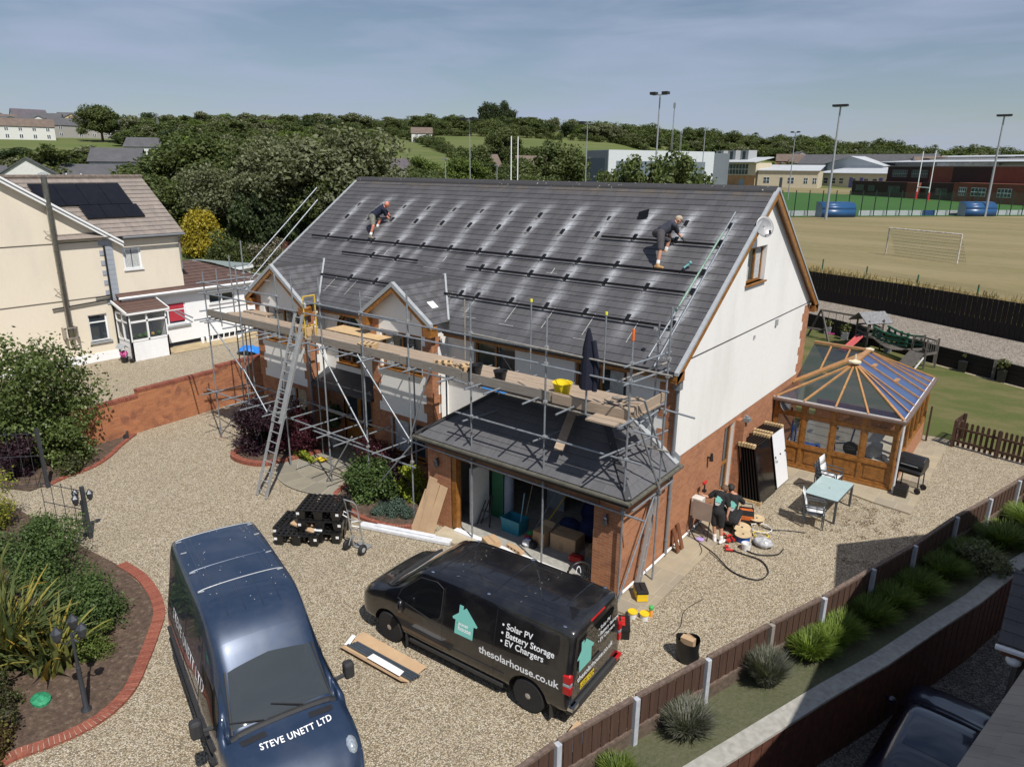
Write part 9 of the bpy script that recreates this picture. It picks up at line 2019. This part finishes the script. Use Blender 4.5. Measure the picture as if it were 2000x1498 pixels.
# front garden
FL=foliage_mat('laurel_leaves',(.055,.08,.022),(.10,.14,.038),(.175,.215,.08),rough=.4);FH=foliage_mat('hebe_leaves',(.045,.078,.022),(.08,.13,.038),(.125,.18,.06));FP=foliage_mat('purple_leaves',(.014,.007,.011),(.032,.014,.022),(.06,.028,.038),trans=.12);FR_=foliage_mat('wine_leaves',(.035,.008,.014),(.085,.02,.035),(.14,.045,.06));FY=foliage_mat('lime_leaves',(.14,.18,.02),(.28,.34,.03),(.42,.46,.07));FJ=foliage_mat('blue_juniper',(.05,.085,.065),(.09,.14,.11),(.15,.2,.16));FM=foliage_mat('mixed_bed',(.03,.018,.016),(.06,.075,.025),(.13,.15,.05))
bush('big_shrub',-20.3,-7.0,2.3,2.0,3.3,FL,'big rounded green shrub in front of the left house wall',46,420,.085,.75,seed=11,spikes=46);bush('leafy_shrub',-18.9,-6.9,1.5,1.0,1.5,FL,'lower bright-leaved shrub at the right foot of the big one',20,300,.075,.42,seed=12);bush('big_shrub',-22.3,-9.3,2.0,1.8,2.6,FL,'green shrub at the left edge behind the iron gate',30,330,.085,.6,seed=13)
bush('purple_shrub',-18.7,-8.2,1.3,.8,1.1,FP,'low purple-leaved shrub below the big green one',16,260,.06,.3,seed=14);bush('heather_bank',-17.9,-7.2,1.1,.45,.45,FM,'low brownish ground plants along the curved edging',16,220,.05,.2,seed=15,trunk=False)
bush('yellow_shrub',-15.6,-10.4,1.5,1.2,1.1,foliage_mat('golden_green',(.09,.12,.02),(.2,.22,.03),(.38,.36,.07)),'yellow-green shrub at the left edge below the gate',24,330,.05,.38,seed=16);bush('hebe',-11.6,-10.1,2.3,.95,1.05,FH,'long green hedge-like shrub beside the drive, upper half',34,420,.045,.38,seed=17,trunk=False);bush('hebe',-8.9,-10.3,1.45,.75,.85,FH,'green mounded shrub beside the brick edging, lower half',26,460,.04,.32,seed=18,trunk=False);bush('hebe',-7.6,-10.7,.62,.48,.45,FB,'small vivid green mound at the tip of the long shrub',12,460,.03,.2,seed=19,trunk=False)
bush('bed_plants',-7.4,-12.6,1.3,.6,.5,FM,'mixed low plants at the bottom left corner of the bed',20,300,.04,.22,seed=20,trunk=False);bush('bed_plants',-6.2,-13.1,.9,.5,.35,foliage_mat('rusty_plants',(.05,.02,.012),(.09,.06,.025),(.2,.18,.05)),'rusty low plants by the brick edging in the corner',14,260,.04,.16,seed=21,trunk=False)
bush('purple_shrub',-14.1,-2.25,1.25,.85,1.75,FP,'large dark purple shrub left of the long ladder',34,420,.055,.42,seed=22);bush('purple_shrub',-12.9,-1.6,.62,.6,1.65,FR_,'tall reddish purple shrub right of the long ladder',20,330,.045,.3,seed=23);bush('lime_plant',-14.9,-1.6,.5,.4,.75,FY,'lime-green leafy plant behind the purple shrub',9,130,.09,.2,seed=24);bush('lime_plant',-12.45,-1.9,.55,.16,.28,FY,'low yellow-green plants along the round bed edging',12,110,.055,.1,seed=25,trunk=False)
bush('wine_shrub',-9.35,-1.5,.85,.6,1.25,FR_,'wine-red shrub under the scaffold by the front step',22,330,.045,.33,seed=26);bush('wine_shrub',-8.6,-1.35,.5,.5,1.15,FP,'dark wine shrub right of the brighter red one',14,260,.045,.28,seed=27);bush('green_shrub',-8.6,-2.4,1.05,.75,.95,FH,'fresh green shrub in the bed by the circular paving',28,400,.06,.34,seed=28);bush('lime_plant',-7.45,-1.75,.42,.4,.95,FY,'bright lime-yellow shrub beside the garage',14,260,.06,.22,seed=29);bush('blue_juniper',-7.1,-2.75,.85,.42,.32,FJ,'low blue-green juniper spreading over the bed',26,460,.03,.17,seed=30,trunk=False)
for nm,P,z in (('left_bed',[(-5.9,-13.3),(-5.75,-12.5),(-5.6,-11.9),(-5.65,-11.3),(-5.95,-10.75),(-6.55,-10.2),(-7.2,-9.7),(-8.5,-9.05),(-10.4,-8.9),(-13.5,-9.2),(-16.5,-9.3),(-18,-14),(-8,-15)],.03),('upper_bed',[(-16.9,-8.6),(-17.15,-7.4),(-17.3,-6.8),(-17.55,-6.25),(-18.05,-5.7),(-19.3,-4.3),(-24,-5),(-24,-12)],.03),('middle_bed',[(-14.8,-2.6),(-14.6,-3.2),(-13.9,-3.3),(-13.2,-3.05),(-12.75,-2.5),(-12.55,-1.6),(-12.35,-.75),(-15.5,-.8)],.08),('right_bed',[(-9.7,-1.0),(-9.6,-2.5),(-9.2,-3.1),(-7.8,-3.4),(-6.7,-3.3),(-6.1,-3.0),(-6.1,-.8)],.08)): sheet(nm+'_soil',P,z,SOIL)
edging('brick_edging',[(-5.4,-14.4),(-5.74,-13.01),(-5.60,-12.4),(-5.49,-11.92),(-5.53,-11.39),(-5.84,-10.83),(-6.47,-10.26),(-7.1,-9.75),(-7.74,-9.29),(-8.52,-9.0),(-9.54,-8.82),(-10.45,-8.84)],.24,.05,'red brick-on-edge curve round the left planting bed');edging('brick_edging',[(-16.9,-8.2),(-17.22,-7.38),(-17.27,-6.84),(-17.52,-6.29),(-17.99,-5.71),(-18.47,-5.25),(-19.31,-4.29)],.16,.05,'red brick edging under the big shrub by the boundary wall')
edging('brick_edging',[(-14.95,-2.4),(-14.64,-3.15),(-13.99,-3.32),(-13.26,-3.12),(-12.84,-2.59),(-12.63,-1.73),(-12.42,-0.84)],.2,.14,'raised red brick edging round the purple shrub bed');edging('brick_edging',[(-9.75,-1.9),(-9.6,-2.6),(-9.2,-3.15),(-7.82,-3.48),(-6.69,-3.36),(-6.15,-3.0)],.14,.10,'red brick edging in front of the blue-green juniper')
# circular paving
q=M();c0=Vector((-10.9,-.85,0));rad=[0,.75,1.35,1.95,2.65]
for k in range(4):
    n=(5,7,9,11)[k]
    for j in range(n):
        a0,a1=-math.pi*1.02+math.pi*1.04*j/n+.012/max(.3,rad[k]),-math.pi*1.02+math.pi*1.04*(j+1)/n;r0,r1=rad[k]+.02,rad[k+1];pts=[c0+Vector((r0*math.cos(a),r0*math.sin(a),.05)) for a in np.linspace(a0,a1-.01,6)]+[c0+Vector((r1*math.cos(a),r1*math.sin(a),.05)) for a in np.linspace(a1-.01,a0,6)];q.poly(pts)
t=NT('circle_stone');gi=t.n('NewGeometry');t.col(t.mix(t.ramp(t.noise(3,5,.6),[(.4,0),(.7,.35)]),t.ramp(gi.outputs['Random Per Island'],[(0,(.20,.185,.15)),(.5,(.27,.24,.18)),(1,(.25,.24,.21))]),(.17,.15,.12)));t.set(Roughness=.85)
kind(q.build('circular_paving',t.m),'structure');sheet('paving_joints',[(c0.x+2.68*math.cos(a),c0.y+2.68*math.sin(a)) for a in np.linspace(-math.pi,0,30)],.044,mat('pale_joint',(.36,.32,.26),.9))
q=M();q.box(-11.0,-10.2,-.75,-.25,.05,.065);o=q.build('door_mat',mat('black_mat',(.015,.016,.02),.95));tag(o,'dark mat before the front door under the scaffold','mat')
e=empty('door_plant',(-12.55,-.45,0),0,'tall leafy plant in a pale pot beside the front door','potted plant');q=M();q.lathe([(.13,0),(.19,.38),(.17,.38),(.12,.1)],n=16);q.build('pot',mat('pale_pot',(.40,.38,.36),.6),e,smooth=True);leafobj('foliage',leaves([(0,0,1.0),(.05,0,1.35)],[.24,.26],260,.09,1.1,seed=5),FD,e)
# sword-leaved plants (arching blades)
def phormium(x,y,n,L,label,seed):
    r=random.Random(seed);e=empty('flax_plant',(x,y,0),0,label,'plant');ms=(foliage_mat('flax_green',(.06,.085,.035),(.11,.14,.05),(.2,.2,.06),.15,.35),foliage_mat('flax_yellow',(.2,.19,.05),(.34,.30,.07),(.45,.25,.04),.2,.4));Q=[M(),M()]
    for k in range(n):
        a=r.uniform(0,6.28);ln=L*r.uniform(.6,1.15);lean=r.uniform(.12,.75);w=r.uniform(.035,.06);d=Vector((math.cos(a),math.sin(a),0));sd_=Vector((-d.y,d.x,0));P=[];q=Q[0 if r.random()< .78 else 1]
        for i in range(7): t=i/6;P.append((d*(.1+ln*lean*(t**1.4))+Vector((0,0,ln*(t-.55*lean*t*t*(1.2 if lean> .5 else .7)))),w*(1-t**2.2)+.003))
        off=Vector((r.uniform(-.35,.35),r.uniform(-.3,.3),0))
        q.add([p+off+sd_*s*ww+Vector((0,0,abs(s)*.012)) for p,ww in P for s in (-1,0,1)],[(i*3+j,i*3+j+1,i*3+j+4,i*3+j+3) for i in range(6) for j in range(2)])
    Q[0].build('green_blades',ms[0],e,fix=False);Q[1].build('yellow_blades',ms[1],e,fix=False)
phormium(-8.6,-12.0,330,1.8,'large clump of long sword-shaped leaves at the left edge',1);phormium(-7.7,-11.5,140,1.25,'nearer clump of arching yellow-green sword leaves by the lamp post',2);phormium(-10.2,-11.9,220,1.7,'far clump of sword-shaped leaves below the yellow shrub',3);phormium(-9.3,-12.9,80,1.5,'clump of sword leaves at the very left edge',4)
q=M();q.ball((0,0,.05),.24,10,sc=(1,.7,.4));o=q.build('green_net_bag',mat('green_net',(.03,.25,.12),.6,var=.5,scale=20),None,smooth=True);o.location=(-6.8,-12.0,0);tag(o,'green netting bundle under the sword leaves','netting')
# lamp posts with three lanterns
def lantern(p,h,label,rz,lean=(0,0),fallen=False):
    e=empty('garden_lamp',p,rz,label,'lamp');e.rotation_euler=(lean[0],lean[1],rz);q=M();q.lathe([(.10,0),(.09,.06),(.045,.12),(.04,h*.5),(.045,h*.5+.03),(.03,h*.52),(.026,h*.9)],n=12);q.build('post',mat('grey_iron',(.055,.06,.07),.45,.4),e,smooth=True)
    for k in range(3):
        a=2.09*k;c=Vector((.22*math.cos(a),.22*math.sin(a),h*.86));q=M();q.path([(0,0,h*.84),c*.5+Vector((0,0,h*.38)),c+Vector((0,0,.02))],.012,5);q.lathe([(.03,.0),(.065,.06),(.085,.2),(.10,.21),(.03,.29),(.008,.33)],c,6);q.build('lantern',MATS['grey_iron'],e);q=M();q.lathe([(.062,.065),(.082,.195)],c+Vector((0,0,.0)),6);q.v=[(c.x+(x-c.x)*1.03,c.y+(y-c.y)*1.03,z) for x,y,z in q.v];q.build('lantern_glass',mat('lantern_glass',(.16,.17,.18),.1,var=.3),e)
lantern((-5.9,-11.58,0),1.85,'three-headed garden lamp standing in the left bed',.5);lantern((-12.74,-8.71,0),1.15,'three-headed garden lamp beside the small iron gate',1.2);lantern((-19.0,-4.75,.12),1.3,'fallen garden lamp lying by the boundary wall',2.6,(0,1.45))
def gate(p0,p1,h,label,n,nm='iron_gate'):
    e=empty(nm,(*p0,0),0,label,'gate');b=Vector((p1[0]-p0[0],p1[1]-p0[1],0));IR=MATS['grey_iron'];q=M();q.box(-.045,.045,-.045,.045,0,h);q.build('post',IR,e)
    for z in (.12,h*.55,h*.92): q=M();q.tube((0,0,z),b+Vector((0,0,z)),.012,n=5);q.build('rail',IR,e)
    for i in range(1,n+1): c=b*(i/n);q=M();q.tube(c+Vector((0,0,.1)),c+Vector((0,0,h*.92+.05)),.009,n=5);q.ball(c+Vector((0,0,h*.92+.07)),.022,6);q.build('bar',IR,e)
gate((-12.5,-8.72),(-13.9,-9.2),1.5,'small black wrought-iron gate leaf by the lamp',4);gate((-16.8,-8.15),(-19.5,-11.2),1.95,'tall black iron gate standing open into the shrubs at the left edge',14)
# plants along the fence
def tuft(x,y,z,r,h,m,label,n=1400,seed=1,nm='grass_tuft',cat='grass tuft',wide=.02):
    rg_=np.random.default_rng(seed);a=rg_.random(n)*6.28;q_=rg_.random(n)**.5*r*.5;b=np.stack([x+np.cos(a)*q_,y+np.sin(a)*q_,np.full(n,z)],1);a2=a+rg_.normal(size=n)*.6;ln=h*(.6+.6*rg_.random(n));t=b+np.stack([np.cos(a2)*r*(.2+.9*rg_.random(n)),np.sin(a2)*r*(.2+.9*rg_.random(n)),ln],1);mid=(b+t)/2+np.array([0,0,.18*h]);s=np.stack([-np.sin(a2),np.cos(a2),np.zeros(n)],1)*wide*.5
    V=np.concatenate([np.stack([b-s,b+s,mid+s*.8,mid-s*.8],1),np.stack([mid-s*.8,mid+s*.8,t+s*.15,t-s*.15],1)]).reshape(-1,3);o=leafobj(nm,V,m);tag(o,label,cat);return o
GT=foliage_mat('fresh_grass',(.07,.11,.015),(.13,.2,.03),(.24,.3,.07));LV=foliage_mat('lavender',(.07,.08,.05),(.15,.16,.11),(.3,.29,.27))
tuft(3.05,-5.35,.1,.42,.42,LV,'grey-green lavender clump between the fence posts nearest the bottom',1900,1,'lavender','shrub',.016);tuft(3.72,-3.25,.12,.38,.55,LV,'lavender bush growing on the wall coping',2000,2,'lavender','shrub',.016);tuft(2.55,-6.95,.08,.3,.22,GT,'low green tuft at the bottom edge under the fence',900,3)
for i,(x,y,r,l) in enumerate(((4.05,-1.9,.45,'bright grass tuft just right of the lavender bush'),(4.35,-.95,.45,'bright grass tuft at the edge of the shade'),(4.3,-1.45,.3,'small grass tuft between two brighter ones'),(4.75,.1,.5,'grass tuft just inside the shade'),(5.0,.95,.5,'dark grass tuft below the fourth fence panel'),(5.35,2.0,.55,'shaded grass tuft midway along the verge'),(5.7,3.2,.55,'shaded grass tuft farther along the verge'),(6.2,4.4,.6,'tall shaded grass by the corner of the sunken drive'),(6.8,6.0,.65,'grass tuft by the pale fence panels'),(7.4,7.8,.7,'sunlit grass patch at the far end of the verge'),(7.9,9.6,.8,'grass patch at the right edge of the photograph'))): tuft(x+.12,y,.14,r,.38,GT,l,1500,10+i)
bush('shaded_shrub',6.6,4.0,.7,.5,.7,FW,'pale shrub hanging over the sunken driveway in shade',14,220,.05,.25,seed=41,z=.1)
# weeds and dead leaves strewn on the patio gravel
V=leaves(np.stack([RNG.normal(3.7,.9,70),RNG.normal(5.4,1.3,70),np.full(70,.01)],1),np.full(70,.14),22,.028,.06,seed=50,up=1.5);o=leafobj('dead_weeds',V,foliage_mat('dry_weeds',(.14,.10,.06),(.22,.16,.10),(.32,.25,.16)));tag(o,'dry brown weeds scattered over the patio gravel','weeds',None,'stuff')
P_=[Vector(azr(-55,20))];n=3500;xs_=RNG.uniform(-15,13,n);base_y=np.interp(xs_,[-16,-5.9,-.5,6.05,14],[40.4,35.8,33.4,29.8,25.2])+RNG.random(n)**1.5*5;b=np.stack([xs_,base_y,np.full(n,2.0)],1);s=np.stack([np.full(n,.05),np.zeros(n),np.zeros(n)],1);t=b+np.stack([RNG.normal(size=n)*.2,RNG.normal(size=n)*.2,.35+.45*RNG.random(n)],1)
o=leafobj('dry_grass',np.stack([b-s,b+s,t+s*.3,t-s*.3],1).reshape(-1,3),foliage_mat('straw',(.2,.15,.06),(.32,.25,.12),(.42,.34,.18)));tag(o,'tall straw-coloured grass behind the black garden fence','grass',None,'stuff')
